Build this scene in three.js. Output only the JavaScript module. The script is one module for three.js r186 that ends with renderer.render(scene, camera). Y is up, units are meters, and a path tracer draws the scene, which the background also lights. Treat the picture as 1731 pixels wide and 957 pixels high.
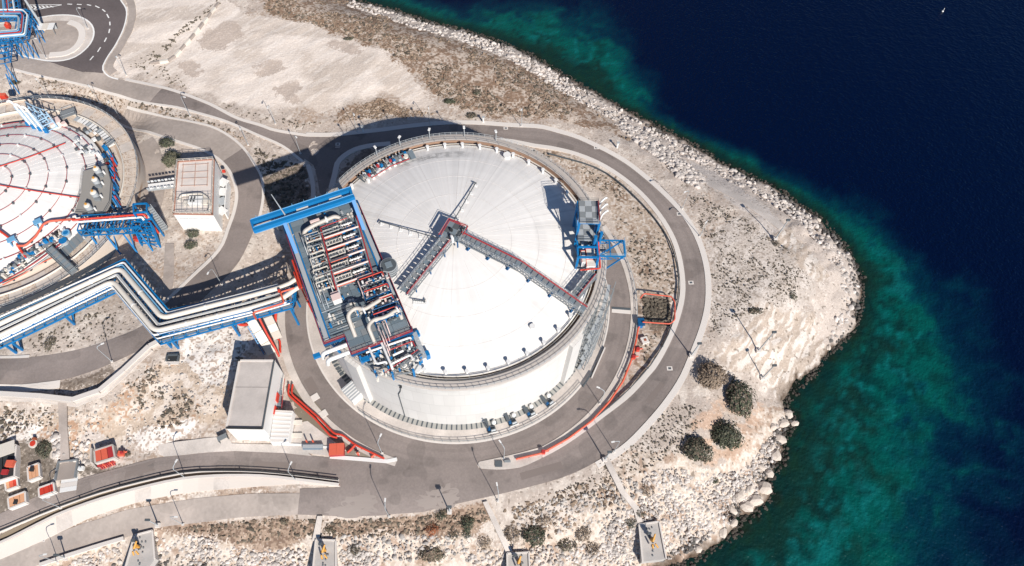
import * as THREE from 'three';
import { Sky } from 'three/addons/objects/Sky.js';

// ---------- camera, sky, sun, exposure ----------
const scene = new THREE.Scene();
const CAM_Y = 171.33, FOCAL = 1150, PITCH = 1.03687, ROLL = -0.009015, CX = 812.5, CY = 478.5;
const camera = new THREE.PerspectiveCamera(2 * Math.atan(CY / FOCAL) * 180 / Math.PI, 1625 / 957, 1, 20000);
camera.position.set(0, CAM_Y, 0);
camera.quaternion.setFromAxisAngle(new THREE.Vector3(1, 0, 0), -PITCH)
  .multiply(new THREE.Quaternion().setFromAxisAngle(new THREE.Vector3(0, 0, 1), ROLL));
camera.setViewOffset(1625, 957, 0, 0, 1731, 957);        // the lens is centred on the photograph without its dark border strip
const SUN_EL = 35 * Math.PI / 180, SUN_AZ = 28 * Math.PI / 180;
const sunDir = new THREE.Vector3(Math.sin(SUN_AZ) * Math.cos(SUN_EL), Math.sin(SUN_EL), Math.cos(SUN_AZ) * Math.cos(SUN_EL));
const sky = new Sky();
sky.name = 'sky'; sky.userData.kind = 'structure';
sky.scale.setScalar(15000);
Object.assign(sky.material.uniforms.turbidity, { value: 3 });
sky.material.uniforms.rayleigh.value = 1.2;
sky.material.uniforms.mieCoefficient.value = 0.004;
sky.material.uniforms.mieDirectionalG.value = 0.8;
sky.material.uniforms.sunPosition.value.copy(sunDir);
scene.add(sky);
scene.environmentIntensity = 0.1;
const sun = new THREE.DirectionalLight(new THREE.Color(1, 0.935, 0.85), 5);
sun.name = 'sun';
sun.position.copy(sunDir).multiplyScalar(400).add(new THREE.Vector3(-20, 0, -110));
sun.target.position.set(-20, 0, -110);
sun.castShadow = true;
Object.assign(sun.shadow.camera, { left: -260, right: 260, top: 260, bottom: -260, near: 1, far: 1000 });
sun.shadow.mapSize.set(4096, 4096);
scene.add(sun, sun.target);
const renderer = new THREE.WebGLRenderer({ antialias: true });
renderer.shadowMap.enabled = true;
renderer.toneMapping = THREE.LinearToneMapping;
renderer.toneMappingExposure = 1.17;

// ---------- small tools ----------
let seed = 12345;
const rnd = () => { seed = (seed + 0x6D2B79F5) | 0; let t = Math.imul(seed ^ (seed >>> 15), 1 | seed); t = (t + Math.imul(t ^ (t >>> 7), 61 | t)) ^ t; return ((t ^ (t >>> 14)) >>> 0) / 4294967296; };
const rr = (a, b) => a + (b - a) * rnd();
const V = (x, y, z) => new THREE.Vector3(x, y, z);
const lerp = (a, b, t) => a + (b - a) * t, clamp = (x, a = 0, b = 1) => Math.min(b, Math.max(a, x));
const sstep = (a, b, x) => { const t = clamp((x - a) / (b - a)); return t * t * (3 - 2 * t); };
const hash = (x, y) => { let h = Math.imul(x, 374761393) + Math.imul(y, 668265263) | 0; h = Math.imul(h ^ (h >>> 13), 1274126177); return ((h ^ (h >>> 16)) >>> 0) / 4294967296; };
function vnoise(x, y) {
  const xi = Math.floor(x), yi = Math.floor(y), fx = x - xi, fy = y - yi, u = fx * fx * (3 - 2 * fx), v = fy * fy * (3 - 2 * fy);
  return lerp(lerp(hash(xi, yi), hash(xi + 1, yi), u), lerp(hash(xi, yi + 1), hash(xi + 1, yi + 1), u), v);
}
const fbm = (x, y, o = 4) => { let s = 0, a = 0.5, n = 0; for (let i = 0; i < o; i++) { s += a * vnoise(x, y); n += a; a *= 0.5; x = x * 2.03 + 17.1; y = y * 2.03 + 5.7; } return s / n; };
const s2l = (c) => { c /= 255; return c <= 0.04045 ? c / 12.92 : Math.pow((c + 0.055) / 1.055, 2.4); };
const l2s = (c) => 255 * (c <= 0.0031308 ? c * 12.92 : 1.055 * Math.pow(c, 1 / 2.4) - 0.055);
// survey: a sight line of the surveying camera meets the level plane at height h
const qc = camera.quaternion;
function P(px, py, h = 0) {
  const d = V((px - CX) / FOCAL, -(py - CY) / FOCAL, -1).applyQuaternion(qc), k = (h - CAM_Y) / d.y;
  return V(d.x * k, h, d.z * k);
}
const list = (s) => s.trim().split(/\s+/).map((p) => p.split(',').map(Number));

// ---------- ground levels ----------
const TC = V(-6.56, 0, -96.94), TR = 38.5, TH = 25.3;    // the round tank: centre, radius, height of its rim
const LC = V(-145, 0, -128), LR = 41, LH = 8;            // the half-buried tank
const SEA = -8;
const levels = list(`0,126,3 57,128,3 100,136,2.8 150,146,2.6 200,158,2.6 250,170,2.8 0,100,3 150,120,3 400,230,2 540,240,.8 700,215,.3 850,220,.3 1000,260,.4 1170,400,.8 1180,500,.8 1130,650,.4 950,800,0 840,790,0 700,820,0 650,760,0
 500,620,0 480,690,0 430,300,2.6 400,420,3.6 330,480,4.6 200,600,5.6 0,620,5.8 60,660,5.6 150,655,5.6 235,612,5.6 290,580,5 100,560,5.8 300,400,4 220,400,4 300,250,3.4 240,330,4 120,705,3 20,720,1.4 60,750,0 0,800,0 150,790,0 200,760,.6
 300,770,0 300,690,3 330,640,4 375,700,3 355,665,4.2 400,580,3.4 60,150,.4 95,152,0 130,158,0 165,166,.2 195,180,.6 225,204,1.6 450,575,.8 440,520,1 475,430,0 520,300,.3 520,440,0 560,560,0 400,800,0 200,830,0 0,880,0 0,925,-3.4 100,900,-3.2 200,885,-2.6 300,860,-2 420,850,-1 500,840,-.2 650,860,0 900,860,-.3
 400,100,2.4 600,100,1.6 300,30,3 100,40,3 750,120,.6 1100,230,-.6 1250,420,1 1250,520,1 1330,430,.5 1230,640,.6 1180,760,.4 1080,500,.4 1000,330,.2 1000,900,-1.6 800,920,-1.8 600,920,-2 450,900,-2 300,920,-3.6 -150,100,3 -150,400,5 -150,700,1 -150,950,-3 -100,-60,3 300,-80,3`
  .replace(/\s+/g, ' ')).map(([x, y, h]) => { const p = P(x, y, h); return [p.x, p.z, h]; });
function base(x, z) {
  let s = 0, w = 0;
  for (const [a, b, h] of levels) { const d = (x - a) ** 2 + (z - b) ** 2 + 30, k = 1 / (d * Math.sqrt(d)); s += k * h; w += k; }
  const rt = Math.hypot(x - TC.x, z - TC.z);               // level ground round the tall tank
  const rl = Math.hypot(x - LC.x, z - LC.z), al = Math.atan2(x - LC.x, -(z - LC.z)), ditch = sstep(41, 43.5, rl) * sstep(54, 47, rl) * sstep(-0.9, -0.5, al) * sstep(0.85, 0.55, al);   // the ditch round the far side of the half-buried tank
  return lerp(s / w, -1.8, ditch) * sstep(50.5, 58, rt);
}
// shoreline at sea level: pixel survey, then [x, z, width of the pale shallows]
const coast = list(`590,0,9 660,18,9 720,38,9 780,52,11 856,77,26 900,97,34 960,133,34 1010,162,26 1050,186,12 1090,205,7 1130,226,6 1180,252,6 1216,277,7 1250,292,8 1285,308,7 1332,335,8 1378,366,11 1405,395,13 1428,420,16 1452,466,19 1450,520,24 1440,551,30 1417,578,38 1386,602,46 1374,622,46
 1336,660,46 1319,682,46 1340,713,46 1317,735,44 1322,760,43 1317,785,42 1289,815,42 1301,838,42 1265,868,42 1238,870,42 1250,892,40 1216,913,40 1178,938,38 1133,957,38 1090,985,36 1000,1002,34 800,1014,34 600,1004,34 400,990,30 250,968,30 140,990,30 -60,1030,30 -300,1070,30`)
  .map(([x, y, w]) => { const p = P(x, y, SEA); return [p.x, p.z, w]; });
coast.unshift([-180, -420, 14], [-78, -262, 14]);
function shore(x, z) {                                      // [signed distance: positive on land, width of the shallows]
  let best = 1e9, ws = 0, wk = 0, inside = false;
  for (let i = 0; i < coast.length - 1; i++) {
    const [ax, az, aw] = coast[i], [bx, bz, bw] = coast[i + 1], dx = bx - ax, dz = bz - az;
    const t = clamp(((x - ax) * dx + (z - az) * dz) / (dx * dx + dz * dz)), d = Math.hypot(x - ax - dx * t, z - az - dz * t);
    if (d < best) best = d;
    if (!(i & 1)) { const k = 1 / (d * d * d * d * 0.05 + 20); ws += k * lerp(aw, bw, t); wk += k; }
  }
  const poly = [...coast, [-900, coast.at(-1)[1]], [-900, -420]];
  for (let i = 0, j = poly.length - 1; i < poly.length; j = i++) {
    const [ax, az] = poly[i], [bx, bz] = poly[j];
    if ((az > z) !== (bz > z) && x < (bx - ax) * (z - az) / (bz - az) + ax) inside = !inside;
  }
  return [inside ? best : -best, ws / wk];
}
function level(x, z) {                                      // the graded ground, without roughness
  const [d] = shore(x, z);
  if (d <= 0) return SEA + Math.max(-14, d * 0.4);
  return lerp(SEA, base(x, z), Math.pow(sstep(-3, 24, d), 0.9) );
}
function PT(px, py) { let h = 0, p; for (let i = 0; i < 5; i++) { p = P(px, py, h); h = level(p.x, p.z); } p.y = h; return p; }
const flat = (s) => list(s).map(([x, y]) => PT(x, y));
function smooth(pts, step = 2) {
  const c = new THREE.CatmullRomCurve3(pts, false, 'centripetal');
  return c.getSpacedPoints(Math.max(2, Math.round(c.getLength() / step)));
}
const az = (px, py) => { const p = P(px, py, 0); return Math.atan2(p.x - TC.x, -(p.z - TC.z)); };
const onRing = (c, r, a, y) => V(c.x + Math.sin(a) * r, y, c.z - Math.cos(a) * r);
// ---------- mesh tools ----------
class MB {                                                  // collects shapes and builds ONE named mesh
  constructor() { this.p = []; this.n = []; this.u = []; this.i = []; }
  geo(g, m) {
    const b = this.p.length / 3, P_ = g.attributes.position, N = g.attributes.normal, U = g.attributes.uv, v = V(0, 0, 0), nm = m && new THREE.Matrix3().getNormalMatrix(m);
    for (let k = 0; k < P_.count; k++) {
      v.fromBufferAttribute(P_, k); if (m) v.applyMatrix4(m); this.p.push(v.x, v.y, v.z);
      v.fromBufferAttribute(N, k); if (m) v.applyMatrix3(nm).normalize(); this.n.push(v.x, v.y, v.z);
      this.u.push(U ? U.getX(k) : 0, U ? U.getY(k) : 0);
    }
    if (g.index) for (const k of g.index.array) this.i.push(b + k); else for (let k = 0; k < P_.count; k++) this.i.push(b + k);
    return this;
  }
  box(x, y, z, w, h, d, ry = 0, rx = 0) { return this.geo(BOX, new THREE.Matrix4().compose(V(x, y, z), new THREE.Quaternion().setFromEuler(new THREE.Euler(rx, ry, 0, 'YXZ')), V(w, h, d))); }
  bar(a, b, w, h = w) {                                      // a straight beam of w x h from a to b
    const d = b.clone().sub(a), L = d.length(); if (L < 1e-4) return this; d.divideScalar(L);
    let s = V(0, 1, 0).cross(d); if (s.lengthSq() < 1e-6) s = V(1, 0, 0); s.normalize(); const up = d.clone().cross(s);
    const m = new THREE.Matrix4().makeBasis(s.multiplyScalar(w), up.multiplyScalar(h), d.multiplyScalar(L)).setPosition(a.clone().add(b).multiplyScalar(0.5));
    return this.geo(BOX, m);
  }
  rod(a, b, r, r2 = r, seg = 7) {
    const d = b.clone().sub(a), L = d.length(); if (L < 1e-4) return this;
    const q = new THREE.Quaternion().setFromUnitVectors(V(0, 1, 0), d.divideScalar(L));
    const key = seg + '_' + (r2 / r).toFixed(2); CYL[key] ??= new THREE.CylinderGeometry(r2 / r, 1, 1, seg, 1);
    return this.geo(CYL[key], new THREE.Matrix4().compose(a.clone().add(b).multiplyScalar(0.5), q, V(r, L, r)));
  }
  cyl(x, y, z, r, h, seg = 14, r2 = r) { return this.rod(V(x, y, z), V(x, y + h, z), r, r2, seg); }
  ball(x, y, z, rx, ry = rx, rz = rx) { return this.geo(BALL, new THREE.Matrix4().compose(V(x, y, z), new THREE.Quaternion(), V(rx, ry, rz))); }
  pipe(pts, r, bend = 2.2 * r, seg = 8) {                    // a pipe along a polyline with rounded elbows
    const c = new THREE.CurvePath();
    let from = pts[0];
    for (let k = 1; k < pts.length - 1; k++) {
      const a = pts[k].clone().sub(pts[k - 1]), b = pts[k + 1].clone().sub(pts[k]), q = Math.min(bend, a.length() * 0.49, b.length() * 0.49);
      const s = pts[k].clone().addScaledVector(a.normalize(), -q), e = pts[k].clone().addScaledVector(b.normalize(), q);
      c.add(new THREE.LineCurve3(from, s)); c.add(new THREE.QuadraticBezierCurve3(s, pts[k], e)); from = e;
    }
    c.add(new THREE.LineCurve3(from, pts.at(-1)));
    const ring = [];
    for (const q of c.curves) { const n = q.isQuadraticBezierCurve3 ? 5 : 1; for (let k = ring.length ? 1 : 0; k <= n; k++) ring.push([q.getPoint(k / n), q.getTangent(k / n)]); }
    let side = null; const b0 = this.p.length / 3;
    ring.forEach(([p, t], j) => {
      if (!side) { side = Math.abs(t.y) > 0.9 ? V(1, 0, 0) : V(0, 1, 0); }
      side = side.clone().addScaledVector(t, -side.dot(t)).normalize(); const s2 = t.clone().cross(side);
      for (let k = 0; k <= seg; k++) {
        const a = k / seg * 2 * Math.PI, n = side.clone().multiplyScalar(Math.cos(a)).addScaledVector(s2, Math.sin(a));
        this.p.push(p.x + n.x * r, p.y + n.y * r, p.z + n.z * r); this.n.push(n.x, n.y, n.z); this.u.push(k / seg, j);
      }
    });
    for (let j = 0; j < ring.length - 1; j++) for (let k = 0; k < seg; k++) { const a = b0 + j * (seg + 1) + k, b = a + seg + 1; this.i.push(a, a + 1, b, a + 1, b + 1, b); }
    for (const [j, s] of [[0, -1], [ring.length - 1, 1]]) {  // end caps
      const c0 = this.p.length / 3, [p, t] = ring[j]; this.p.push(p.x, p.y, p.z); this.n.push(t.x * s, t.y * s, t.z * s); this.u.push(0, 0);
      for (let k = 0; k < seg; k++) { const a = b0 + j * (seg + 1) + k; for (const q of [a, a + 1]) { this.p.push(this.p[q * 3], this.p[q * 3 + 1], this.p[q * 3 + 2]); this.n.push(t.x * s, t.y * s, t.z * s); this.u.push(0, 0); } }
      for (let k = 0; k < seg; k++) s > 0 ? this.i.push(c0, c0 + 1 + 2 * k, c0 + 2 + 2 * k) : this.i.push(c0, c0 + 2 + 2 * k, c0 + 1 + 2 * k);
    }
    return this;
  }
  geometry() {
    const g = new THREE.BufferGeometry();
    g.setAttribute('position', new THREE.Float32BufferAttribute(this.p, 3)); g.setAttribute('normal', new THREE.Float32BufferAttribute(this.n, 3)); g.setAttribute('uv', new THREE.Float32BufferAttribute(this.u, 2));
    g.setIndex(this.i); return g;
  }
  build(name, mat, parent = scene, kind) { const m = mesh(this.geometry(), name, mat, parent); if (kind) m.userData.kind = kind; return m; }
}
const BOX = new THREE.BoxGeometry(1, 1, 1), BALL = new THREE.SphereGeometry(1, 12, 8), CYL = {};
const used = {};
function numbered(name) { const n = used[name] = (used[name] ?? -1) + 1; return n ? name + '_' + String(n).padStart(3, '0') : name; }
function mesh(g, name, mat, parent = scene) {
  const m = new THREE.Mesh(g, mat); m.name = parent === scene ? numbered(name) : name; m.castShadow = m.receiveShadow = true; parent.add(m); return m;
}
function tag(o, label, category, group) { o.userData.label = label; o.userData.category = category; if (group) o.userData.group = group; return o; }
function thing(name, label, category, at = V(0, 0, 0), turn = 0, group) {
  const o = new THREE.Group(); o.name = numbered(name); o.position.copy(at); o.rotation.y = turn; scene.add(o); return tag(o, label, category, group);
}
function copy(o, label, at, turn = o.rotation.y) { const c = o.clone(); c.name = numbered(o.name.replace(/_\d{3}$/, '')); scene.add(c); c.position.copy(at); c.rotation.y = turn; c.userData = { ...o.userData, label: label ?? o.userData.label }; return c; }
const setting = (o) => { o.userData.kind = 'structure'; return o; };
const pal = {};
function paint(r, g, b, rough = 0.6, more = {}) {            // sRGB of the paint itself
  const k = [r, g, b, rough, JSON.stringify(Object.keys(more))].join(); if (!Object.keys(more).length && pal[k]) return pal[k];
  return pal[k] = new THREE.MeshStandardMaterial({ color: new THREE.Color().setRGB(s2l(r), s2l(g), s2l(b)), roughness: rough, ...more });
}
function texture(n, fn, m = n) {                              // tiling colour map: fn(u, v) in 0..1 returns sRGB values
  const d = new Uint8Array(n * m * 4);
  for (let y = 0; y < m; y++) for (let x = 0; x < n; x++) { const c = fn(x / n, y / m, x, y), k = (y * n + x) * 4; d[k] = clamp(c[0], 0, 255); d[k + 1] = clamp(c[1], 0, 255); d[k + 2] = clamp(c[2], 0, 255); d[k + 3] = 255; }
  const t = new THREE.DataTexture(d, n, m); t.colorSpace = THREE.SRGBColorSpace; t.magFilter = THREE.LinearFilter; t.minFilter = THREE.LinearMipmapLinearFilter; t.wrapS = t.wrapT = THREE.RepeatWrapping; t.needsUpdate = true; return t;
}
const tile = (u, v, f, o = 4) => {                            // noise that tiles
  let s = 0, a = 0.5, n = 0;
  for (let i = 0; i < o; i++) { const F = f << i, x = u * F, y = v * F, xi = Math.floor(x), yi = Math.floor(y), fx = x - xi, fy = y - yi, p = fx * fx * (3 - 2 * fx), q = fy * fy * (3 - 2 * fy), h = (i_, j_) => hash(((i_ % F) + F) % F + i * 131, ((j_ % F) + F) % F + i * 57);
    s += a * lerp(lerp(h(xi, yi), h(xi + 1, yi), p), lerp(h(xi, yi + 1), h(xi + 1, yi + 1), p), q); n += a; a *= 0.5; }
  return s / n;
};
function mapped(size, fn, rough, uvScale = 1, more = {}) { const t = texture(size, fn); t.repeat.setScalar(uvScale); return new THREE.MeshStandardMaterial({ map: t, roughness: rough, ...more }); }
// materials of the large surfaces (uv in metres)
const M = {};
M.asphalt = mapped(1024, (u, v) => { const a = tile(u, v, 4, 5), b = tile(u + 0.3, v, 128, 2), c = tile(u, v + 0.5, 2, 3), p = tile(u + 0.7, v + 0.2, 10, 3), st = sstep(0.66, 0.7, tile(u + 0.1, v + 0.9, 7, 2)); const k = 0.84 + 0.2 * a + 0.1 * b + 0.26 * (c - 0.5) - 0.09 * sstep(0.6, 0.75, p) - 0.07 * st; return [138 * k, 127 * k, 121 * k]; }, 0.92, 1 / 44);
M.asphaltDark = mapped(512, (u, v) => { const a = tile(u, v, 4, 5), b = tile(u + 0.3, v, 64, 2); const k = 0.84 + 0.22 * a + 0.1 * b; return [100 * k, 91 * k, 90 * k]; }, 0.92, 1 / 28);
M.concreteRoad = mapped(512, (u, v) => { const a = tile(u, v, 4, 5), b = tile(u + 0.3, v, 48, 2), c = tile(u * 1, v, 3, 3); const k = 0.84 + 0.22 * a + 0.1 * b - (c > 0.62 ? 0.05 : 0); return [168 * k, 156 * k, 147 * k]; }, 0.9, 1 / 30);
M.pavement = mapped(512, (u, v) => { const a = tile(u, v, 6, 5), b = tile(u + 0.3, v, 64, 2); const k = 0.86 + 0.2 * a + 0.08 * b; return [200 * k, 190 * k, 181 * k]; }, 0.9, 1 / 16);
M.concrete = mapped(512, (u, v) => { const a = tile(u, v, 5, 5), b = tile(u * 1, v, 24, 3), st = tile(u, v * 0.999, 9, 2); const k = 0.85 + 0.2 * a + 0.08 * b; return [200 * k, 192 * k, 184 * (k - 0.02 * st)]; }, 0.9, 1 / 14);
M.white = paint(226, 224, 220, 0.55); M.cream = paint(214, 206, 194, 0.6); M.pink = paint(222, 196, 188, 0.6);
M.blue = paint(8, 112, 170, 0.5); M.blueLight = paint(112, 168, 204, 0.5); M.blueDark = paint(14, 80, 126, 0.5);
M.red = paint(200, 62, 44, 0.55); M.redDeep = paint(168, 50, 52, 0.55); M.orange = paint(212, 98, 74, 0.55);
M.steel = paint(128, 132, 134, 0.55); M.steelDark = paint(82, 88, 92, 0.6); M.grate = paint(116, 128, 135, 0.7); M.grate2 = paint(102, 116, 125, 0.7); M.galv = paint(168, 172, 174, 0.5);
M.dark = paint(46, 48, 50, 0.7); M.yellow = paint(206, 150, 66, 0.55); M.kerb = paint(214, 206, 198, 0.85); M.roadPaint = paint(232, 230, 226, 0.7); M.rust = paint(150, 84, 58, 0.8);
// a sheet laid on the ground: outline in plan, top `off` above the ground, sides that go down
function sheet(name, pts, off, mat, parent = scene, skirt = 0.35, holes = []) {
  const c2 = (p) => p.map((q) => new THREE.Vector2(q.x, q.z));
  const C = c2(pts), Hs = holes.map(c2); if (THREE.ShapeUtils.area(C) < 0) { C.reverse(); }
  Hs.forEach((h) => { if (THREE.ShapeUtils.area(h) > 0) h.reverse(); });
  const all = [...C, ...Hs.flat()], tris = THREE.ShapeUtils.triangulateShape(C, Hs), pos = [], uv = [], idx = [], seen = new Map();
  const put = (x, z, y = null) => { const k = x.toFixed(3) + ',' + z.toFixed(3); if (y === null && seen.has(k)) return seen.get(k); const n = pos.length / 3; pos.push(x, (y ?? level(x, z) + off), z); uv.push(x, z); if (y === null) seen.set(k, n); return n; };
  const split = (a, b, c) => {
    const ab = a.distanceTo(b), bc = b.distanceTo(c), ca = c.distanceTo(a), m = Math.max(ab, bc, ca);
    if (m < 3) { idx.push(put(a.x, a.y), put(c.x, c.y), put(b.x, b.y)); return; }
    if (m === ab) { const q = a.clone().add(b).multiplyScalar(0.5); split(a, q, c); split(q, b, c); } else if (m === bc) { const q = b.clone().add(c).multiplyScalar(0.5); split(a, b, q); split(a, q, c); } else { const q = c.clone().add(a).multiplyScalar(0.5); split(a, b, q); split(q, b, c); }
  };
  for (const [a, b, c] of tris) split(all[a], all[b], all[c]);
  for (const loop of [C, ...Hs]) for (let k = 0; k < loop.length; k++) {
    const a = loop[k], b = loop[(k + 1) % loop.length], n = Math.max(1, Math.ceil(a.distanceTo(b) / 3));
    for (let j = 0; j < n; j++) {
      const p = a.clone().lerp(b, j / n), q = a.clone().lerp(b, (j + 1) / n), yp = level(p.x, p.y) + off, yq = level(q.x, q.y) + off;
      const i0 = put(p.x, p.y, yp), i1 = put(q.x, q.y, yq), i2 = put(q.x, q.y, yq - skirt), i3 = put(p.x, p.y, yp - skirt); idx.push(i0, i1, i2, i0, i2, i3);
    }
  }
  const g = new THREE.BufferGeometry(); g.setAttribute('position', new THREE.Float32BufferAttribute(pos, 3)); g.setAttribute('uv', new THREE.Float32BufferAttribute(uv, 2)); g.setIndex(idx);
  const g2 = g.toNonIndexed(); g2.computeVertexNormals();
  return mesh(g2, name, mat, parent);
}
function ribbon(pts, a, b) {                                  // outline of a strip between the offsets a and b (to the right of travel) of a line
  const L = [], R = [];
  pts.forEach((p, k) => { const q = pts[Math.min(k + 1, pts.length - 1)], o = pts[Math.max(k - 1, 0)], t = V(q.x - o.x, 0, q.z - o.z).normalize(), n = V(-t.z, 0, t.x); L.push(p.clone().addScaledVector(n, a)); R.push(p.clone().addScaledVector(n, b)); });
  return [...L, ...R.reverse()];
}
function arc(c, r0, r1, a0, a1, step = 0.03) { const n = Math.ceil(Math.abs(a1 - a0) / step), o = []; for (let k = 0; k <= n; k++) o.push(onRing(c, r0, lerp(a0, a1, k / n), 0)); for (let k = n; k >= 0; k--) o.push(onRing(c, r1, lerp(a0, a1, k / n), 0)); return o; }
// ---------- roads in plan (surveyed outlines) ----------
const outerA = smooth(flat(`517,231 564,231 634,224 692,216.5 751,211 809,211 868,215 914,217.5 943,225 972,233.6 1002,247 1031,261.4 1060,279 1089.6,302.4 1119,328.7 1146,357 1163,381 1176,406 1185,432 1191.5,466 1191.5,513 1183,551.5 1166.8,594.5 1148,638 1123,676 1091.6,713.5 1054,751 1016,776 960,804 880,827 838,837 798,846 757,855 715,866`), 2.5);
const outerB = smooth(flat(`640,252 680,243 760,236 854,234.8 879.8,238.6 905,243.7 930,247 972.5,257 1016,274.6 1051.5,296.5 1083.7,323 1110,352 1130.5,381.4 1145,410.6 1154,443 1158.5,480 1157,507 1147.5,544 1134,577.6 1110.8,620 1101,632 1066.5,669.7 1022.7,704 960,750 915,775 880,790 838,794`), 2.5);
const loopOut = smooth(flat(`214,184 267.6,197 321,207 361,217.4 394.6,237.5 414.7,257.5 428,278 440,300 443,330 440,352 435.5,370 418.8,413.8 406,439 385,465 345,503 300,545 261,577.6 220,600 149,630 74.6,646.6 0,650 -80,648`), 2.5);
const loopIn = smooth(flat(`200,206 247.5,220.7 301,237.5 348,254 371,267.6 391,290 402.8,325 398.8,357 389,385 377,416.7 345,452 305,490 270,522 241,551 187,574 134,591 67,602.7 0,606 -80,604`), 2.5);
const topUp = smooth(flat(`-60,82 10,88.6 77,102 130,120 174,124 200.7,134 247.5,144 294,155.5 351,177 400,202 440,214 458.5,221 517,231`), 2.5);
const topDown = smooth(flat(`-60,104 0,110 57,124 134,140.5 200.7,159 247.5,172 301,180 334.5,189 384.6,204 440,228 480,246 514,272`), 2.5);
const lowUp = smooth(flat(`-60,890 0,868.6 47,846 131,811.6 198,792 267.5,774 338.7,766 398,762.6 472.5,764.6 527,771 558,774 621,779.5 654,782 672,779`), 2.5);
const lowDown = smooth(flat(`-60,926 0,899.6 49.5,878.5 99,858.7 173,832.7 247.7,813 314,799.5 373,797 447.7,799 509.6,805.5 572.8,813 576,824`), 2.5);
const botUp = smooth(flat(`-60,962 0,935.5 89,905.8 124,891 173,876 200,866 262,853.7 324,844 373,839 423,835 507,834`), 2.5);
const botDown = smooth(flat(`-60,1010 0,980 69,954 116,938 210.5,909.5 274,891 306.5,887 348.6,882 423,873.6 503,870`), 2.5);
const rev = (a) => [...a].reverse();
const junction = [...flat('672,773 690,766'), ...[...Array(9)].map((_, k) => onRing(TC, 49, lerp(az(700, 770), az(800, 770) - 6.2832, k / 8), 0)), ...flat('810,781 807,787 810,793 838,794 838,837 798,846 757,855 715,866 669,869 640,872 580,873 503,870 507,834 507,826.5 576,824 572.8,813 580,770 621,779.5 654,782 672,779')];
const nearest = (pts, x, y) => { const p = PT(x, y); let b = 0; pts.forEach((q, k) => { if (q.distanceTo(p) < pts[b].distanceTo(p)) b = k; }); return b; };
const before = (pts, x, y) => pts.slice(0, nearest(pts, x, y) + 1), after = (pts, x, y) => pts.slice(nearest(pts, x, y));
const roadSheets = [
  ['outer_road', [...outerA, ...rev(outerB)], M.asphalt], ['loop_road', [...after(loopOut, 412, 255), ...rev(after(loopIn, 378, 275))], M.asphalt], ['loop_road', [...before(loopOut, 412, 255), ...rev(before(loopIn, 378, 275))], M.concreteRoad], ['top_road', [...before(topUp, 268, 149), ...rev(before(topDown, 252, 173))], M.concreteRoad], ['top_road', [...after(topUp, 268, 149), ...rev(after(topDown, 252, 173))], M.asphalt],
  ['lower_road', [...lowUp.slice(0, -1), ...rev(lowDown)], M.asphalt], ['bottom_road', [...botUp, ...rev(botDown)], M.concreteRoad],
];
const roundabout = [...flat('-70,-40 130,-40 204,-20'), ...smooth(flat('204,0 214,17 210.7,43.5 197,73.6 180,100 174,117 174,124'), 2.5), ...smooth(flat('140,122 112,114 83.6,105 30,94 -70,78'), 2.5)];
const island = smooth(flat('-70,46 0,40 58.5,32 87.7,27 117,26.3 139,30.7 153.5,41 158.6,54 155,70 143,85 127,96.5 109.6,102 87.7,103.5 58.5,99.4 13,88.5 -70,74'), 2);

// ---------- ground cover masks ----------
const X0 = -195, X1 = 137, Z0 = -246, Z1 = -14, MW = 664, MH = 464;
function mask(polys, blur = 2) {
  const cv = document.createElement('canvas'); cv.width = MW; cv.height = MH; const g = cv.getContext('2d'); g.fillStyle = '#000'; g.fillRect(0, 0, MW, MH); g.fillStyle = '#fff';
  for (const p of polys) { g.beginPath(); p.forEach((q, k) => { const x = (q.x - X0) / (X1 - X0) * MW, y = (q.z - Z0) / (Z1 - Z0) * MH; k ? g.lineTo(x, y) : g.moveTo(x, y); }); g.closePath(); g.fill(); }
  const d = g.getImageData(0, 0, MW, MH).data; let a = new Float32Array(MW * MH); for (let k = 0; k < a.length; k++) a[k] = d[k * 4] / 255;
  for (let pass = 0; pass < 2; pass++) for (const [dx, dy] of [[1, 0], [0, 1]]) {
    const b = new Float32Array(a.length);
    for (let y = 0; y < MH; y++) for (let x = 0; x < MW; x++) { let s = 0; for (let k = -blur; k <= blur; k++) s += a[clamp(y + dy * k, 0, MH - 1) * MW + clamp(x + dx * k, 0, MW - 1)]; b[y * MW + x] = s / (2 * blur + 1); }
    a = b;
  }
  return (x, z) => {
    const u = clamp((x - X0) / (X1 - X0) * MW - 0.5, 0, MW - 1.001), v = clamp((z - Z0) / (Z1 - Z0) * MH - 0.5, 0, MH - 1.001), i = Math.floor(u), j = Math.floor(v), p = u - i, q = v - j, k = j * MW + i;
    return lerp(lerp(a[k], a[k + 1], p), lerp(a[k + MW], a[k + MW + 1], p), q);
  };
}
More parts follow.
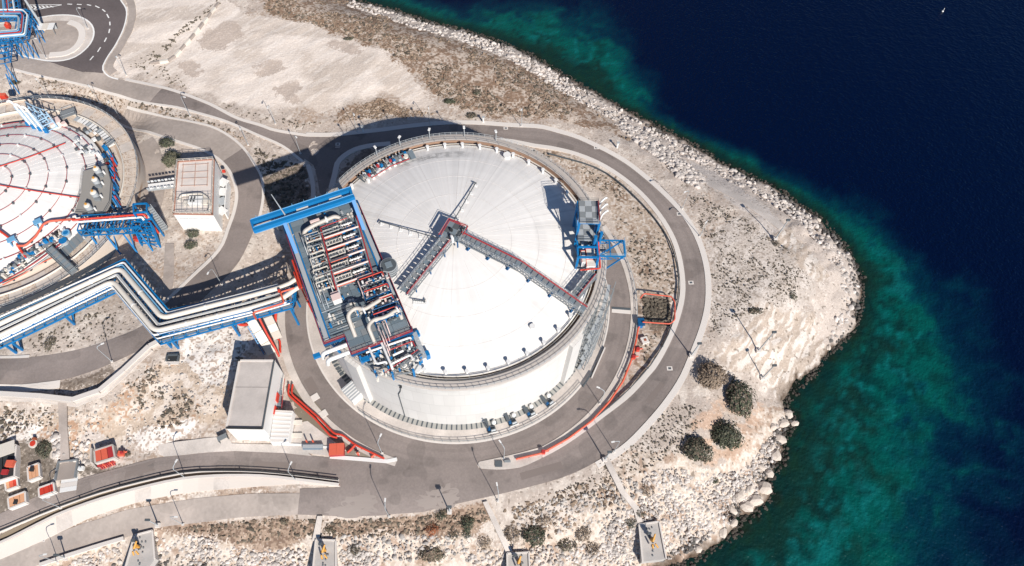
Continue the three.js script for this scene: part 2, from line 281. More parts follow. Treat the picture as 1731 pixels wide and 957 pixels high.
const Z = {
  pave: mask([...roadSheets.map((r) => r[1]), roundabout, junction, arc(TC, 0, 52.5, 0, 6.283, 0.1), arc(LC, 0, 41, 0, 6.283, 0.1)], 3),
  quarry: mask([flat('206,-40 330,-20 400,12 480,35 560,52 640,85 690,112 704,138 722,160 745,172 705,178 668,160 640,152 600,166 560,190 520,176 470,182 415,178 360,165 300,148 240,132 190,120 184,104 204,74 218,44')], 3),
  brush: mask([flat('400,-20 580,-20 640,10 720,52 800,78 880,108 960,152 1020,196 1070,226 1125,262 1100,258 1040,225 980,205 900,196 830,196 760,176 728,150 706,120 650,84 560,50 480,32'), flat('640,160 690,182 740,190 560,206 585,186')], 3),
  riprap: mask([flat('590,-10 660,12 720,30 790,50 860,76 930,112 1000,150 1060,182 1140,230 1210,272 1290,306 1340,340 1382,372 1440,430 1456,470 1456,530 1440,560 1412,588 1385,600 1380,560 1400,500 1392,450 1350,398 1300,345 1230,300 1150,262 1080,214 1000,176 920,130 850,92 770,62 690,36 600,8'), flat('1040,205 1075,214 1120,246 1170,280 1196,308 1180,322 1150,310 1110,272 1060,236')], 2),
  cliff: mask([flat('1230,560 1300,520 1370,520 1410,560 1395,600 1365,640 1325,690 1290,640 1210,600'), flat('1300,395 1360,360 1400,400 1420,450 1380,470 1340,440')], 3),
  south: mask([flat('1060,770 1130,760 1200,800 1290,700 1350,690 1340,760 1310,840 1240,900 1140,970 900,1000 830,960 900,900 1000,850'), flat('230,905 330,900 430,925 520,925 540,990 240,990'), flat('590,900 680,920 760,900 850,930 880,990 590,990'), flat('60,940 200,915 215,990 60,990')], 3),
  dry: mask([flat('250,882 330,884 420,876 530,876 530,905 480,925 400,920 320,898 260,905'), flat('0,955 124,897 200,872 262,856 324,846 423,836 507,834 507,824 423,824 324,834 262,844 200,860 124,884 0,936'), flat('560,876 700,874 760,866 820,850 840,880 790,900 700,905 560,905')], 2),
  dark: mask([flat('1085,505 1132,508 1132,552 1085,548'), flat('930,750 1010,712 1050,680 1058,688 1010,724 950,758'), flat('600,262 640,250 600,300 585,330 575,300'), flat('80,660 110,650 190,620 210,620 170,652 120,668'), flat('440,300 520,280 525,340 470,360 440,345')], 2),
  bank: mask([flat('60,690 125,700 180,690 230,650 290,600 350,580 415,560 410,600 380,700 270,745 200,748 140,770 0,745 -60,700')], 3),
  whiterock: mask([flat('-40,705 20,700 70,715 70,748 20,745 -40,748'), flat('90,740 108,732 110,772 95,770'), flat('320,560 390,545 440,560 440,580 400,600 390,640 350,640 300,600'), flat('200,735 260,720 330,715 330,735 240,750')], 3),
  promo: mask([flat('1200,400 1260,360 1330,400 1370,450 1370,500 1320,520 1240,550 1205,560 1200,480')], 4),
  trees: mask([flat('1190,680 1290,660 1300,720 1250,780 1200,790 1160,760')], 5),
  strip: mask([flat('880,246 960,262 1040,300 1100,360 1140,430 1140,520 1100,620 1066,660 1075,560 1075,470 1050,400 1010,320 960,280')], 2),
  gravel: mask([flat('1180,262 1230,300 1310,360 1330,385 1315,392 1270,360 1220,330 1170,285'), flat('130,742 210,738 230,752 200,760 150,764')], 2),
  qpatch: mask([flat('340,50 400,38 412,58 372,84 340,76'), flat('552,60 610,74 602,94 562,82'), flat('464,152 500,140 508,168 480,176'), flat('300,110 330,104 345,120 310,130'), flat('430,112 470,104 480,118 440,126')], 2),
  pits: mask([flat('-60,748 30,745 70,750 92,770 100,800 96,832 40,855 -60,884'), flat('125,780 160,786 200,778 250,774 240,784 190,792 130,808')], 2),
};

// ---------- ground ----------
{
  const W = 2048, H = 1408, col = new Uint8Array(W * H * 4), hgt = new Uint8Array(W * H * 4);
  const mix = (c, r, g, b, k) => { k = clamp(k); c[0] += (r - c[0]) * k; c[1] += (g - c[1]) * k; c[2] += (b - c[2]) * k; };
  for (let j = 0; j < H; j++) for (let i = 0; i < W; i++) {
    const x = X0 + (i + 0.5) / W * (X1 - X0), z = Z0 + (j + 0.5) / H * (Z1 - Z0);
    const n1 = vnoise(x * 0.16, z * 0.16), n2 = fbm(x * 0.45 + 40, z * 0.45, 3), n3 = vnoise(x * 1.7, z * 1.7), n4 = vnoise(x * 3.6 + 9, z * 3.6), n5 = fbm(x * 0.07, z * 0.07 + 3, 3);
    const wx = x + (n2 - 0.5) * 7 + (n3 - 0.5) * 2, wz = z + (n1 - 0.5) * 5 + (n4 - 0.5) * 2;
    const c = [186, 172, 160];
    mix(c, 206, 194, 182, sstep(0.45, 0.7, n2)); mix(c, 156, 134, 116, sstep(0.55, 0.8, n5 * 0.6 + n3 * 0.4) * 0.8);
    const q = Z.quarry(wx, wz); if (q > 0.01) { const k = [222, 209, 197]; mix(k, 204, 190, 177, sstep(0.5, 0.72, n5)); mix(k, 190, 176, 163, sstep(0.6, 0.75, vnoise(x * 0.05 + z * 0.03, z * 0.11)) * 0.7); mix(k, 232, 222, 212, sstep(0.62, 0.7, vnoise((x + z) * 0.8, (x - z) * 0.13)) * 0.4); mix(c, ...k, sstep(0.25, 0.6, q)); }
    const qp = Z.qpatch(wx, wz); mix(c, 184, 168, 155, sstep(0.25, 0.6, qp) * 0.85);
    const b = Z.brush(wx, wz); if (b > 0.01) { const k = [196, 180, 165]; mix(k, 138, 112, 92, sstep(0.36, 0.62, n2 * 0.6 + n3 * 0.4)); mix(k, 104, 90, 76, sstep(0.62, 0.8, n4 * 0.5 + n3 * 0.5)); mix(c, ...k, sstep(0.3, 0.65, b)); }
    const sp = Z.strip(wx, wz); if (sp > 0.01) { const k = [178, 160, 143]; mix(k, 140, 118, 100, sstep(0.5, 0.75, n2)); mix(k, 198, 186, 174, sstep(0.55, 0.75, n3)); mix(c, ...k, sstep(0.3, 0.6, sp)); }
    const pr = Z.promo(wx, wz); if (pr > 0.01) { const k = [190, 178, 167]; mix(k, 208, 197, 187, sstep(0.4, 0.7, n2)); mix(k, 140, 126, 113, sstep(0.66, 0.8, n3) * 0.6); mix(c, ...k, sstep(0.3, 0.6, pr)); }
    const s = Z.south(wx, wz); if (s > 0.01) { const k = [200, 183, 166]; mix(k, 216, 202, 188, sstep(0.45, 0.6, n3)); mix(k, 166, 140, 120, sstep(0.58, 0.74, n2) * 0.8); mix(c, ...k, sstep(0.3, 0.6, s)); }
    const t = Z.trees(wx, wz); mix(c, 190, 158, 134, sstep(0.3, 0.7, t) * sstep(0.45, 0.7, n2 + 0.06) * 0.8);
    const dr = Z.dry(wx, wz); if (dr > 0.01) { const k = [166, 143, 124]; mix(k, 128, 106, 90, sstep(0.45, 0.7, n3)); mix(c, ...k, sstep(0.3, 0.6, dr)); }
    const bk = Z.bank(wx, wz); if (bk > 0.01) { const k = [192, 173, 154]; mix(k, 216, 202, 188, sstep(0.48, 0.62, n2)); mix(k, 182, 148, 122, sstep(0.6, 0.75, n1 * 0.5 + n3 * 0.5)); mix(c, ...k, sstep(0.3, 0.6, bk)); }
    const wr = Z.whiterock(wx, wz); if (wr > 0.01) { const k = [232, 223, 214]; mix(k, 176, 158, 144, sstep(0.62, 0.78, n3)); mix(c, ...k, sstep(0.3, 0.5, wr)); }
    const cl = Z.cliff(wx, wz); if (cl > 0.01) { const k = [194, 181, 168], st = vnoise((x * 0.8 + z * 0.6) * 1.6 + n2 * 3, (z * 0.8 - x * 0.6) * 0.3); mix(k, 214, 203, 192, sstep(0.5, 0.7, st)); mix(k, 172, 152, 134, sstep(0.7, 0.3, st) * 0.5); mix(c, ...k, sstep(0.3, 0.6, cl)); }
    const gr = Z.gravel(wx, wz); mix(c, 196, 186, 178, sstep(0.35, 0.6, gr) * 0.9);
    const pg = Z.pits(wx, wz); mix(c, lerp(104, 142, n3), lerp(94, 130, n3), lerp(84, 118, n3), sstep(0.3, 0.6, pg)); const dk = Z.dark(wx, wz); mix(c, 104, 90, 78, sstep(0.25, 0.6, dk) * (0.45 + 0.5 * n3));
    const rp = Z.riprap(wx, wz); mix(c, 196, 182, 170, sstep(0.3, 0.6, rp));
    // stones and litter on bare ground
    if (n4 > 0.84) mix(c, 226, 216, 206, 0.45); if (n3 < 0.13 && q < 0.3) mix(c, 92, 80, 68, 0.5);
    const [d] = (i & 3) === 0 || (j & 3) === 0 ? [0] : [0];
    const g = 0.955 + 0.09 * n4, k = (j * W + i) * 4;
    col[k] = c[0] * g; col[k + 1] = c[1] * g; col[k + 2] = c[2] * g; col[k + 3] = 255;
    const hh = 128 + (n3 - 0.5) * 120 + (n4 - 0.5) * 90; hgt[k] = hgt[k + 1] = hgt[k + 2] = clamp(hh, 0, 255); hgt[k + 3] = 255;
  }
  const tx = (d, srgb) => { const t = new THREE.DataTexture(d, W, H); if (srgb) t.colorSpace = THREE.SRGBColorSpace; t.magFilter = THREE.LinearFilter; t.minFilter = THREE.LinearMipmapLinearFilter; t.wrapS = t.wrapT = THREE.MirroredRepeatWrapping; t.needsUpdate = true; return t; };
  const soil = new THREE.MeshStandardMaterial({ map: tx(col, true), bumpMap: tx(hgt), bumpScale: 0.12, roughness: 0.95, vertexColors: true });
  const axis = (a, b, lo, hi, st) => { const o = []; for (let x = a, s = st; x > lo; s *= 1.5) { x -= s; o.unshift(Math.max(x, lo)); } for (let x = a; x < b; x += st) o.push(x); for (let x = b, s = st; x < hi; s *= 1.5) { o.push(x); x += s; } o.push(hi); return o; };
  const xs = axis(X0, X1, -600, 200, 1.25), zs = axis(Z0, Z1, -420, 60, 1.25), nx = xs.length, pos = [], uv = [], idx = [], vc = [];
  for (const z of zs) for (const x of xs) {
    let h = level(x, z); const [d] = shore(x, z), p = Z.pave(x, z), free = sstep(0.5, 0.05, p), cl = Z.cliff(x, z) + Z.whiterock(x, z) + 0.6 * Z.riprap(x, z) + 0.5 * Z.south(x, z);
    h += free * ((fbm(x * 0.22, z * 0.22, 4) - 0.5) * (0.6 + 1.7 * cl) + (vnoise(x * 0.9, z * 0.9) - 0.5) * (0.14 + 0.5 * cl)) * (d < 0 ? 1.6 : 1) - 0.04;
    const wet = sstep(1.1, 0.1, h - SEA + (vnoise(x * 0.7, z * 0.7) - 0.5) * 0.8);    // weed and wet rock along the waterline
    vc.push(lerp(1, 0.16, wet), lerp(1, 0.12, wet), lerp(1, 0.09, wet));
    pos.push(x, h, z); uv.push((x - X0) / (X1 - X0), (z - Z0) / (Z1 - Z0));
  }
  for (let j = 0; j < zs.length - 1; j++) for (let i = 0; i < nx - 1; i++) { const a = j * nx + i; idx.push(a, a + nx, a + 1, a + 1, a + nx, a + nx + 1); }
  const g = new THREE.BufferGeometry(); g.setAttribute('position', new THREE.Float32BufferAttribute(pos, 3)); g.setAttribute('uv', new THREE.Float32BufferAttribute(uv, 2)); g.setAttribute('color', new THREE.Float32BufferAttribute(vc, 3)); g.setIndex(idx); g.computeVertexNormals();
  setting(mesh(g, 'ground', soil));
}

// ---------- sea ----------
{
  const axis = (a, b, st, far) => { const o = []; for (let x = a, s = st; x > -far; s *= 1.6) { x -= s; o.unshift(x); } for (let x = a; x < b; x += st) o.push(x); for (let x = b, s = st; x < far; s *= 1.6) { o.push(x); x += s; } return o; };
  const xs = axis(-60, 190, 1.3, 9000), zs = axis(-250, -10, 1.3, 9000), nx = xs.length, pos = [], uv = [], idx = [], vc = [];
  const C = { reef: [26, 32, 24], weed: [14, 46, 40], teal: [2, 78, 72], mid: [1, 42, 58], deep: [0, 11, 40] };
  for (const z of zs) for (const x of xs) {
    let [d, w] = shore(x, z); d = Math.max(0, -d); const near = d < 120;
    const b = near ? fbm(x * 0.3 + 7, z * 0.3, 4) : 0.5, wx = x + (b - 0.5) * 16, wz = z + (vnoise(x * 0.2, z * 0.2) - 0.5) * 12;
    const a = near ? fbm(wx * 0.11, wz * 0.11, 4) : 0.5, vein = near ? 1 - Math.abs(2 * vnoise(wx * 0.16 + 3, wz * 0.1) - 1) : 0, f = near ? vnoise(x * 1.1, z * 0.8) : 0.5, st = near ? vnoise((x - z) * 0.45 + b * 5, (x + z) * 0.12) : 0.5;
    const t = d / w + (a - 0.5) * 1.0 + (f - 0.5) * 0.12;
    const c = [...C.reef], mix = (k, f_) => { f_ = clamp(f_); for (let i = 0; i < 3; i++) c[i] += (k[i] - c[i]) * f_; };
    mix(C.weed, sstep(0.3, 3.5, d + (b - 0.5) * 5)); mix(C.teal, sstep(0.1, 0.5, t) * sstep(2, 7, d + (f - 0.5) * 4) * 0.95);
    mix([6, 38, 38], sstep(0.48, 0.66, b * 0.6 + st * 0.4) * sstep(1.3, 0.4, t) * 0.6); mix([12, 104, 104], sstep(0.75, 0.97, vein) * sstep(1.2, 0.5, t) * sstep(4, 12, d) * 0.6 * (0.4 + 1.2 * a)); mix([22, 50, 34], sstep(0.55, 0.8, f) * sstep(9, 2, d) * 0.6);
    mix(C.mid, sstep(0.6, 1.05, t) * 0.85); mix(C.deep, sstep(0.75, 1.7, t));
    vc.push(s2l(c[0]), s2l(c[1]), s2l(c[2])); pos.push(x, SEA, z); uv.push(x / 24, z / 24);
  }
  for (let j = 0; j < zs.length - 1; j++) for (let i = 0; i < nx - 1; i++) { const a = j * nx + i; idx.push(a, a + nx, a + 1, a + 1, a + nx, a + nx + 1); }
  const g = new THREE.BufferGeometry(); g.setAttribute('position', new THREE.Float32BufferAttribute(pos, 3)); g.setAttribute('uv', new THREE.Float32BufferAttribute(uv, 2)); g.setAttribute('color', new THREE.Float32BufferAttribute(vc, 3)); g.setIndex(idx); g.computeVertexNormals();
  const rip = texture(512, (u, v) => { const k = 255 * (0.5 * tile(u * 1, v, 12, 3) + 0.5 * tile(u, v * 1, 40, 2)); return [k, k, k]; }); rip.colorSpace = THREE.NoColorSpace;
  setting(mesh(g, 'sea', new THREE.MeshPhysicalMaterial({ vertexColors: true, roughness: 0.3, specularIntensity: 0.45, bumpMap: rip, bumpScale: 0.3 })));
}

// ---------- roads, kerbs, pavements ----------
for (const [n, p, m] of roadSheets) setting(sheet(n, p, 0.06, m));
setting(sheet('roundabout_road', roundabout, 0.068, M.asphaltDark));
setting(sheet('junction_road', junction, 0.064, M.asphalt));
const A0 = az(529, 300), A1 = az(1000, 300);
setting(sheet('ring_road', arc(TC, 43.6, 49.6, A1 - 0.3, A0 + 6.2832, 0.04), 0.056, M.asphalt));
setting(sheet('ring_road_link', [...flat('514,268 530,279'), ...smooth(flat('530,279 536,300 540,325'), 2), ...flat('552,340 560,312'), ...smooth(flat('560,312 563,300 567,291 570.5,276 582,263.4 601,252.6 640,247'), 2), ...flat('660,235 590,230 517,231')], 0.072, M.asphalt));
setting(sheet('tank_pavement', arc(TC, 38, 43.2, 0, 6.2832, 0.04), 0.18, M.pavement));
setting(sheet('pavement_kerb', arc(TC, 43.2, 43.65, 0, 6.2832, 0.04), 0.22, M.kerb));
setting(sheet('pavement', arc(TC, 49.6, 51.6, az(480, 520), az(672, 776), 0.04), 0.2, M.pavement));
setting(sheet('pavement', arc(TC, 49.6, 51.4, az(1048, 425) - 0.2, az(880, 765), 0.04), 0.2, M.pavement));
const kerbLine = (pts, a, b, off = 0.2, m = M.kerb) => setting(sheet('pavement', ribbon(pts, a, b), off, m));
kerbLine(outerA.slice(0, -18), 0, -1.7); kerbLine(outerB.slice(8, -5), 0, 1.5);
kerbLine(smooth(flat('517,280 525,311 525,340 520,360'), 2), 0, -1.4); kerbLine(smooth(flat('560,318 567,291 570.5,276 582,263.4 601,252.6 629,246 660,243'), 2), -0.9, 0.9);
kerbLine(topUp.slice(26), 0, -1.1); kerbLine(topDown.slice(8), 0.1, 1.0); kerbLine(loopOut.slice(0, 34), 0, -0.8); kerbLine(loopIn.slice(0, 45), 0, 1.0); kerbLine(loopOut.slice(62), 0, -2.2); kerbLine(loopIn.slice(58), 0, 0.7);
setting(sheet('pavement', [...smooth(flat('810,781 848,773 880,765.5 915,756'), 2), ...flat('940,746 945,752 920,766'), ...smooth(flat('915,775 880,790 838,794 812,792'), 2), ...flat('807,787')], 0.21, M.pavement));
setting(sheet('pavement', flat('503,752 527,771 480,766 398,762.6 338.7,766 276.8,772 268,768 268,752 300,747 340,742 386,738 392,750 485,752'), 0.2, M.pavement));
setting(sheet('concrete_path', flat('99,676 114,676 119,782 104,784'), 0.55, M.concreteRoad));
setting(sheet('concrete_path', flat('279,412 294,412 294,470 290,500 274,500 277,450'), 0.1, M.concreteRoad));
setting(sheet('concrete_path', flat('537,873 546,873 540,915 528,915'), 0.55, M.pavement));
setting(sheet('concrete_path', flat('816,850 824,848 868,936 856,936'), 0.55, M.pavement));
setting(sheet('concrete_path', flat('1019,778 1028,774 1056,830 1082,862 1086,886 1078,888 1070,862 1046,832'), 0.55, M.pavement));
setting(sheet('concrete_yard', flat('490,756 500,716 520,712 585,762 560,772 492,762'), 0.16, M.pavement));
setting(sheet('gravel_track', ribbon(smooth(flat('1180,300 1220,320 1262,342 1300,368 1322,384'), 2), -1.8, 1.8), 0.08, M.pavement));
setting(sheet('tank_yard', arc(LC, 40.5, 47, az(0, 0) * 0 + 0.9, 3.4, 0.05), 0.09, M.concreteRoad));
// the roundabout's island with its kerb, its verge and the painted lines
setting(sheet('island_verge', island, 0.16, M.pavement)); setting(sheet('island_floor', smooth(flat('-60,52 60,40 90,36 117,37 132,43 140,54 137,70 126,82 110,89 82,93 20,82 -60,66'), 2), 0.2, M.concreteRoad));
setting(sheet('island_kerb', ribbon(smooth(flat('117,38 132,44 139.5,55 137,70 127,83 112,91 84,94'), 2), -1.2, 1.2), 0.42, M.kerb));
setting(sheet('edge_line', ribbon(island, -0.35, 0.2), 0.185, M.roadPaint, scene, 0.02));
setting(sheet('edge_line', ribbon(smooth(flat('204,0 214,17 210.7,43.5 197,73.6 180,100 174,117 184,129 200,134'), 2), -0.2, 0.3), 0.09, M.roadPaint, scene, 0.02));
setting(sheet('pavement', ribbon(smooth(flat('206,-12 216,17 213,43.5 199,73.6 182,100 176,117 186,128'), 2), -3, -0.3), 0.2, M.concreteRoad));
for (const s of ['114,7 122,7.5', '130,7.5 138,8', '147,8 154,9.5', '161,10 168,13.5', '173,16 178,20', '180.5,24 184,30.5', '185.5,37 186,43', '185.5,49 184,56', '180,64 176.5,71', '170,80 165,88', '158,95 152,102']) setting(sheet('lane_dash', ribbon(flat(s), -0.22, 0.22), 0.078, M.roadPaint, scene, 0.005));
for (let k = 0; k < 6; k++) { const x = 48 + k * 7; setting(sheet('road_chevron', flat(`${x},${9.5 + k * 0.1} ${x + 4},${9.5 + k * 0.1} ${x + 8},${13} ${x + 3.5},${17.5 - k * 1.1} ${x},${17.6 - k * 1.1} ${x + 4.5},13`), 0.078, M.roadPaint, scene, 0.005)); }
setting(sheet('edge_line', ribbon(flat('45,8.5 104,8.2'), -0.15, 0.15), 0.079, M.roadPaint, scene, 0.005)); setting(sheet('edge_line', ribbon(flat('50,19 104,8.6'), -0.15, 0.15), 0.08, M.roadPaint, scene, 0.005));
// pale dust washed onto the asphalt and darker patched strips
const dust = paint(150, 139, 132, 0.95), patch = paint(124, 113, 107, 0.93);
for (const [x, y, a, b] of [[606, 857, 4.2, 2.2], [618, 850, 2.4, 2.6], [738, 846, 4.4, 2.4], [752, 838, 3, 2.6], [590, 866, 5, 1.2]]) { const c = PT(x, y), o = []; for (let k = 0; k < 26; k++) { const t = k / 26 * 6.2832, q = 0.65 + 0.7 * hash(k, x | 0); o.push(V(c.x + Math.cos(t) * a * q, 0, c.z + Math.sin(t) * b * q)); } setting(sheet('road_dust', o, 0.075, dust, scene, 0.005)); }
for (const [s, w] of [['1150,455 1166,470', 1.6], ['1010,250 1040,262', 1.0], ['430,785 500,788', 0.8], ['520,640 532,662', 1.2], ['880,806 950,786', 0.9], ['210,800 262,787', 1.2], ['1095,680 1120,648', 0.7]]) setting(sheet('road_patch', ribbon(flat(s), -w, w), 0.074, patch, scene, 0.005));
// darker wheel tracks worn into the lanes
{ const worn = M.asphalt.clone(); worn.color.setScalar(0.93); const light = M.asphalt.clone(); light.color.setScalar(1.06); const mid = (a, b, t) => a.map((p, k) => p.clone().lerp(b[Math.min(b.length - 1, Math.round(k / (a.length - 1) * (b.length - 1)))], t)); const oc = mid(outerA.slice(22, -16), outerB.slice(14), 0.5), lc = mid(lowUp.slice(6, -18), lowDown.slice(6), 0.5);
  for (const [c, o, m] of [[oc, -2.1, worn], [oc, -0.5, light], [oc, 1.3, worn], [lc, -1.9, worn], [lc, 1.2, worn]]) setting(sheet('wheel_track', ribbon(c, o, o + 0.8), 0.067, m, scene, 0.005));
  for (const r of [45.0, 47.4]) setting(sheet('wheel_track', arc(TC, r, r + 0.8, az(1050, 470), az(560, 690) + 6.2832, 0.04), 0.068, worn, scene, 0.005)); }
// manhole frames let into the roads
for (const [x, y] of list('855,217 1008,250 1148,362 1168,478 1132,623 571,244 72,912')) { const p = PT(x, y); const m = new MB().box(p.x, p.y + 0.08, p.z, 1.5, 0.05, 1.2); const o = m.build('drain_frame', M.kerb); setting(o); new MB().box(p.x, p.y + 0.11, p.z, 0.8, 0.03, 0.6).build('drain_cover', M.steelDark, o); }
// a low concrete ramp across the ring road
{ const a = P(1034, 524), b = P(1068, 527); setting(new MB().bar(V(a.x, 0.1, a.z), V(b.x, 0.1, b.z), 1.7, 0.12).build('road_slab', M.kerb)); const c = P(1034, 521), d = P(1068, 523.5); new MB().bar(V(c.x, 0.17, c.z), V(d.x, 0.17, d.z), 0.7, 0.04).build('drain_cover', M.steelDark, scene.children.at(-1)); }
// ---------- the tall round tank ----------
const lathe = (prof, seg = 160, a0 = 0, a1 = Math.PI * 2) => new THREE.LatheGeometry(prof.map(([r, y]) => new THREE.Vector2(r, y)), seg, a0, a1);
const ringTube = (mb, r, y, t, n = 120, a0 = 0, a1 = 6.2832) => { const s = Math.ceil(n * (a1 - a0) / 6.2832); for (let k = 0; k < s; k++) mb.bar(onRing(V(0, 0, 0), r, lerp(a0, a1, k / s), y), onRing(V(0, 0, 0), r, lerp(a0, a1, (k + 1) / s), y), t); return mb; };
const wallTex = texture(1024, (u, v, i, j) => {              // pours of the wall: faint lifts and formwork bays, rain streaks
  const lift = Math.floor(v * 10), bay = Math.floor(u * 24 + (lift % 2) * 0.5), tone = (hash(bay, lift) - 0.5) * 7, l = Math.abs(v * 10 - Math.round(v * 10)) < 0.03 || Math.abs(u * 24 + (lift % 2) * 0.5 - Math.round(u * 24 + (lift % 2) * 0.5)) < 0.02 ? -9 : 0;
  const k = 1 + 0.10 * (tile(u, v, 6, 5) - 0.5) + 0.09 * (tile(u, v * 0.0 + 0.3, 48, 3) - 0.5) * v; return [(206 + tone + l) * k, (202 + tone + l) * k, (197 + tone + l) * k];
}); wallTex.repeat.set(4, 1);
M.tankWall = new THREE.MeshStandardMaterial({ map: wallTex, roughness: 0.88 });
const domeTex = texture(2048, (u, v) => {                    // sprayed roof shell: u once round the dome, v from rim to top; rain streaks and grime
  const a = tile(u, v, 24, 5), b = tile(u, 0.3, 256, 2), b2 = tile(u, 0.7, 90, 3), c = tile(u, v, 8, 3), r = 1 - v;
  let k = 0.965 + 0.04 * (a - 0.5) + (0.1 * (b - 0.5) + 0.09 * (b2 - 0.5)) * r - 0.03 * sstep(0.58, 0.75, c);
  const band = sstep(0.06, 0.09, v) * sstep(0.17, 0.13, v) * sstep(0.47, 0.5, u) * sstep(0.6, 0.57, u); k -= 0.2 * band * sstep(0.42, 0.62, 0.5 * tile(u, v, 128, 2) + 0.5 * b);
  k -= 0.05 * sstep(0.16, 0.02, v) * sstep(0.45, 0.7, b2);
  const top = sstep(0.8, 0.97, v) * (sstep(0.94, 0.99, u) + sstep(0.05, 0.0, u)) * sstep(0.4, 0.65, b); return [238 * k - 16 * top, 234 * k - 26 * top, 229 * k - 36 * top];
}, 512);
M.dome = new THREE.MeshStandardMaterial({ map: domeTex, roughness: 0.8 });
M.gutter = mapped(256, (u, v) => { const a = tile(u, v, 4, 4), k = 0.7 + 0.5 * a; return [156 * k, 126 * k, 106 * k]; }, 0.9, 6);
const tank = thing('storage_tank', 'huge white concrete round tank with a shallow domed roof', 'storage tank', TC.clone());
mesh(lathe([[TR, 0], [TR, TH - 2.4], [TR + 0.12, TH - 2.35], [TR + 0.12, TH - 0.5]]), 'wall', M.tankWall, tank);
mesh(lathe([[TR + 0.12, TH - 0.52], [TR + 0.45, TH - 0.5], [TR + 0.45, TH], [TR - 1.75, TH]]), 'rim_walkway', mapped(256, (u, v) => { const k = 0.86 + 0.22 * tile(u, v, 6, 4); return [200 * k, 190 * k, 181 * k]; }, 0.9, 1), tank);
mesh(lathe([[TR - 1.751, TH - 0.05], [TR - 1.751, TH - 1.7], [TR - 3.3, TH - 1.9], [TR - 3.3, TH - 0.8]]), 'gutter', M.gutter, tank);
const DR = TR - 3.3, DY = TH - 0.8, DH = 5.3, SR = (DR * DR + DH * DH) / (2 * DH);
const domeY = (r) => DY + DH - SR + Math.sqrt(SR * SR - r * r);
{ const pr = []; for (let k = 0; k <= 40; k++) { const r = DR * (1 - k / 40); pr.push([Math.max(r, 0.001), domeY(r)]); } mesh(lathe(pr, 180), 'dome_roof', M.dome, tank); }
mesh(lathe([[DR + 0.25, DY + 0.02], [DR + 0.25, DY + 0.2], [DR - 0.35, DY + 0.26]], 180), 'roof_kerb', M.white, tank);
const seamMat = paint(228, 223, 218, 0.85), seamDark = paint(206, 201, 196, 0.85);
for (let k = 0; k < 96; k++) {                               // radial seams of the roof
  const a = k / 96 * 6.2832 + 0.03, mb = new MB(), r0 = [3, 14, 7, 18][k % 4];
  for (let r = r0; r < DR - 1; r += 4) mb.bar(onRing(V(0, 0, 0), r, a, domeY(r) + 0.02), onRing(V(0, 0, 0), Math.min(r + 4, DR - 0.5), a, domeY(Math.min(r + 4, DR - 0.5)) + 0.02), 0.07, 0.05);
  mb.build('roof_seam', k % 6 === 0 ? seamDark : seamMat, tank);
}
for (const r of [14.5, 21.5, 28.5]) ringTube(new MB(), r, domeY(r) + 0.01, 0.07, 110).build('roof_seam', seamDark, tank);
{ // railing along the outer lip of the rim
  const mb = new MB(); for (const y of [0.45, 1.05]) ringTube(mb, TR + 0.25, TH + y, 0.07, 200); for (let k = 0; k < 150; k++) { const p = onRing(V(0, 0, 0), TR + 0.25, k / 150 * 6.2832, TH); mb.box(p.x, TH + 0.55, p.z, 0.09, 1.1, 0.09); } mb.build('railing', M.galv, tank);
  const m2 = new MB(); for (const y of [0.5, 1.05]) ringTube(m2, TR - 1.6, TH + y, 0.05, 200); for (let k = 0; k < 75; k++) { const p = onRing(V(0, 0, 0), TR - 1.6, k / 75 * 6.2832, TH); m2.box(p.x, TH + 0.55, p.z, 0.07, 1.1, 0.07); } m2.build('inner_railing', M.steel, tank);
}
for (let k = 0; k < 44; k++) {                               // stub posts and vents along the edge of the dome
  const a = k / 44 * 6.2832 + 0.05, p = onRing(V(0, 0, 0), DR - 0.5, a, DY); const mb = new MB().cyl(p.x, DY - 0.2, p.z, 0.34, 1.75, 10).cyl(p.x, DY + 1.5, p.z, 0.5, 0.2, 10); mb.build('roof_post', M.white, tank);
}
for (let k = 0; k < 60; k++) { const a = k / 60 * 6.2832, c0 = onRing(V(0, 0, 0), DR - 0.1, a, DY + 0.5), c1 = onRing(V(0, 0, 0), TR - 1.9, a, DY + 0.5); if (k % 2) new MB().bar(V(c0.x, DY - 0.1, c0.z), V(c1.x, TH - 0.9, c1.z), 0.16).build('gutter_bracket', M.steel, tank); }
{ const mb = new MB(); ringTube(mb, DR + 0.8, TH - 0.7, 0.22, 140); ringTube(mb, DR + 0.35, TH - 0.2, 0.12, 140); mb.build('gutter_pipe', M.cream, tank); }
const domeAt = (px, py) => { let p = P(px, py, 28); for (let k = 0; k < 6; k++) p = P(px, py, domeY(Math.min(DR, Math.hypot(p.x - TC.x, p.z - TC.z)))); return p.sub(TC); };
for (const [x, y, r, h] of [[857, 266, 0.95, 1.0], [706, 626, 0.95, 1.1], [979, 498, 1.1, 1.0], [900, 554, 0.65, 0.7], [643, 291, 0.6, 0.8]]) { const p = domeAt(x, y); const m = new MB().cyl(p.x, p.y - 0.2, p.z, r, h + 0.2, 20).cyl(p.x, p.y + h, p.z, r * 1.12, 0.18, 20); m.build('roof_hatch', M.white, tank); }
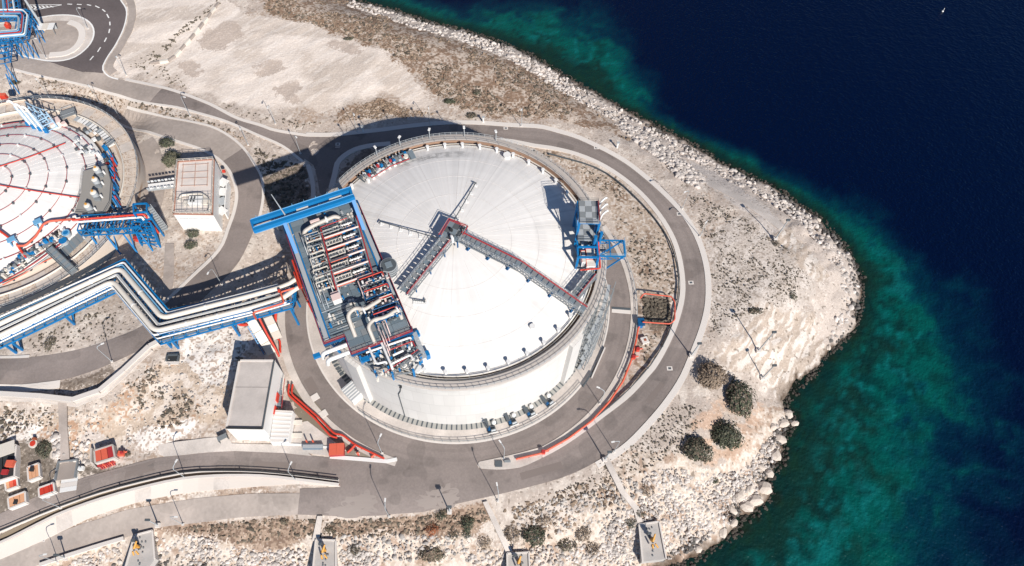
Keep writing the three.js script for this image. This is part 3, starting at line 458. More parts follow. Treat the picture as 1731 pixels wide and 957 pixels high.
// buttresses down the wall
for (const [a, half] of [[az(618, 672), 0.052], [az(961, 641), 0.052], [az(618, 672) + 3.05, 0.052], [az(961, 641) - 3.15, 0.052]]) {
  const mb = new MB(), n = 4; for (let k = 0; k < n; k++) { const b = a - half + (k + 0.5) / n * 2 * half, p = onRing(V(0, 0, 0), TR + 0.55, b, 0); mb.box(p.x, (TH - 2.2) / 2, p.z, 2 * half * TR / n * 1.06, TH - 2.2, 1.3, Math.PI - b); }
  mb.build('buttress', M.tankWall, tank);
}
{ const a = az(685, 704); const mb = new MB(); const q = (y, r = TR + 0.15) => onRing(V(0, 0, 0), r, a, y); mb.pipe([q(0.2), q(16), onRing(V(0, 0, 0), TR + 0.15, a - 0.02, 18.5), onRing(V(0, 0, 0), TR + 0.15, a - 0.035, TH - 3)], 0.12).build('cable_conduit', M.steelDark, tank); const p = onRing(V(0, 0, 0), TR + 0.3, a - 0.035, TH - 2.9); new MB().box(p.x, p.y, p.z, 0.6, 0.5, 0.6).build('junction_box', M.dark, tank); }
// the drain round the foot of the wall: concrete channel with dark grates
{
  setting(sheet('drain_channel', arc(TC, TR - 0.2, TR + 1.5, 0, 6.2832, 0.04), 0.2, paint(164, 162, 156, 0.9)));
  const o = scene.children.at(-1); const g = new MB().box(0, 0, 0, 0.35, 0.06, 1.45).geometry();
  for (let k = 0; k < 190; k++) { const a = k / 190 * 6.2832; const m = mesh(g, 'drain_grate', M.steelDark, o), p = onRing(TC, TR + 0.75, a, 0.235); m.position.copy(p); m.rotation.y = Math.PI - a; }
  for (let k = 0; k < 34; k++) { const a = Math.PI + 0.75 + k * 0.0275; if (a > Math.PI + 1.45) break; const m = mesh(new MB().box(0, 0, 0, 0.55, 0.05, 1.2).geometry(), 'drain_grate', M.steelDark, o), p = onRing(TC, TR + 1.0, a, 0.27); m.position.copy(p); m.rotation.y = Math.PI - a; }
}
// guard rail along the apron
function fence(name, label, pts, h, mat, cat = 'railing', every = 3, t = 0.09) {
  const o = thing(name, label, cat); const rail = new MB(); for (let k = 0; k < pts.length - 1; k++) for (const y of [h * 0.5, h]) rail.bar(pts[k].clone().setY(pts[k].y + y), pts[k + 1].clone().setY(pts[k + 1].y + y), t); rail.build('rail', mat, o);
  const posts = new MB(); pts.forEach((p, k) => { if (k % every === 0) posts.box(p.x, p.y + h / 2, p.z, t * 1.4, h, t * 1.4); }); posts.build('posts', mat, o, 'stuff'); return o;
}
const ringPts = (c, r, a0, a1, y, n) => [...Array(n + 1)].map((_, k) => onRing(c, r, lerp(a0, a1, k / n), y));
fence('guard_rail', 'grey guard rail on the kerb of the apron south of the white tank', ringPts(TC, 43.1, az(612, 690) + 6.2832, az(975, 645), 0.2, 60), 1, M.steel, 'guard rail', 2);
fence('guard_rail', 'grey guard rail on the apron kerb beside the scaffold stair', ringPts(TC, 43.1, az(1018, 590), az(1020, 440), 0.2, 26), 1, M.steel, 'guard rail', 2);
for (let k = 0; k < 3; k++) { const A = [[985, 655, 1000, 632], [1000, 640, 1022, 590]][Math.min(k, 1)]; if (k < 2) { const o = thing('crash_barrier', k ? 'pale concrete barrier on the apron edge below the scaffold stair' : 'dark low barrier on the apron edge right of the blue pump skids', 'barrier'); const a = P(A[0], A[1]), b = P(A[2], A[3]); new MB().bar(V(a.x, 0.6, a.z), V(b.x, 0.6, b.z), 0.35, 0.8).build('barrier_body', k ? M.kerb : M.steelDark, o); } }

// ---------- roof walkways and the centre platform ----------
const deckOn = (pts, w) => { const L = [], R = []; pts.forEach((p, k) => { const q = pts[Math.min(k + 1, pts.length - 1)], o = pts[Math.max(k - 1, 0)], t = V(q.x - o.x, 0, q.z - o.z).normalize(); L.push(p.clone().add(V(t.z, 0, -t.x).multiplyScalar(w / 2))); R.push(p.clone().add(V(-t.z, 0, t.x).multiplyScalar(w / 2))); }); return [L, R]; };
function walkway(label, pts, w, redSide) {
  const o = thing('roof_walkway', label, 'walkway'); const [L, R] = deckOn(pts, w);
  const tr = new MB(), dk = new MB(), g = new MB(), red = new MB(), len = [];
  for (let k = 0; k < pts.length - 1; k++) {
    const n = Math.max(1, Math.round(pts[k].distanceTo(pts[k + 1]) / 1.6));
    for (const S of [L, R]) { for (const y of [0, -1.3]) tr.bar(S[k].clone().setY(S[k].y + y), S[k + 1].clone().setY(S[k + 1].y + y), 0.22); }
    for (let j = 0; j < n; j++) {
      const a = pts[k].clone().lerp(pts[k + 1], (j + 0.5) / n), l = L[k].clone().lerp(L[k + 1], j / n), r = R[k].clone().lerp(R[k + 1], j / n), l2 = L[k].clone().lerp(L[k + 1], (j + 1) / n), r2 = R[k].clone().lerp(R[k + 1], (j + 1) / n);
      const u = pts[k + 1].clone().sub(pts[k]).normalize().multiplyScalar(0.5 * pts[k].distanceTo(pts[k + 1]) / n * 0.86);
      new MB().bar(a.clone().sub(u).setY(a.y + 0.14), a.clone().add(u).setY(a.y + 0.14), w * 0.8, 0.05).build('grating', j % 2 ? M.grate : M.steel, o);
      for (const [p, q] of [[l, l2], [r, r2]]) { tr.bar(p, p.clone().setY(p.y - 1.3), 0.12); tr.bar(p.clone().setY(p.y - 1.3), q, 0.1); g.bar(p, p.clone().setY(p.y + 1.15), 0.07); }
    }
    for (const S of [L, R]) for (const y of [0.6, 1.15]) g.bar(S[k].clone().setY(S[k].y + y), S[k + 1].clone().setY(S[k + 1].y + y), 0.06);
    const S = redSide > 0 ? L : R; for (const f of [0.16, 0.36]) { const c = (q) => S[q].clone().lerp(pts[q], f).setY(S[q].y + 0.5); red.rod(c(k), c(k + 1), 0.085); }
  }
  tr.build('truss', M.steel, o); g.build('handrail', M.galv, o); red.build('fire_water_pipe', M.redDeep, o);
  pts.forEach((p, k) => { const r = Math.hypot(p.x - TC.x, p.z - TC.z); if (r > 3 && k % 2) { const y = r < DR ? domeY(r) : TH; const lg = new MB(); for (const S of [L, R]) lg.bar(S[k].clone().setY(p.y - 1.3), S[k].clone().setY(y), 0.25); lg.box(p.x, y + 0.1, p.z, w + 0.6, 0.2, 0.7, 0.8); lg.build('support_leg', M.blueDark, o); } });
  return o;
}
const along = (a, b, n) => [...Array(n + 1)].map((_, k) => a.clone().lerp(b, k / n));
walkway('steel roof walkway with a red pipe from the roof centre to the blue platform', along(P(756, 404, 33.0), P(683, 495, 31), 6), 2.6, 1);
walkway('steel roof walkway with red pipes from the roof centre to the right rim', [...along(P(778, 398, 33.0), P(880, 448, 31.4), 6), ...along(P(880, 448, 31.4), P(990, 525, 27.2), 6).slice(1)], 2.2, 1);
walkway('short steel roof walkway joining the right roof walkway to the blue tower', along(P(972, 500, 28), P(1003, 462, 27.4), 3), 2.0, -1);
{
  const o = thing('centre_platform', 'square grated platform with red pipes at the top of the domed roof', 'platform', V(TC.x, 0, TC.z), -0.45); const y = 33;
  for (let i = 0; i < 3; i++) for (let j = 0; j < 3; j++) new MB().box(-1.6 + i * 1.7, y, -1.4 + j * 1.7, 1.62, 0.12, 1.62).build('grating', (i + j) % 2 ? M.steelDark : M.grate, o);
  const mb = new MB(); for (const [x, z] of [[-2.3, -2.2], [2.5, -2.2], [-2.3, 2.9], [2.5, 2.9]]) mb.box(x, y - 0.8, z, 0.3, 2.4, 0.3); mb.build('leg', M.blueDark, o);
  const rp = new MB(); rp.pipe([V(-2.6, y + 0.6, 3), V(-2.6, y + 0.6, -2.4), V(2.8, y + 0.6, -2.4), V(2.8, y + 0.6, 0.6)], 0.14); rp.pipe([V(-2.0, y + 0.9, 3), V(-2.0, y + 0.9, -1.8), V(2.2, y + 0.9, -1.8)], 0.11); rp.build('fire_water_pipe', M.redDeep, o);
  const ra = new MB(); for (const [a, b] of [[V(-2.5, 0, -2.4), V(2.7, 0, -2.4)], [V(2.7, 0, -2.4), V(2.7, 0, 3)], [V(-2.5, 0, -2.4), V(-2.5, 0, 3)]]) for (const h of [0.6, 1.15]) ra.bar(a.clone().setY(y + h), b.clone().setY(y + h), 0.06); ra.build('handrail', M.galv, o);
  new MB().pipe([V(0.4, y - 1.4, 2.2), V(0.4, y + 1.2, 2.2), V(1.2, y + 1.2, 2.9), V(1.2, y - 0.5, 2.9)], 0.34).build('vent_pipe', M.white, o); new MB().box(-0.4, y + 0.5, 0.4, 0.6, 0.9, 0.5).build('valve_box', M.dark, o);
  new MB().box(2.0, y + 0.5, -1.0, 0.7, 0.8, 0.7).build('valve_box', M.dark, o);
}
function spray(label, a, b) { const o = thing('spray_pipe', label, 'pipe'); const n = 6; const mb = new MB(); mb.rod(a, b, 0.13); mb.build('pipe', M.steelDark, o); for (let k = 0; k < n; k++) { const p = a.clone().lerp(b, (k + 0.9) / n), r = Math.hypot(p.x - TC.x, p.z - TC.z), y = domeY(r); new MB().box(p.x + 0.15, y + 0.05, p.z + 0.25, 0.8, 0.3, 0.8).rod(V(p.x, y, p.z), p, 0.08).build('support', M.white, o); } const d = b.clone().sub(a).normalize(); new MB().rod(b.clone().add(V(d.z, 0, -d.x).multiplyScalar(0.7)), b.clone().add(V(-d.z, 0, d.x).multiplyScalar(0.3)), 0.16).build('nozzle', M.steelDark, o); }
const onDome = (px, py, up) => { const p = domeAt(px, py).add(TC); p.y += up; return p; };
spray('thin dark pipe on white feet pointing from the roof centre to the upper right rim', P(757, 390, 32.2), onDome(804, 312, 0.7));
spray('thin dark pipe on white feet pointing from the roof centre to the left rim', P(741, 403, 32.2), onDome(643, 377, 0.7));
spray('short dark pipe standing off the right edge of the blue process platform', onDome(697, 510, 0.9), onDome(718, 512, 0.7));
// ---------- process platform on the left edge of the tank (own axes: x across, z along, y from its deck) ----------
const PO = V(-50.25, 30, -101.32), PTURN = 0.3986;
const onPlat = (x, y, z) => V(x, y, z).applyAxisAngle(V(0, 1, 0), PTURN).add(PO);
{
  const o = thing('process_platform', 'large grey grated process platform on blue columns over the tank left edge', 'platform', PO, PTURN);
  const panel = {};
  const decks = [[0.4, 19.4, 0.2, 36.4], [5.2, 19.4, 36.4, 41.4]];
  for (const [x0, x1, z0, z1] of decks) for (let z = z0, j = 0; z < z1 - 0.2; z += 1.68, j++) { const d = Math.min(1.6, z1 - z), n = 4, w = (x1 - x0) / n; for (let i = 0; i < n; i++) { const key = d.toFixed(2) + w.toFixed(2); panel[key] ??= new THREE.BoxGeometry(w - 0.06, 0.12, d); const m = mesh(panel[key], 'deck_panel', [M.grate, M.grate2, M.steel, M.grate2, M.grate][Math.floor(hash(i, j) * 5)], o); m.position.set(x0 + (i + 0.5) * w, -0.06 + hash(j, i) * 0.04, z + d / 2); } }
  const e = new MB(); for (const [a, b] of [[[0, 0], [19.8, 0]], [[0, 0], [0, 36.6]], [[19.8, 0], [19.8, 41.6]], [[0, 36.6], [5, 36.6]], [[5, 36.6], [5, 41.6]], [[5, 41.6], [19.8, 41.6]]]) e.bar(V(a[0], -0.5, a[1]), V(b[0], -0.5, b[1]), 0.35, 0.9);
  for (let z = 4; z < 36; z += 4) e.bar(V(0, -0.8, z), V(19.8, -0.8, z), 0.3, 0.7); for (const x of [5, 10, 15]) e.bar(V(x, -0.8, 0), V(x, -0.8, 41), 0.3, 0.7); e.build('deck_beams', M.blueDark, o);
  for (const x of [0.95, 18.9]) { new MB().box(x, 0.22, 18, 1.0, 0.3, 35.6).build('cable_tray', M.galv, o); new MB().box(x + (x < 9 ? 0.75 : -0.75), 0.3, 18, 0.3, 0.4, 35.4).build('edge_beam', M.blue, o); }
  for (const [a, b] of [[[0, 4], [0, 36.6]], [[0, 36.6], [5, 36.6]], [[5, 36.6], [5, 41.6]], [[5, 41.6], [19.8, 41.6]], [[19.8, 3], [19.8, 41.6]]]) {
    const A = V(a[0], 0, a[1]), B = V(b[0], 0, b[1]), n = Math.round(A.distanceTo(B) / 1.5), g = new MB(); for (const y of [0.55, 1.1]) g.bar(A.clone().setY(y), B.clone().setY(y), 0.08); for (let k = 0; k <= n; k++) { const p = A.clone().lerp(B, k / n); g.box(p.x, 0.55, p.z, 0.09, 1.1, 0.09); } g.build('railing', M.redDeep, o);
    new MB().bar(A.clone().setY(0.15).add(V(0, 0, 0)), B.clone().setY(0.15), 0.1).build('fire_water_pipe', M.redDeep, o);
  }
  // columns: down to the apron on the left, to the tank wall and the roof on the right
  for (const [x, z] of [[0.6, 2], [0.6, 13], [6, 2], [6, 13], [7.5, 24], [9, 41], [12, 30], [13, 13], [13, 2], [18.6, 2], [18.6, 13], [18.6, 24], [18.6, 35], [18.6, 41]]) {
    const w = onPlat(x, 0, z), r = Math.hypot(w.x - TC.x, w.z - TC.z), foot = r > TR + 1 ? level(w.x, w.z) : r > DR ? TH : domeY(r);
    new MB().bar(V(x, -0.6, z), V(x, foot - 30 - 0.1, z), 0.7, 0.7).build('column', M.blue, o);
  }
  const br = new MB(); for (const [za, zb] of [[2, 13]]) for (const [ya, yb] of [[-1, -14], [-14, -28]]) { br.bar(V(0.6, ya, za), V(0.6, yb, zb), 0.3); br.bar(V(0.6, ya, zb), V(0.6, yb, za), 0.3); br.bar(V(0.6, yb, za), V(0.6, yb, zb), 0.3); } for (const z of [18, 24, 30, 35]) { let x = 19; while (x > 0 && onPlat(x, 0, z).sub(V(TC.x, 30, TC.z)).setY(0).length() < TR + 0.2) x -= 0.2; br.bar(V(Math.max(1, x - 5), -0.9, z), V(x + 0.4, -11, z + 0.3), 0.45); } br.build('bracing', M.blue, o);
  // lying fire pipe and access ladder on the left side
  new MB().pipe([V(-0.8, -28, 9), V(-0.8, -3, 9), V(-0.8, -3, 18)], 0.26).pipe([V(-1.5, -28, 10.5), V(-1.5, -6, 10.5), V(-1.5, -6, 16)], 0.22).build('fire_water_pipe', M.red, o);
  // loose small fittings standing on the deck
  for (const [x, z] of [[3.2, 30.2], [8.8, 28], [15.8, 26.4], [14, 4.6], [16.2, 3.6], [9.4, 31.4]]) { const c = new MB(); for (const [dx, dz] of [[0, 0], [0.9, 0.1], [0.05, 0.95], [0.95, 1]]) c.cyl(x + dx, 0.05, z + dz, 0.33, 0.25, 10); c.build('lifting_pads', M.cream, o); }
  for (let k = 0; k < 46; k++) { const x = rr(1.6, 18), z = k % 3 ? rr(25.5, 35) : rr(1, 6), s = rr(0.18, 0.5); new MB().box(x, s * 0.6, z, s, s * 1.2, s * rr(0.7, 2.6), rr(0, 0.1)).build('junction_box', [M.cream, M.white, M.steelDark, M.galv, M.blue][Math.floor(rnd() * 5)], o); }
  for (let k = 0; k < 64; k++) {                             // small bore pipework over the deck
    const lower = k % 2, x0 = lower ? rr(11.5, 15) : rr(2.2, 9), x1 = lower ? rr(16, 19.6) : Math.min(18, x0 + rr(3, 9)), z = lower ? rr(24.5, 40.5) : rr(6.6, 24.6), h = rr(0.9, 2.9), r = rr(0.07, 0.15), m = [M.galv, M.cream, M.steel, M.pink, M.steelDark, M.blueDark][k % 6];
    new MB().pipe(k % 3 ? [V(x0, 0.1, z), V(x0, h, z), V(x1, h, z), V(x1, 0.1, z)] : [V(x0, 0.1, z), V(x0, h, z), V(x0, h, z + rr(2, 5)), V(x0, 0.1, z + 5)], r, 0.3, 6).build('small_pipe', m, o);
  }
  for (let k = 0; k < 16; k++) { const z = 26 + k * 0.62; new MB().bar(V(rr(1.6, 4), 0.1, z), V(rr(6, 11), 0.1, z), rr(0.1, 0.2)).build('cable', [M.steelDark, M.galv, M.grate][k % 3], o); }
}
// overhead crane girders
{
  const o = thing('crane_runway', 'pair of long bright blue crane girders overhanging the platform north end', 'crane runway', PO, PTURN);
  for (const z of [1.1, 3.7]) { new MB().box(6.2, 6, z, 25.6, 1.3, 0.9).build('girder', M.blue, o); new MB().box(6.2, 6.72, z - 0.5, 25.4, 0.14, 0.1).box(6.2, 5.4, z + 0.52, 25.4, 0.12, 0.16).build('rail', M.blueLight, o); }
  new MB().box(-6.5, 6, 2.4, 0.5, 1.2, 3.4).build('end_beam', M.blue, o); new MB().box(18.6, 6, 2.4, 0.6, 1.2, 3.4).build('end_beam', M.blue, o);
  for (const [x, z] of [[0.8, 3.9], [18.4, 3.9]]) { new MB().bar(V(x, 5.4, z), V(x + 0.1, 0.1, z + 6), 0.9, 0.7).bar(V(x, 5.4, 1), V(x, 0, 1), 0.7).build('portal_leg', M.blue, o); }
  new MB().rod(V(1.6, 6.6, 2.6), V(0.2, 8.6, -3.2), 0.2, 0.1).build('lightning_rod', M.galv, o);
  new MB().box(6, 5.6, 2.4, 3, 0.9, 1.5).build('hoist_trolley', M.cream, o); new MB().box(14.5, 5.7, 2.4, 3.2, 0.7, 1.4).build('hoist_trolley', M.cream, o);
  for (let x = -5; x < 18; x += 3) new MB().box(x, 7.1, 0.66, 0.08, 0.9, 0.08).build('rail_post', M.blueLight, o);
}
// five pump skids in a row
function makeSkid() {
  const o = thing('pump_skid', '', 'pump skid', V(0, 0, 0), PTURN, 'pump skids in rows on the process platform');
  const fr = new MB(); for (const z of [0, 2.3]) { fr.bar(V(0.2, 1.9, z), V(3.8, 1.9, z), 0.24); for (const x of [0.2, 3.8]) fr.bar(V(x, 0, z), V(x, 1.9, z), 0.22); } for (const x of [0.2, 3.8]) fr.bar(V(x, 1.9, 0), V(x, 1.9, 2.3), 0.22); fr.build('valve_frame', M.cream, o);
  for (let k = 0; k < 7; k++) { const m = new MB().cyl(0.7 + (k % 4) * 0.8, 0.3, 0.6 + (k >> 2) * 0.9, 0.2, rr(0.8, 1.7), 8); m.box(0.7 + (k % 4) * 0.8, 0.9, 0.6 + (k >> 2) * 0.9, 0.5, 0.25, 0.3); m.build('valve', [M.white, M.cream, M.blue, M.steelDark][k % 4], o); }
  new MB().pipe([V(0.4, 0.9, 1.7), V(2, 0.9, 1.7), V(2, 0.9, 0.4), V(3.6, 0.9, 0.4)], 0.17).build('pipe', M.cream, o); new MB().pipe([V(0.4, 0.6, 1.0), V(3.6, 0.6, 1.0)], 0.14).build('pipe', M.rust, o);
  // manifold box with slats, on the far side of the red header
  new MB().box(6.8, 1.9, 0.35, 4.0, 0.14, 0.2).box(6.8, 1.9, 1.5, 4.0, 0.14, 0.2).box(4.85, 1.9, 0.9, 0.2, 0.14, 1.2).box(8.75, 1.9, 0.9, 0.2, 0.14, 1.2).build('grating_frame', M.cream, o);
  for (let k = 0; k < 9; k++) new MB().box(5.2 + k * 0.41, 1.8, 0.92, 0.2, 0.1, 1.0).build('slat', k % 2 ? M.cream : M.steel, o);
  for (const [x, z] of [[5, 0.4], [8.6, 0.4], [5, 1.5], [8.6, 1.5]]) new MB().bar(V(x, 0, z), V(x, 1.8, z), 0.16).build('leg', M.galv, o);
  new MB().rod(V(5, 0.9, 2.05), V(9.2, 0.9, 2.05), 0.27, 0.27, 10).build('pump_barrel', M.galv, o); new MB().rod(V(9.2, 0.9, 2.05), V(9.9, 0.9, 2.05), 0.42, 0.42, 10).build('pump_motor', M.blue, o);
  new MB().rod(V(9.2, 1.3, 0.3), V(12.4, 1.3, 0.3), 0.24, 0.24, 9).build('pipe', M.white, o); new MB().rod(V(9.4, 1.1, 1.0), V(12.6, 1.1, 1.0), 0.2, 0.2, 9).build('pipe', M.pink, o); new MB().rod(V(9.6, 1.3, 1.6), V(12.0, 1.3, 1.6), 0.2, 0.2, 9).build('pipe', M.cream, o);
  for (let k = 0; k < 5; k++) new MB().box(9.6 + k * 0.6, 1.25, [0.3, 1, 1.6][k % 3], 0.22, 0.75, 0.6).build('flange', [M.white, M.steelDark, M.blue][k % 3], o);
  for (let k = 0; k < 22; k++) { const s = rr(0.14, 0.36); new MB().box(rr(0.4, 13.2), rr(0.4, 1.8), rr(-0.5, 3.1), s * rr(0.6, 2.4), s, s).build('fitting', [M.steelDark, M.galv, M.blueDark, M.cream, M.steel, M.dark][k % 6], o); }
  new MB().cyl(12.3, 0.2, 1.75, 0.5, 1.3, 10).build('actuator', M.blue, o); new MB().rod(V(4.6, 2.1, 2.75), V(13.6, 2.1, 2.75), 0.25, 0.25, 9).build('header_pipe', M.pink, o); new MB().rod(V(4.6, 2.0, 3.05), V(9, 2.0, 3.05), 0.13).build('fire_water_pipe', M.orange, o);
  for (const [x, z] of [[5.5, 2.9], [9, 2.9], [13, 2.9]]) new MB().bar(V(x, 0, z), V(x, 2, z), 0.18).build('leg', M.steelDark, o);
  return o;
}
{
  const first = makeSkid(), names = ['northernmost pump skid, beside the lying white drum', 'second pump skid from the blue girders', 'middle pump skid of the five, with the reddest pipe', 'fourth pump skid from the blue girders', 'southernmost pump skid, next to the open grey deck'];
  names.forEach((n, k) => { const at = onPlat(3.9 - k * 0.3, 0.05, 7.0 + k * 3.6); if (k) copy(first, n, at); else { first.position.copy(at); first.userData.label = n; } });
  const h = thing('red_header', 'two long red pipes running across all five pump skids on the deck', 'pipe', PO, PTURN);
  for (const [a, b] of [[8.5, 6.9], [17.9, 16.2]]) new MB().pipe([V(a, 0.1, 6.6), V(a, 2.6, 6.6), V(b, 2.6, 24.6), V(b, 0.1, 24.6)], 0.17).build('header', M.redDeep, h);
  new MB().rod(V(8.5, 2.4, 6.5), V(15.5, 2.4, 6.3), 0.13).build('branch', M.redDeep, h);
}
// drum with bent ends near the girders
{
  const o = thing('surge_drum', 'pale lying drum with bent pipe ends below the blue girders', 'drum', onPlat(4.2, 0, 5.4), PTURN);
  M.pipeGrey ??= paint(186, 178, 168, 0.5); new MB().pipe([V(0, 0.3, 0.6), V(0.2, 1.7, 0.1), V(3, 2.0, -0.6), V(8.6, 2.0, -1.1), V(9.6, 1.6, -0.6), V(9.4, 0.2, 0.4)], 0.55, 1.2, 14).build('shell', M.pipeGrey, o);
  for (const x of [2, 5.4]) new MB().box(x + 0.6, 0.8, -0.7, 0.3, 1.6, 1.4).build('saddle', M.galv, o); new MB().box(3.6, 2.3, -1.5, 2.4, 0.6, 0.6).build('instrument_rack', M.pink, o); new MB().rod(V(6.2, 2, -1), V(6.6, 2, -1), 0.9, 0.9, 12).build('flange', M.white, o);
  const b = new MB(); for (let k = 0; k < 4; k++) b.box(0.4 + k * 0.8, 0.7, 1.3, 0.5, 1.0, 0.4); b.box(1.6, 1.4, 0.5, 1.0, 0.12, 1.1); b.build('blue_valves', M.blue, o);
}
{ const o = thing('control_cabinet', 'pinkish white cabinet standing alone on the open deck south of the skids', 'cabinet', onPlat(6.2, 0, 26.6), PTURN); new MB().box(0, 1.1, 0.4, 2.0, 2.1, 1.6).build('body', M.white, o); new MB().box(0, 1.0, -0.9, 1.9, 1.5, 1.0).build('annex', M.pink, o); new MB().box(0, 2.22, 0.4, 2.15, 0.12, 1.75).build('lid', M.pink, o); }
// the two big bent pipes
for (const [label, pts, r] of [
  ['thick pale pipe rising and bending twice, the one nearer the cabinet', [V(7.2, 0.0, 37.6), V(7.2, 3.4, 33.2), V(9.6, 3.6, 32.4), V(11.2, 3.4, 33.6), V(15.4, 3.4, 32.6)], 0.72],
  ['thick pale pipe bending down to the deck, the one nearer the red railing', [V(10.8, 0.0, 41.2), V(10.6, 3.2, 37.8), V(12.4, 3.3, 36.8), V(15, 3.3, 37.4), V(18.4, 3.3, 36.4), V(18.6, 0.4, 37.6)], 0.66]]) {
  const o = thing('bent_pipe', label, 'pipe', PO, PTURN); new MB().pipe(pts, r * 0.68, 1.3, 14).build('pipe', M.pipeGrey ??= paint(186, 178, 168, 0.5), o); for (const p of pts.slice(1, 4)) new MB().bar(V(p.x, 0, p.z), V(p.x, p.y - r, p.z), 0.25).build('support', M.blue, o); const q = pts.at(-2); new MB().rod(V(q.x - 0.4, q.y, q.z + 0.1), V(q.x - 0.1, q.y, q.z + 0.05), r * 1.3, r * 1.3, 14).build('flange', M.white, o);
}
// valve racks along the right side of the platform
const racks = [['valve rack with one red pipe next to the southernmost skid', 24.8], ['valve rack with red pipes between the skids and the bent pipes', 28.4], ['valve rack beside the first bent pipe, topped by white valves', 31.6], ['valve rack beside the second bent pipe, nearest the tank roof edge', 35.0]];
racks.forEach(([label, z], k) => {
  const o = thing('valve_rack', label, 'valve rack', onPlat(12.4, 0, z), PTURN); const f = new MB(); for (const x of [0, 6.2]) for (const dz of [0, 2.4]) f.bar(V(x, 0, dz), V(x, 2.6, dz), 0.22); for (const dz of [0, 2.4]) f.bar(V(0, 2.6, dz), V(6.2, 2.6, dz), 0.22); f.bar(V(0, 2.6, 0), V(0, 2.6, 2.4), 0.22).bar(V(6.2, 2.6, 0), V(6.2, 2.6, 2.4), 0.22); f.build('frame', k % 2 ? M.blueDark : M.steelDark, o);
  new MB().pipe([V(0.3, 2.8, 0.3), V(6, 2.8, 0.3), V(6, 2.8, 1.4)], 0.14).build('fire_water_pipe', M.red, o);
  new MB().rod(V(0.2, 1.6, 1.5), V(6.4, 1.6, 1.5), 0.36, 0.36, 10).build('pipe', M.white, o); new MB().rod(V(0.6, 1.2, 0.8), V(6.2, 1.2, 0.8), 0.24, 0.24, 9).build('pipe', M.pink, o); new MB().rod(V(0, 0.8, 2.2), V(6.4, 0.8, 2.2), 0.2).build('pipe', M.steelDark, o);
  for (let j = 0; j < 16; j++) { const q = rr(0.15, 0.4); new MB().box(rr(-1, 7), rr(0.5, 2.6), rr(-0.4, 2.8), q * rr(0.7, 3), q, q * rr(0.7, 2)).build('fitting', [M.steelDark, M.galv, M.pink, M.steel, M.blueDark, M.white][(j + k) % 6], o); }
  for (let j = 0; j < 7; j++) new MB().box(0.8 + j * 0.85, 1.9, 0.9 + (j % 2) * 0.7, 0.4, 0.9, 0.5).cyl(0.8 + j * 0.85, 2.3, 0.9 + (j % 2) * 0.7, 0.28, 0.3, 8).build('valve', [M.white, M.pink, M.galv, M.blue, M.dark][(j + k) % 5], o);
  new MB().box(5.6, 1.2, 1.8, 0.9, 1.2, 0.6).build('control_box', M.blue, o);
});
{ const o = thing('vaporizer_drum', 'dark ribbed upright drum at the platform corner near the roof walkway', 'drum', onPlat(20.6, -2, 23), PTURN); new MB().cyl(0, 0, 0, 1.9, 3.4, 18).build('shell', M.steelDark, o); for (let k = 0; k < 4; k++) { const m = new MB(); m.cyl(0, 0.4 + k * 0.9, 0, 2.1, 0.2, 18); m.build('hoop', M.galv, o); } new MB().box(0, 3.5, 0, 1.6, 0.2, 1.6).build('lid', M.grate, o); new MB().cyl(0, -5, 0, 0.9, 5, 10).build('support', M.blueDark, o); }
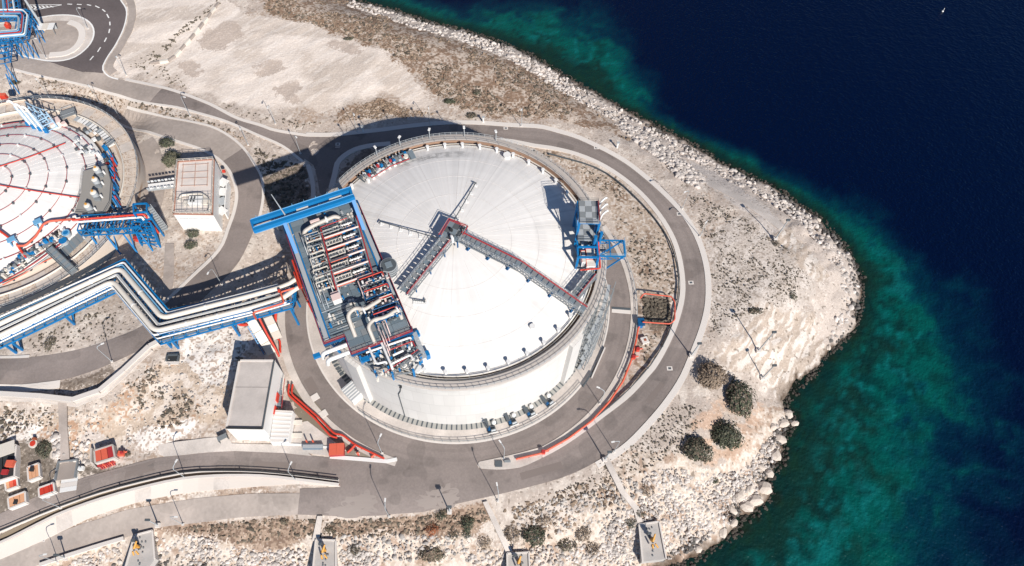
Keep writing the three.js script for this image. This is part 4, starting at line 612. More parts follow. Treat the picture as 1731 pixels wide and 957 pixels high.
// lower pipe gallery hanging over the rim at the south end
{
  const o = thing('pipe_gallery', 'lower open gallery of white pipes and blue frames below the platform south end', 'pipe gallery', PO, PTURN); const y = -2.2;
  const f = new MB(); for (const [x, z] of [[6.6, 42.4], [11, 42.4], [15, 42.4], [19.4, 42.4], [8.6, 47], [12, 49], [16.6, 50.2], [19.4, 47.6]]) { const w = onPlat(x, 0, z), r = Math.hypot(w.x - TC.x, w.z - TC.z), ft = (r > TR ? TH - 0.4 : r > DR ? TH : domeY(r)) - 30; f.bar(V(x, y + 1.4, z), V(x, ft, z), 0.5); } f.build('column', M.blue, o);
  const g = new MB(); for (const [a, b] of [[[6.6, 42.4], [8.6, 47]], [[8.6, 47], [12, 49]], [[12, 49], [16.6, 50.2]], [[16.6, 50.2], [19.8, 47.6]], [[19.4, 42], [19.8, 47.6]], [[11, 42.4], [12, 49]], [[15, 42.4], [16.4, 50]], [[8.6, 46.4], [19.6, 46.4]], [[7.6, 44.4], [19.5, 44.4]]]) g.bar(V(a[0], y, a[1]), V(b[0], y, b[1]), 0.28, 0.45); g.bar(V(11, y + 1.2, 49.4), V(19.8, y + 1.4, 46.8), 0.25).bar(V(12, y + 1.2, 50.2), V(20, y + 1.4, 47.6), 0.2); g.build('beams', M.steel, o);
  for (let k = 0; k < 12; k++) new MB().box(13 + (k % 4) * 1.6, y + 0.3, 43.2 + Math.floor(k / 4) * 1.8, 1.5, 0.1, 1.7).build('grating', k % 2 ? M.grate : M.steel, o);
  for (let k = 0; k < 6; k++) new MB().box(20.1, y + 1.2, 42 + k * 1.2, 1.1, 0.1, 1.1).build('grating', M.galv, o);
  new MB().pipe([V(8.2, y + 1.8, 42.2), V(18.8, y + 1.8, 42.6), V(18.8, y - 0.6, 42.6)], 0.27, 0.6, 10).build('pipe', M.white, o);
  new MB().pipe([V(9.2, y + 2.4, 41.6), V(9.4, y + 2.2, 46), V(11.6, y + 2, 46.2), V(11.6, y - 1, 46.2)], 0.27, 0.6, 10).build('pipe', M.white, o);
  new MB().pipe([V(12.2, y + 2.4, 41.4), V(12.4, y + 2.2, 48), V(12.4, y - 1.2, 48.4)], 0.3, 0.6, 10).build('pipe', M.white, o);
  new MB().pipe([V(12.6, y + 1.5, 47), V(17.4, y + 1.5, 46.6), V(17.4, y + 1.5, 48)], 0.27, 0.6, 10).build('pipe', M.white, o); new MB().pipe([V(13.6, y + 1.2, 45), V(16.2, y + 1.2, 44.8)], 0.3).build('pipe', M.white, o);
  new MB().pipe([V(13, y + 1.6, 43.6), V(19, y + 1.6, 43.6), V(19, y + 1.6, 45)], 0.16).pipe([V(10.6, y + 1.4, 48.4), V(19.4, y + 1.4, 46)], 0.12).build('fire_water_pipe', M.redDeep, o);
  new MB().box(9, y + 0.8, 43.2, 4.6, 0.5, 1.2).build('blue_tray', M.blue, o);
  for (let k = 0; k < 70; k++) { const x = rr(8.4, 19.4), z = rr(42.6, 49.4), s = rr(0.18, 0.5); new MB().box(x, y + 0.9, z, s, rr(0.5, 1.5), s).build('valve', [M.white, M.steelDark, M.galv, M.blue, M.cream, M.steel][k % 6], o); }
  for (const [x, z] of [[20.9, 41.2], [21.2, 47]]) new MB().box(x, y - 1.5, z, 0.9, 3, 1.3).build('roof_bracket', M.blue, o);
}
{ const o = thing('loop_pipes', 'two thick white pipes bending in a U beside the platform south west corner', 'pipe', PO, PTURN); for (const [z, x, y] of [[38.4, -1.0, -0.6], [40.3, -0.4, -0.9]]) new MB().pipe([V(5.4, y, z), V(x, y, z), V(x - 0.4, y - 3, z - 0.5)], 0.52, 1, 14).build('pipe', M.white, o); new MB().box(-2.4, -1, 38.2, 1.6, 0.9, 1.0).build('bracket', M.blue, o); new MB().bar(V(-0.8, -4, 37.6), V(4, -0.8, 36.6), 0.3).build('bracket', M.blue, o); }
// small deck along the rim, left of the dome top
{
  const o = thing('rim_manifold', 'row of grey valves, small decks and white feet along the rim north of the platform', 'valve manifold', TC.clone()); const a0 = az(566, 330) , a1 = az(655, 290);
  for (let k = 0; k < 16; k++) { const a = lerp(-0.86, -0.44, k / 15), L0 = onRing(V(0, 0, 0), DR + 0.4, a, TH + 0.7), L1 = onRing(V(0, 0, 0), DR - 2.6, a, TH + 0.7); const m = new MB().rod(L0, L1, 0.2); m.build('branch_pipe', [M.steelDark, M.cream, M.galv, M.blueDark][k % 4], o); if (k % 2) { const p = onRing(V(0, 0, 0), DR - 2.8, a, 0); new MB().box(p.x, domeY(DR - 2.8) + 0.5, p.z, 0.7, 1.3, 0.7, -a).build('foot', M.white, o); } const q = onRing(V(0, 0, 0), DR - 1 - (k % 3) * 0.5, a + 0.01, TH + 1.1); new MB().box(q.x, q.y, q.z, 0.7, 0.8, 0.6, -a).build('valve', [M.steelDark, M.blue, M.redDeep, M.steel][(k * 3) % 4], o); }
  for (let k = 0; k < 4; k++) { const a = -0.52 + k * 0.045, p = onRing(V(0, 0, 0), DR - 2.2, a, TH + 1); new MB().box(p.x, p.y, p.z, 1.6, 0.12, 3.2, -a).build('grating', k % 2 ? M.grate : M.steel, o); } const p = onRing(V(0, 0, 0), DR - 2.3, -0.44, TH + 1); new MB().cyl(p.x, p.y, p.z, 0.75, 0.5, 16).build('hatch', M.cream, o); new MB().pipe([onRing(V(0, 0, 0), DR - 3.4, -0.8, TH + 1.3), onRing(V(0, 0, 0), DR - 3.4, -0.6, TH + 1.3), onRing(V(0, 0, 0), DR - 3.6, -0.42, TH + 1.3)], 0.13).build('fire_water_pipe', M.redDeep, o);
}

// ---------- blue tower on the right rim ----------
{
  const o = thing('stair_tower', 'tall blue steel tower with two grey decks on the right rim', 'tower', V(24.4, 0, -103.2), -0.03);
  const W = 4.9, D = 13.5, col = [[0, 0], [W, 0], [0, 6.3], [W, 6.3], [0, 13], [W, 13]];
  for (const [x, z] of col) { const top = z < 7 ? 36 : 31; const w = V(24.4 + x, 0, -103.2 + z), r = Math.hypot(w.x - TC.x, w.z - TC.z), ft = r > DR ? TH - 0.2 : domeY(r); new MB().bar(V(x, top, z), V(x, ft, z), 0.55).build('column', M.blue, o); }
  for (const [y, z0, z1] of [[36, -0.4, 6.6], [31.2, -0.3, 8.4], [26.6, 5, 13.6]]) for (let i = 0; i < 3; i++) for (let z = z0, j = 0; z < z1 - 0.1; z += 1.75, j++) new MB().box((i + 0.5) * W / 3, y, z + 0.85, W / 3 - 0.06, 0.14, 1.68).build('deck_panel', (i + j) % 2 ? M.galv : M.steel, o);
  const b = new MB(); for (const y of [35.7, 30.9, 28.4]) for (const [a, c] of [[[0, 0], [W, 0]], [[0, 0], [0, 6.3]], [[W, 0], [W, 6.3]], [[0, 6.3], [W, 6.3]]]) b.bar(V(a[0], y, a[1]), V(c[0], y, c[1]), 0.28, 0.4); for (const x of [0, W]) { b.bar(V(x, 35.7, 0), V(x, 31, 6.3), 0.25).bar(V(x, 31, 0), V(x, 27, 6.3), 0.25).bar(V(x, 30.6, 6.3), V(x, 30.6, 13), 0.4).bar(V(x, 30.6, 13), V(x, 26.6, 7), 0.3); } b.bar(V(0, 30.8, 13), V(W, 30.8, 13), 0.45).bar(V(0, 30.8, 10), V(W, 30.8, 10), 0.45); b.build('beams', M.blue, o);
  for (const [x, z] of [[4.6, 2.4], [5.7, 4.4], [4.2, 5.6]]) new MB().cyl(x, 27, z + 3, 0.42, 6.5, 12).build('riser_pipe', M.blue, o);
  const g = new MB(); for (const [y, z1] of [[36, 6.6], [31.2, 8.4]]) for (const h of [0.55, 1.1]) g.bar(V(0, y + h, -0.4), V(W, y + h, -0.4), 0.07).bar(V(0, y + h, -0.4), V(0, y + h, z1), 0.07).bar(V(W, y + h, -0.4), V(W, y + h, z1), 0.07).bar(V(0, y + h, z1), V(W, y + h, z1), 0.07); g.build('railing', M.steelDark, o);
  for (let k = 0; k < 3; k++) { const z = 0.2 + k * 2.0; new MB().pipe([V(5.2, 35.2, z + 0.7), V(5.4, 37.0, z + 0.5), V(6.5, 37.9, z - 0.1), V(6.9, 37.9, z - 0.15)], 0.24, 0.7, 10).build('goose_neck_vent', M.white, o); }
  new MB().rod(V(4.9, 36.6, 0), V(4.9, 36.6, 6), 0.16).build('vent_header', M.redDeep, o);
  new MB().pipe([V(5.5, 32, 6.4), V(5.5, 29, 8), V(5.7, 28, 14.4), V(0.8, 27.4, 14.6)], 0.22).build('fire_water_pipe', M.red, o);
  // outrigger over the apron
  const s = new MB(); for (const z of [6.4, 11.2]) { s.bar(V(W, 28.6, z), V(12, 28.6, z), 0.3, 0.35); s.bar(V(W, 27.2, z), V(9, 27.4, z), 0.2); for (let x = W; x < 11; x += 1.8) s.bar(V(x, 28.6, z), V(x + 1.8, 27.3, z), 0.16); s.bar(V(W + 0.3, 22.4, z + 2), V(11.6, 28.4, z), 0.3); } s.bar(V(12, 28.6, 6.4), V(12, 28.6, 11.2), 0.4).bar(V(8.4, 28.6, 6.4), V(8.4, 28.6, 11.2), 0.3).bar(V(5, 28.6, 11.2), V(12, 28.6, 6.4), 0.25); s.build('outrigger', M.blue, o);
  const r = new MB(); for (const h of [0.55, 1.1]) r.bar(V(W, 28.8 + h, 11.3), V(12.1, 28.8 + h, 11.3), 0.07).bar(V(12.1, 28.8 + h, 6.3), V(12.1, 28.8 + h, 11.3), 0.07); r.build('outrigger_railing', M.blueLight, o);
  for (let k = 0; k < 14; k++) new MB().box(rr(0.6, W - 0.5), 28.4, rr(7.4, 9.6), 0.5, rr(0.5, 1.2), 0.5).build('valve', [M.blueDark, M.white, M.steelDark, M.blue][k % 4], o);
}
[['taller white equipment cabin with a red edge at the foot of the blue tower', 3.0, 10.8, 2.1, 2.4, 2.6], ['lower white cabin in front of the taller cabin below the blue tower', 3.0, 13.2, 2.2, 1.6, 2.0], ['narrow white cabin standing left of the two cabins below the blue tower', 1.2, 11.6, 0.9, 2.2, 3.4]].forEach(([l, x, z, w, h, d]) => { const o = thing('equipment_cabin', l, 'cabin', V(24.4 + x, 26.7, -103.2 + z)); new MB().box(0, h / 2, 0, w, h, d).build('body', M.white, o); new MB().box(0, h + 0.06, -d * 0.25, w + 0.12, 0.12, d * 0.5 - 0.1).box(0, h + 0.06, d * 0.25, w + 0.12, 0.12, d * 0.5 - 0.1).build('roof_panel', M.cream, o); new MB().box(0, h + 0.1, -d / 2, w + 0.2, 0.16, 0.12).box(-w / 2, h + 0.1, 0, 0.12, 0.16, d).build('trim', M.red, o); new MB().box(0, h * 0.45, d / 2 + 0.02, w * 0.4, h * 0.8, 0.05).build('door', M.galv, o); });
// scaffold stair outside the right wall
{
  const A = P(1016, 556, 8), B = P(990, 604, 3), o = thing('scaffold_stair', 'grey zigzag scaffold stair climbing the outside of the tank wall on the right', 'stair'); const a0 = az(990, 628), a1 = az(1024, 558); const r0 = TR + 0.6, r1 = TR + 3.1, n = 6;
  for (let k = 0; k <= n; k++) { const a = lerp(a0, a1, k / n), m = new MB(); for (const r of [r0, r1]) m.bar(onRing(TC, r, a, 0.2), onRing(TC, r, a, TH + 0.6), 0.16); for (let y = 3; y < TH; y += 3.2) m.bar(onRing(TC, r0, a, y), onRing(TC, r1, a, y), 0.13); m.build('post_frame', M.steel, o); }
  for (let j = 0, y = 0.4; y < TH - 3; j++, y += 3.2) { const k = j % 2 ? [a1, a0] : [a0, a1]; const st = new MB(); for (let s = 0; s < 12; s++) { const p = onRing(TC, (r0 + r1) / 2, lerp(k[0], k[1], (s + 0.5) / 12), y + 3.2 * (s + 0.5) / 12); st.box(p.x, p.y, p.z, 2.6, 0.1, 0.8, Math.PI - lerp(k[0], k[1], s / 12)); } st.build('stair_flight', M.galv, o); const ra = new MB(); for (const r of [r0, r1]) for (let s = 0; s < 4; s++) ra.bar(onRing(TC, r, lerp(k[0], k[1], s / 4), y + 1 + 3.2 * s / 4), onRing(TC, r, lerp(k[0], k[1], (s + 1) / 4), y + 1 + 3.2 * (s + 1) / 4), 0.1); ra.build('handrail', M.steel, o); }
  const br = new MB(); for (let k = 0; k < n; k++) for (let y = 3; y < TH - 4; y += 6.4) br.bar(onRing(TC, r1, lerp(a0, a1, k / n), y), onRing(TC, r1, lerp(a0, a1, (k + 1) / n), y + 3.2), 0.1); br.build('bracing', M.galv, o);
}
// nitrogen pump units on the apron
['first blue pump unit from the left at the foot of the tank', 'second blue pump unit from the left on the apron', 'third blue pump unit from the left on the apron', 'fourth blue pump unit, nearest the right buttress'].reduce((first, l, k) => {
  const [x, y] = [[831, 727], [866, 715], [897, 700], [928, 682]][k], p = P(x, y, 0.2), turn = Math.PI - az(x, y);
  if (first) { copy(first, l, p, turn); return first; }
  const o = thing('pump_unit', l, 'pump unit', p, turn, 'blue pump units along the tank apron');
  new MB().box(0, 0.25, 0, 2.2, 0.3, 1.5).build('skid_base', M.steelDark, o); new MB().ball(0.9, 1.4, -1.4, 0.62).build('tank_ball', M.white, o); new MB().cyl(0.9, 0, -1.5, 0.35, 0.9, 10).build('ball_stand', M.galv, o); new MB().box(-0.7, 0.9, -0.2, 0.7, 1.2, 0.9).build('control_panel', M.blueDark, o); new MB().rod(V(-0.2, 0.8, 0.4), V(1.0, 0.8, 0.4), 0.3, 0.3, 10).build('motor', M.galv, o); new MB().pipe([V(-1.1, 0.4, -0.4), V(-1.1, 2.2, -0.4), V(-1.1, 2.2, -2.4)], 0.16).build('pipe', M.steelDark, o); new MB().box(-1.1, 2.5, -1.2, 0.9, 0.12, 2.4).build('cover_plate', M.steelDark, o); new MB().box(0.2, 0.5, 1.05, 2.4, 0.12, 0.12).box(0.2, 0.9, 1.05, 2.4, 0.1, 0.1).build('guard', M.white, o);
  return o;
}, null);
{ const p = P(598, 668, 0.2), o = thing('equipment_shed', 'small white corrugated shed beside the left buttress of the tank', 'shed', p, Math.PI - az(598, 668) - 0.05); new MB().box(0, 1.4, 0, 4.6, 2.8, 3.4).build('wall', M.white, o); for (let k = 0; k < 12; k++) new MB().box(-2.2 + k * 0.4, 2.92, 0, 0.36, 0.14 + (k % 2) * 0.06, 3.7).build('roof_panel', k % 2 ? M.white : M.galv, o); for (const z of [-0.7, 0.6]) new MB().box(-2.33, 1.2, z, 0.06, 1.8, 0.8).build('door', M.galv, o); }
// ---------- the half-buried tank on the left ----------
const tank2 = thing('buried_tank', 'half buried concrete tank with red ringed white dome, cut by the left edge', 'storage tank', LC.clone());
M.oldConcrete = mapped(512, (u, v) => { const a = tile(u, v, 4, 5), b = tile(u + 0.2, v, 12, 4), k = 0.88 + 0.16 * a; const s = sstep(0.55, 0.72, b); return [lerp(206, 168, s) * k, lerp(192, 144, s) * k, lerp(178, 124, s) * k]; }, 0.9, 1);
const L0 = V(0, 0, 0), LD = 31, LDY = LH + 0.6, LDH = 6, LSR = (LD * LD + LDH * LDH) / (2 * LDH), ldY = (r) => LDY + LDH - LSR + Math.sqrt(LSR * LSR - r * r);
mesh(lathe([[LR, -1], [LR, LH + 0.9], [LR - 0.5, LH + 0.9], [LR - 0.5, LH]]), 'wall', M.oldConcrete, tank2);
for (let k = 0; k < 64; k++) { const a0 = k / 64 * 6.2832, a1 = (k + 0.975) / 64 * 6.2832; for (const [r0, r1, y] of [[LR - 0.5, 36.2, LH], [36.0, 33.4, LH - 0.35]]) { const g = lathe([[r0, y], [r1, y - 0.02]], 3, Math.PI - a1, a1 - a0); mesh(g, 'deck_slab', [M.oldConcrete, M.pavement, M.oldConcrete][Math.floor(hash(k, r0 | 0) * 3)], tank2); } }
mesh(lathe([[LR - 0.5, LH - 0.1], [33.2, LH - 0.45], [33.2, LH - 1.2], [LD + 0.1, LH - 1.2], [LD + 0.1, LDY]]), 'ring_floor', M.oldConcrete, tank2);
mesh(lathe([[36.4, LH + 0.02], [36.4, LH + 0.5], [36.0, LH + 0.5], [36.0, LH - 0.3]]), 'ring_curb', M.cream, tank2);
{ const pr = []; for (let k = 0; k <= 24; k++) { const r = LD * (1 - k / 24); pr.push([Math.max(r, 0.001), ldY(r)]); } mesh(lathe(pr, 140), 'dome_roof', M.dome, tank2); }
for (const r of [7, 11.8, 16.6, 21.4, 26.2, 29.4]) { const mb = new MB(); ringTube(mb, r, ldY(r) + 0.55, r > 26 ? 0.15 : 0.11, 110); mb.build('spray_ring', M.redDeep, tank2); const n = Math.round(r * 1.1); for (let k = 0; k < n; k++) { const p = onRing(L0, r, (k + 0.5) / n * 6.2832, ldY(r)); if (p.x < -18) continue; new MB().box(p.x, p.y + 0.3, p.z, 0.5, 0.75, 0.5).build('pipe_clip', k % 3 ? M.steelDark : M.white, tank2); } }
for (let k = 0; k < 56; k++) { const a = k / 56 * 6.2832, mb = new MB(); for (let r = k % 2 ? 12 : 5; r < LD - 1; r += 5) mb.bar(onRing(L0, r, a, ldY(r) + 0.03), onRing(L0, Math.min(r + 5, LD - 0.6), a, ldY(Math.min(r + 5, LD - 0.6)) + 0.03), 0.08, 0.06); mb.build('roof_seam', seamMat, tank2); }
{ const mb = new MB(); for (const y of [0.5, 1.1]) ringTube(mb, LR - 0.2, LH + 0.9 + y, 0.08, 120); for (let k = 0; k < 100; k++) { const p = onRing(L0, LR - 0.2, k / 100 * 6.2832, LH); mb.box(p.x, LH + 1.4, p.z, 0.12, 1.2, 0.12); } mb.build('railing', M.galv, tank2); }
const onL = (px, py, up = 0.6) => { let p = P(px, py, 10); for (let k = 0; k < 6; k++) { const r = Math.hypot(p.x - LC.x, p.z - LC.z); p = P(px, py, (r < LD ? ldY(r) : LH) + up); } return p; };
const redRun = (label, pts, r = 0.22, mat = M.red, name = 'fire_water_pipe') => { const o = thing(name, label, 'pipe'); new MB().pipe(pts, r, r * 3).build('pipe', mat, o); const s = new MB(); for (let k = 0; k < pts.length - 1; k++) { const n = Math.max(1, Math.round(pts[k].distanceTo(pts[k + 1]) / 5)); for (let j = 0; j < n; j++) { const p = pts[k].clone().lerp(pts[k + 1], (j + 0.5) / n); s.box(p.x, p.y - r - 0.2, p.z, 0.45, 0.4, 0.45); } } s.build('supports', M.steelDark, o, 'stuff'); return o; };
const dl = (s, up) => list(s).map(([x, y]) => onL(x, y, up));
redRun('straight red pipe across the left dome, from the dome top to the upper right', dl('-6,283 50,265 110,242', 1), 0.16);
redRun('straight red pipe across the left dome towards the grey pump deck', dl('-6,312 66,324 135,334', 1), 0.16);
redRun('thick red pipe elbow resting on two pale blue stands on the left dome', dl('73,379 60,400 42,416 28,415', 1.6), 0.34, M.orange);
redRun('red pipe falling from the pale blue stand to the lower rim of the left dome', dl('28,412 36,425 45,437', 1.3), 0.3); redRun('double red pipe from the left picture edge to the pale blue stand', dl('-8,385 10,398 22,408', 1.4), 0.3);
redRun('red pipe bending from the pale blue stand to the blue rack', [onL(72, 380, 1.8), onL(82, 374, 1.8), onL(105, 372, 2), P(126, 370, 14)], 0.34, M.orange);
redRun('thin red pipe along the lower deck of the left tank', dl('4,482 40,463 62,448 88,436', 0.7), 0.14, M.orange);
for (const [x, y, l] of [[70, 382, 'pale blue pipe stand, the right one on the left dome'], [26, 412, 'pale blue pipe stand, the lower one on the left dome']]) { const p = onL(x, y, 0), o = thing('pipe_stand', l, 'stand', p, 0.6); for (const [dx, dz] of [[-0.9, -0.6], [0.9, -0.6], [-0.9, 0.6], [0.9, 0.6]]) new MB().bar(V(dx, 0, dz), V(dx * 0.7, 2.2, dz * 0.7), 0.25).build('leg', M.blueLight, o); new MB().box(0, 2.2, 0, 2.2, 0.25, 1.7).build('top_plate', M.blueLight, o); }
// decks with vessels on the left tank
{
  const o = thing('pump_deck', 'grey plated deck on the right side of the left tank', 'deck'); const C = list('141,289 181,279 190,310 187,345 176,364 150,362 126,360 137,325').map(([x, y]) => P(x, y, 11.5)); const sh = new THREE.Shape(C.map((p) => new THREE.Vector2(p.x, -p.z))); const g = new THREE.ExtrudeGeometry(sh, { depth: 0.25, bevelEnabled: false }); g.rotateX(-Math.PI / 2); g.translate(0, 11.3, 0); mesh(g, 'deck_plate', paint(148, 144, 138, 0.7), o);
  for (const p of C) new MB().bar(V(p.x, 11.2, p.z), V(p.x, LH - 1, p.z), 0.4).build('leg', M.blueDark, o); const r = new MB(); C.forEach((p, k) => { const q = C[(k + 1) % C.length]; for (const h of [0.55, 1.1]) r.bar(p.clone().setY(11.5 + h), q.clone().setY(11.5 + h), 0.07); }); r.build('railing', M.steelDark, o);
}
[[168, 293, 'topmost'], [165.5, 311, 'second from the top'], [163.5, 333, 'third from the top'], [153, 355, 'lowest']].forEach(([x, y, w], k, all) => {
  const p = P(x, y, 11.6), l = w + ' of four pale upright vessels on the grey pump deck'; if (k) { copy(all.o, l, p); return; }
  const o = all.o = thing('pump_vessel', l, 'vessel', p, 0, 'pump vessels on the left tank deck'); new MB().cyl(0, 0, 0, 0.95, 2.2, 16).build('shell', M.galv, o); new MB().ball(0, 2.2, 0, 0.95, 0.6, 0.95).build('head', M.cream, o); new MB().cyl(0, 2.6, 0, 0.35, 0.5, 10).build('nozzle', M.yellow, o); new MB().box(0.9, 0.5, 1.3, 1.7, 0.9, 0.8).build('motor_box', M.steel, o); new MB().cyl(1.7, 0, 0.2, 0.3, 1.2, 8).build('valve', M.white, o);
});
{ // clutter ring of pipes along the lower and right decks
  const o = thing('deck_manifold', 'band of small grey pipes, valves and boxes along the lower edge of the left dome', 'valve manifold');
  for (let k = 0; k < 150; k++) { const t = rnd(), p = onL(lerp(-10, 108, t) + rr(-4, 8), lerp(478, 395, t) + rr(-9, 6), 0.2), s = rr(0.3, 0.85); new MB().box(p.x, p.y + s * 0.8, p.z, s, s * rr(1, 2.6), s, rr(0, 1)).build('valve', [M.steelDark, M.white, M.galv, M.blue, M.steel, M.cream, M.dark, M.steel][k % 8], o); }
  for (let k = 0; k < 5; k++) new MB().pipe(list('-10,474 30,452 60,432 106,398').map(([x, y]) => onL(x - 3 + k * 3.2, y - 4 + k * 3.6, 0.6 + (k % 2) * 0.5)), 0.16).build('pipe', [M.steel, M.cream, M.steelDark, M.redDeep, M.galv][k], o);
  for (let k = 0; k < 12; k++) { const t = k / 12, p = onL(lerp(104, 150, t) + 6, lerp(420, 376, t) + 8, 0.25); new MB().box(p.x, p.y + 0.4 + (k % 3) * 0.05, p.z, 1.3, 0.12, 3.4, 0.8).build('grating', k % 2 ? M.steel : M.grate, o); }
}
for (const [x, y, l] of [[115, 398, 'ring shaped blue hatch lying on the lower right of the left dome'], [110, 411, 'solid blue round tank lid on the lower grating of the left tank']]) { const p = onL(x, y, 0.2), o = thing('round_tank', l, 'hatch', p); new MB().cyl(0, 0, 0, 1.05, 1.3, 20).build('shell', M.galv, o); new MB().cyl(0, 1.3, 0, 1.15, 0.14, 20).build('lid', x > 112 ? M.blueLight : M.blue, o); if (x > 112) new MB().cyl(0, 1.44, 0, 0.7, 0.06, 18).build('lid_inset', M.blue, o); }
{ const p = onL(84, 412, 0.2), o = thing('valve_platform', 'small grey platform with blue valves left of the blue lid', 'platform', p, 0.7); new MB().box(0, 0.9, 0, 3.4, 0.14, 2.6).build('grating', M.steel, o); new MB().box(-0.4, 1.6, 0, 1, 1.3, 0.9).box(0.9, 1.4, 0.6, 0.7, 1.0, 0.5).build('valve', M.blue, o); for (const [a, b] of [[-1.5, -1], [1.5, -1], [-1.5, 1], [1.5, 1]]) new MB().bar(V(a, 0, b), V(a, 0.9, b), 0.15).build('leg', M.steelDark, o); }
{ const a = onL(82, 420, 2), b = P(127, 462, LH + 1.2), o = thing('access_bridge', 'grey grated stair bridge from the left dome down over the ring deck', 'bridge'); for (let k = 0; k < 12; k++) new MB().bar(a.clone().lerp(b, k / 12), a.clone().lerp(b, (k + 0.88) / 12), 2.2, 0.12).build('grating', k % 2 ? M.steel : M.grate, o); const n = V(b.z - a.z, 0, a.x - b.x).normalize(); for (const s of [-1.1, 1.1]) new MB().bar(a.clone().addScaledVector(n, s).add(V(0, 1.1, 0)), b.clone().addScaledVector(n, s).add(V(0, 1.1, 0)), 0.1).bar(a.clone().addScaledVector(n, s), b.clone().addScaledVector(n, s), 0.25).build('handrail', M.steelDark, o); }
{ // the tall vent rack on the far side of the dome
  const o = thing('vent_rack', 'tall pale blue ladder rack with three white goose neck vents', 'rack'); const B = list('50,213 59,217 70,221 80,224'), S = list('86,205 86,205 86,205 86,205'); const foot = B.map(([x, y]) => onL(x, y, 0)), top = foot.map((p) => p.clone().setY(18.5)), back = foot.map((p) => p.clone().add(V(2.6, 0, -2.2)));
  foot.forEach((p, k) => { const f = new MB().bar(p, top[k], 0.22).bar(back[k], back[k].clone().setY(17.5), 0.3); for (let y = 11; y < 18; y += 2.4) f.bar(p.clone().setY(y), back[k].clone().setY(y), 0.25); f.build('ladder_frame', M.bluePale ??= paint(164, 194, 216, 0.5), o); new MB().box(p.x, p.y + 0.8, p.z, 1.0, 2.0, 1.0).build('base', M.blue, o); if (k) { const g = new MB(); for (let y = 11; y < 18.6; y += 2.4) g.bar(foot[k - 1].clone().setY(y), p.clone().setY(y), 0.22).bar(back[k - 1].clone().setY(y), back[k].clone().setY(y), 0.22); g.build('cross_beam', M.bluePale, o); } });
  [0, 1, 2].forEach((k) => { const p = top[k].clone().lerp(top[k + 1], 0.5); new MB().pipe([p.clone().setY(10), p.clone().setY(20.6), p.clone().setY(21.4).add(V(-0.9, 0, -0.3)), p.clone().setY(20.8).add(V(-1.8, 0, -0.5))], 0.36, 0.7, 10).build('goose_neck_vent', M.white, o); });
}
for (const [x, y, l, s] of [[96, 214, 'beige square equipment hut beside the pale blue rack', 1], [119, 197, 'grey round grated lift platform on the ring deck', 0]]) { const p = onL(x, y, 0.2); if (s) { const o = thing('equipment_hut', l, 'hut', p, 0.7); new MB().box(0, 1.1, 0, 3, 2.2, 2.4).build('body', M.cream, o); new MB().box(0.4, 2.26, 0, 3.2, 0.16, 2.6).build('roof', M.pink, o); new MB().box(2.2, 0.6, 1.2, 1.4, 1.2, 1.2).build('annex', M.pink, o); } else { const o = thing('lift_platform', l, 'platform', p, 0.5); new MB().box(0, 1.6, 0, 4.6, 0.14, 3.4).build('grating', M.steel, o); for (const [a, b] of [[-2, -1.4], [2, -1.4], [-2, 1.4], [2, 1.4]]) new MB().bar(V(a, 0, b), V(a, 2.8, b), 0.16).build('post', M.steelDark, o); new MB().box(0, 2.7, 1.7, 4.4, 0.1, 0.1).box(0, 2.7, -1.7, 4.4, 0.1, 0.1).build('railing', M.galv, o); } }
{ const o = thing('panel_row', 'curved row of pale panels along the outer deck of the left tank', 'panel row', LC.clone()); const a0 = Math.atan2(P(121, 205, 9).x - LC.x, -(P(121, 205, 9).z - LC.z)), a1 = Math.atan2(P(181, 248, 9).x - LC.x, -(P(181, 248, 9).z - LC.z)); for (let k = 0; k < 15; k++) { const a = lerp(a0, a1, k / 15), p = onRing(L0, 34.9, a, LH + 0.15); new MB().box(p.x, p.y, p.z, 1.5, 0.3, 1.9, -a).build('panel', k % 4 ? M.white : M.galv, o); } }
{ const o = thing('white_boxes', 'scattered white junction boxes on the deck below the curved panels', 'equipment'); for (let k = 0; k < 26; k++) { const p = onL(rr(124, 168), rr(218, 262), 0.2); new MB().box(p.x, p.y + 0.4, p.z, rr(0.5, 1.5), rr(0.4, 1.1), rr(0.5, 1.2), 0.8).build('junction_box', [M.white, M.steelDark, M.white, M.galv][k % 4], o); } }
{ const o = thing('deck_pipes', 'tangle of blue and red pipes between the pump deck and the ring deck', 'pipes'); for (let k = 0; k < 22; k++) { const t = k / 22, p = onL(lerp(188, 198, t) + rr(-4, 6), lerp(262, 350, t), 0.3); new MB().bar(p.clone().add(V(0, 2, 0)), p.clone().add(V(1.6, 0.3, 2.2)), 0.4).build('strut', [M.blue, M.blueDark, M.blue, M.redDeep][k % 4], o); if (k % 2) new MB().box(p.x - 1.5, p.y + 0.8, p.z, 0.9, 1.4, 0.8).build('valve', [M.steelDark, M.blueDark, M.redDeep][k % 3], o); } new MB().pipe(list('190,262 194,300 186,330 180,360').map(([x, y]) => onL(x, y, 2)), 0.18).build('fire_water_pipe', M.red, o); }
{ const p = onL(187, 246, 0.3), o = thing('blue_gate', 'small blue and grey crossing stair at the end of the curved panels', 'stair', p, 0.9); new MB().box(0, 1, 0, 3.2, 0.14, 1.6).build('grating', M.steel, o); new MB().box(-1.9, 0.9, 0.4, 1.1, 1.8, 1.1).build('valve_box', M.blue, o); new MB().box(0, 2, 0.8, 3.2, 0.1, 0.1).box(0, 2, -0.8, 3.2, 0.1, 0.1).build('handrail', M.galv, o); }
{ const p = P(8, 166, LH + 1), o = thing('fire_cabinet', 'red cabinet by the upper left railing of the left tank', 'cabinet', p); new MB().box(0, 0.7, 0, 2, 1.8, 1.2).build('body', M.red, o); new MB().box(0, 1.65, 0, 2.1, 0.1, 1.3).build('lid', M.orange, o); }

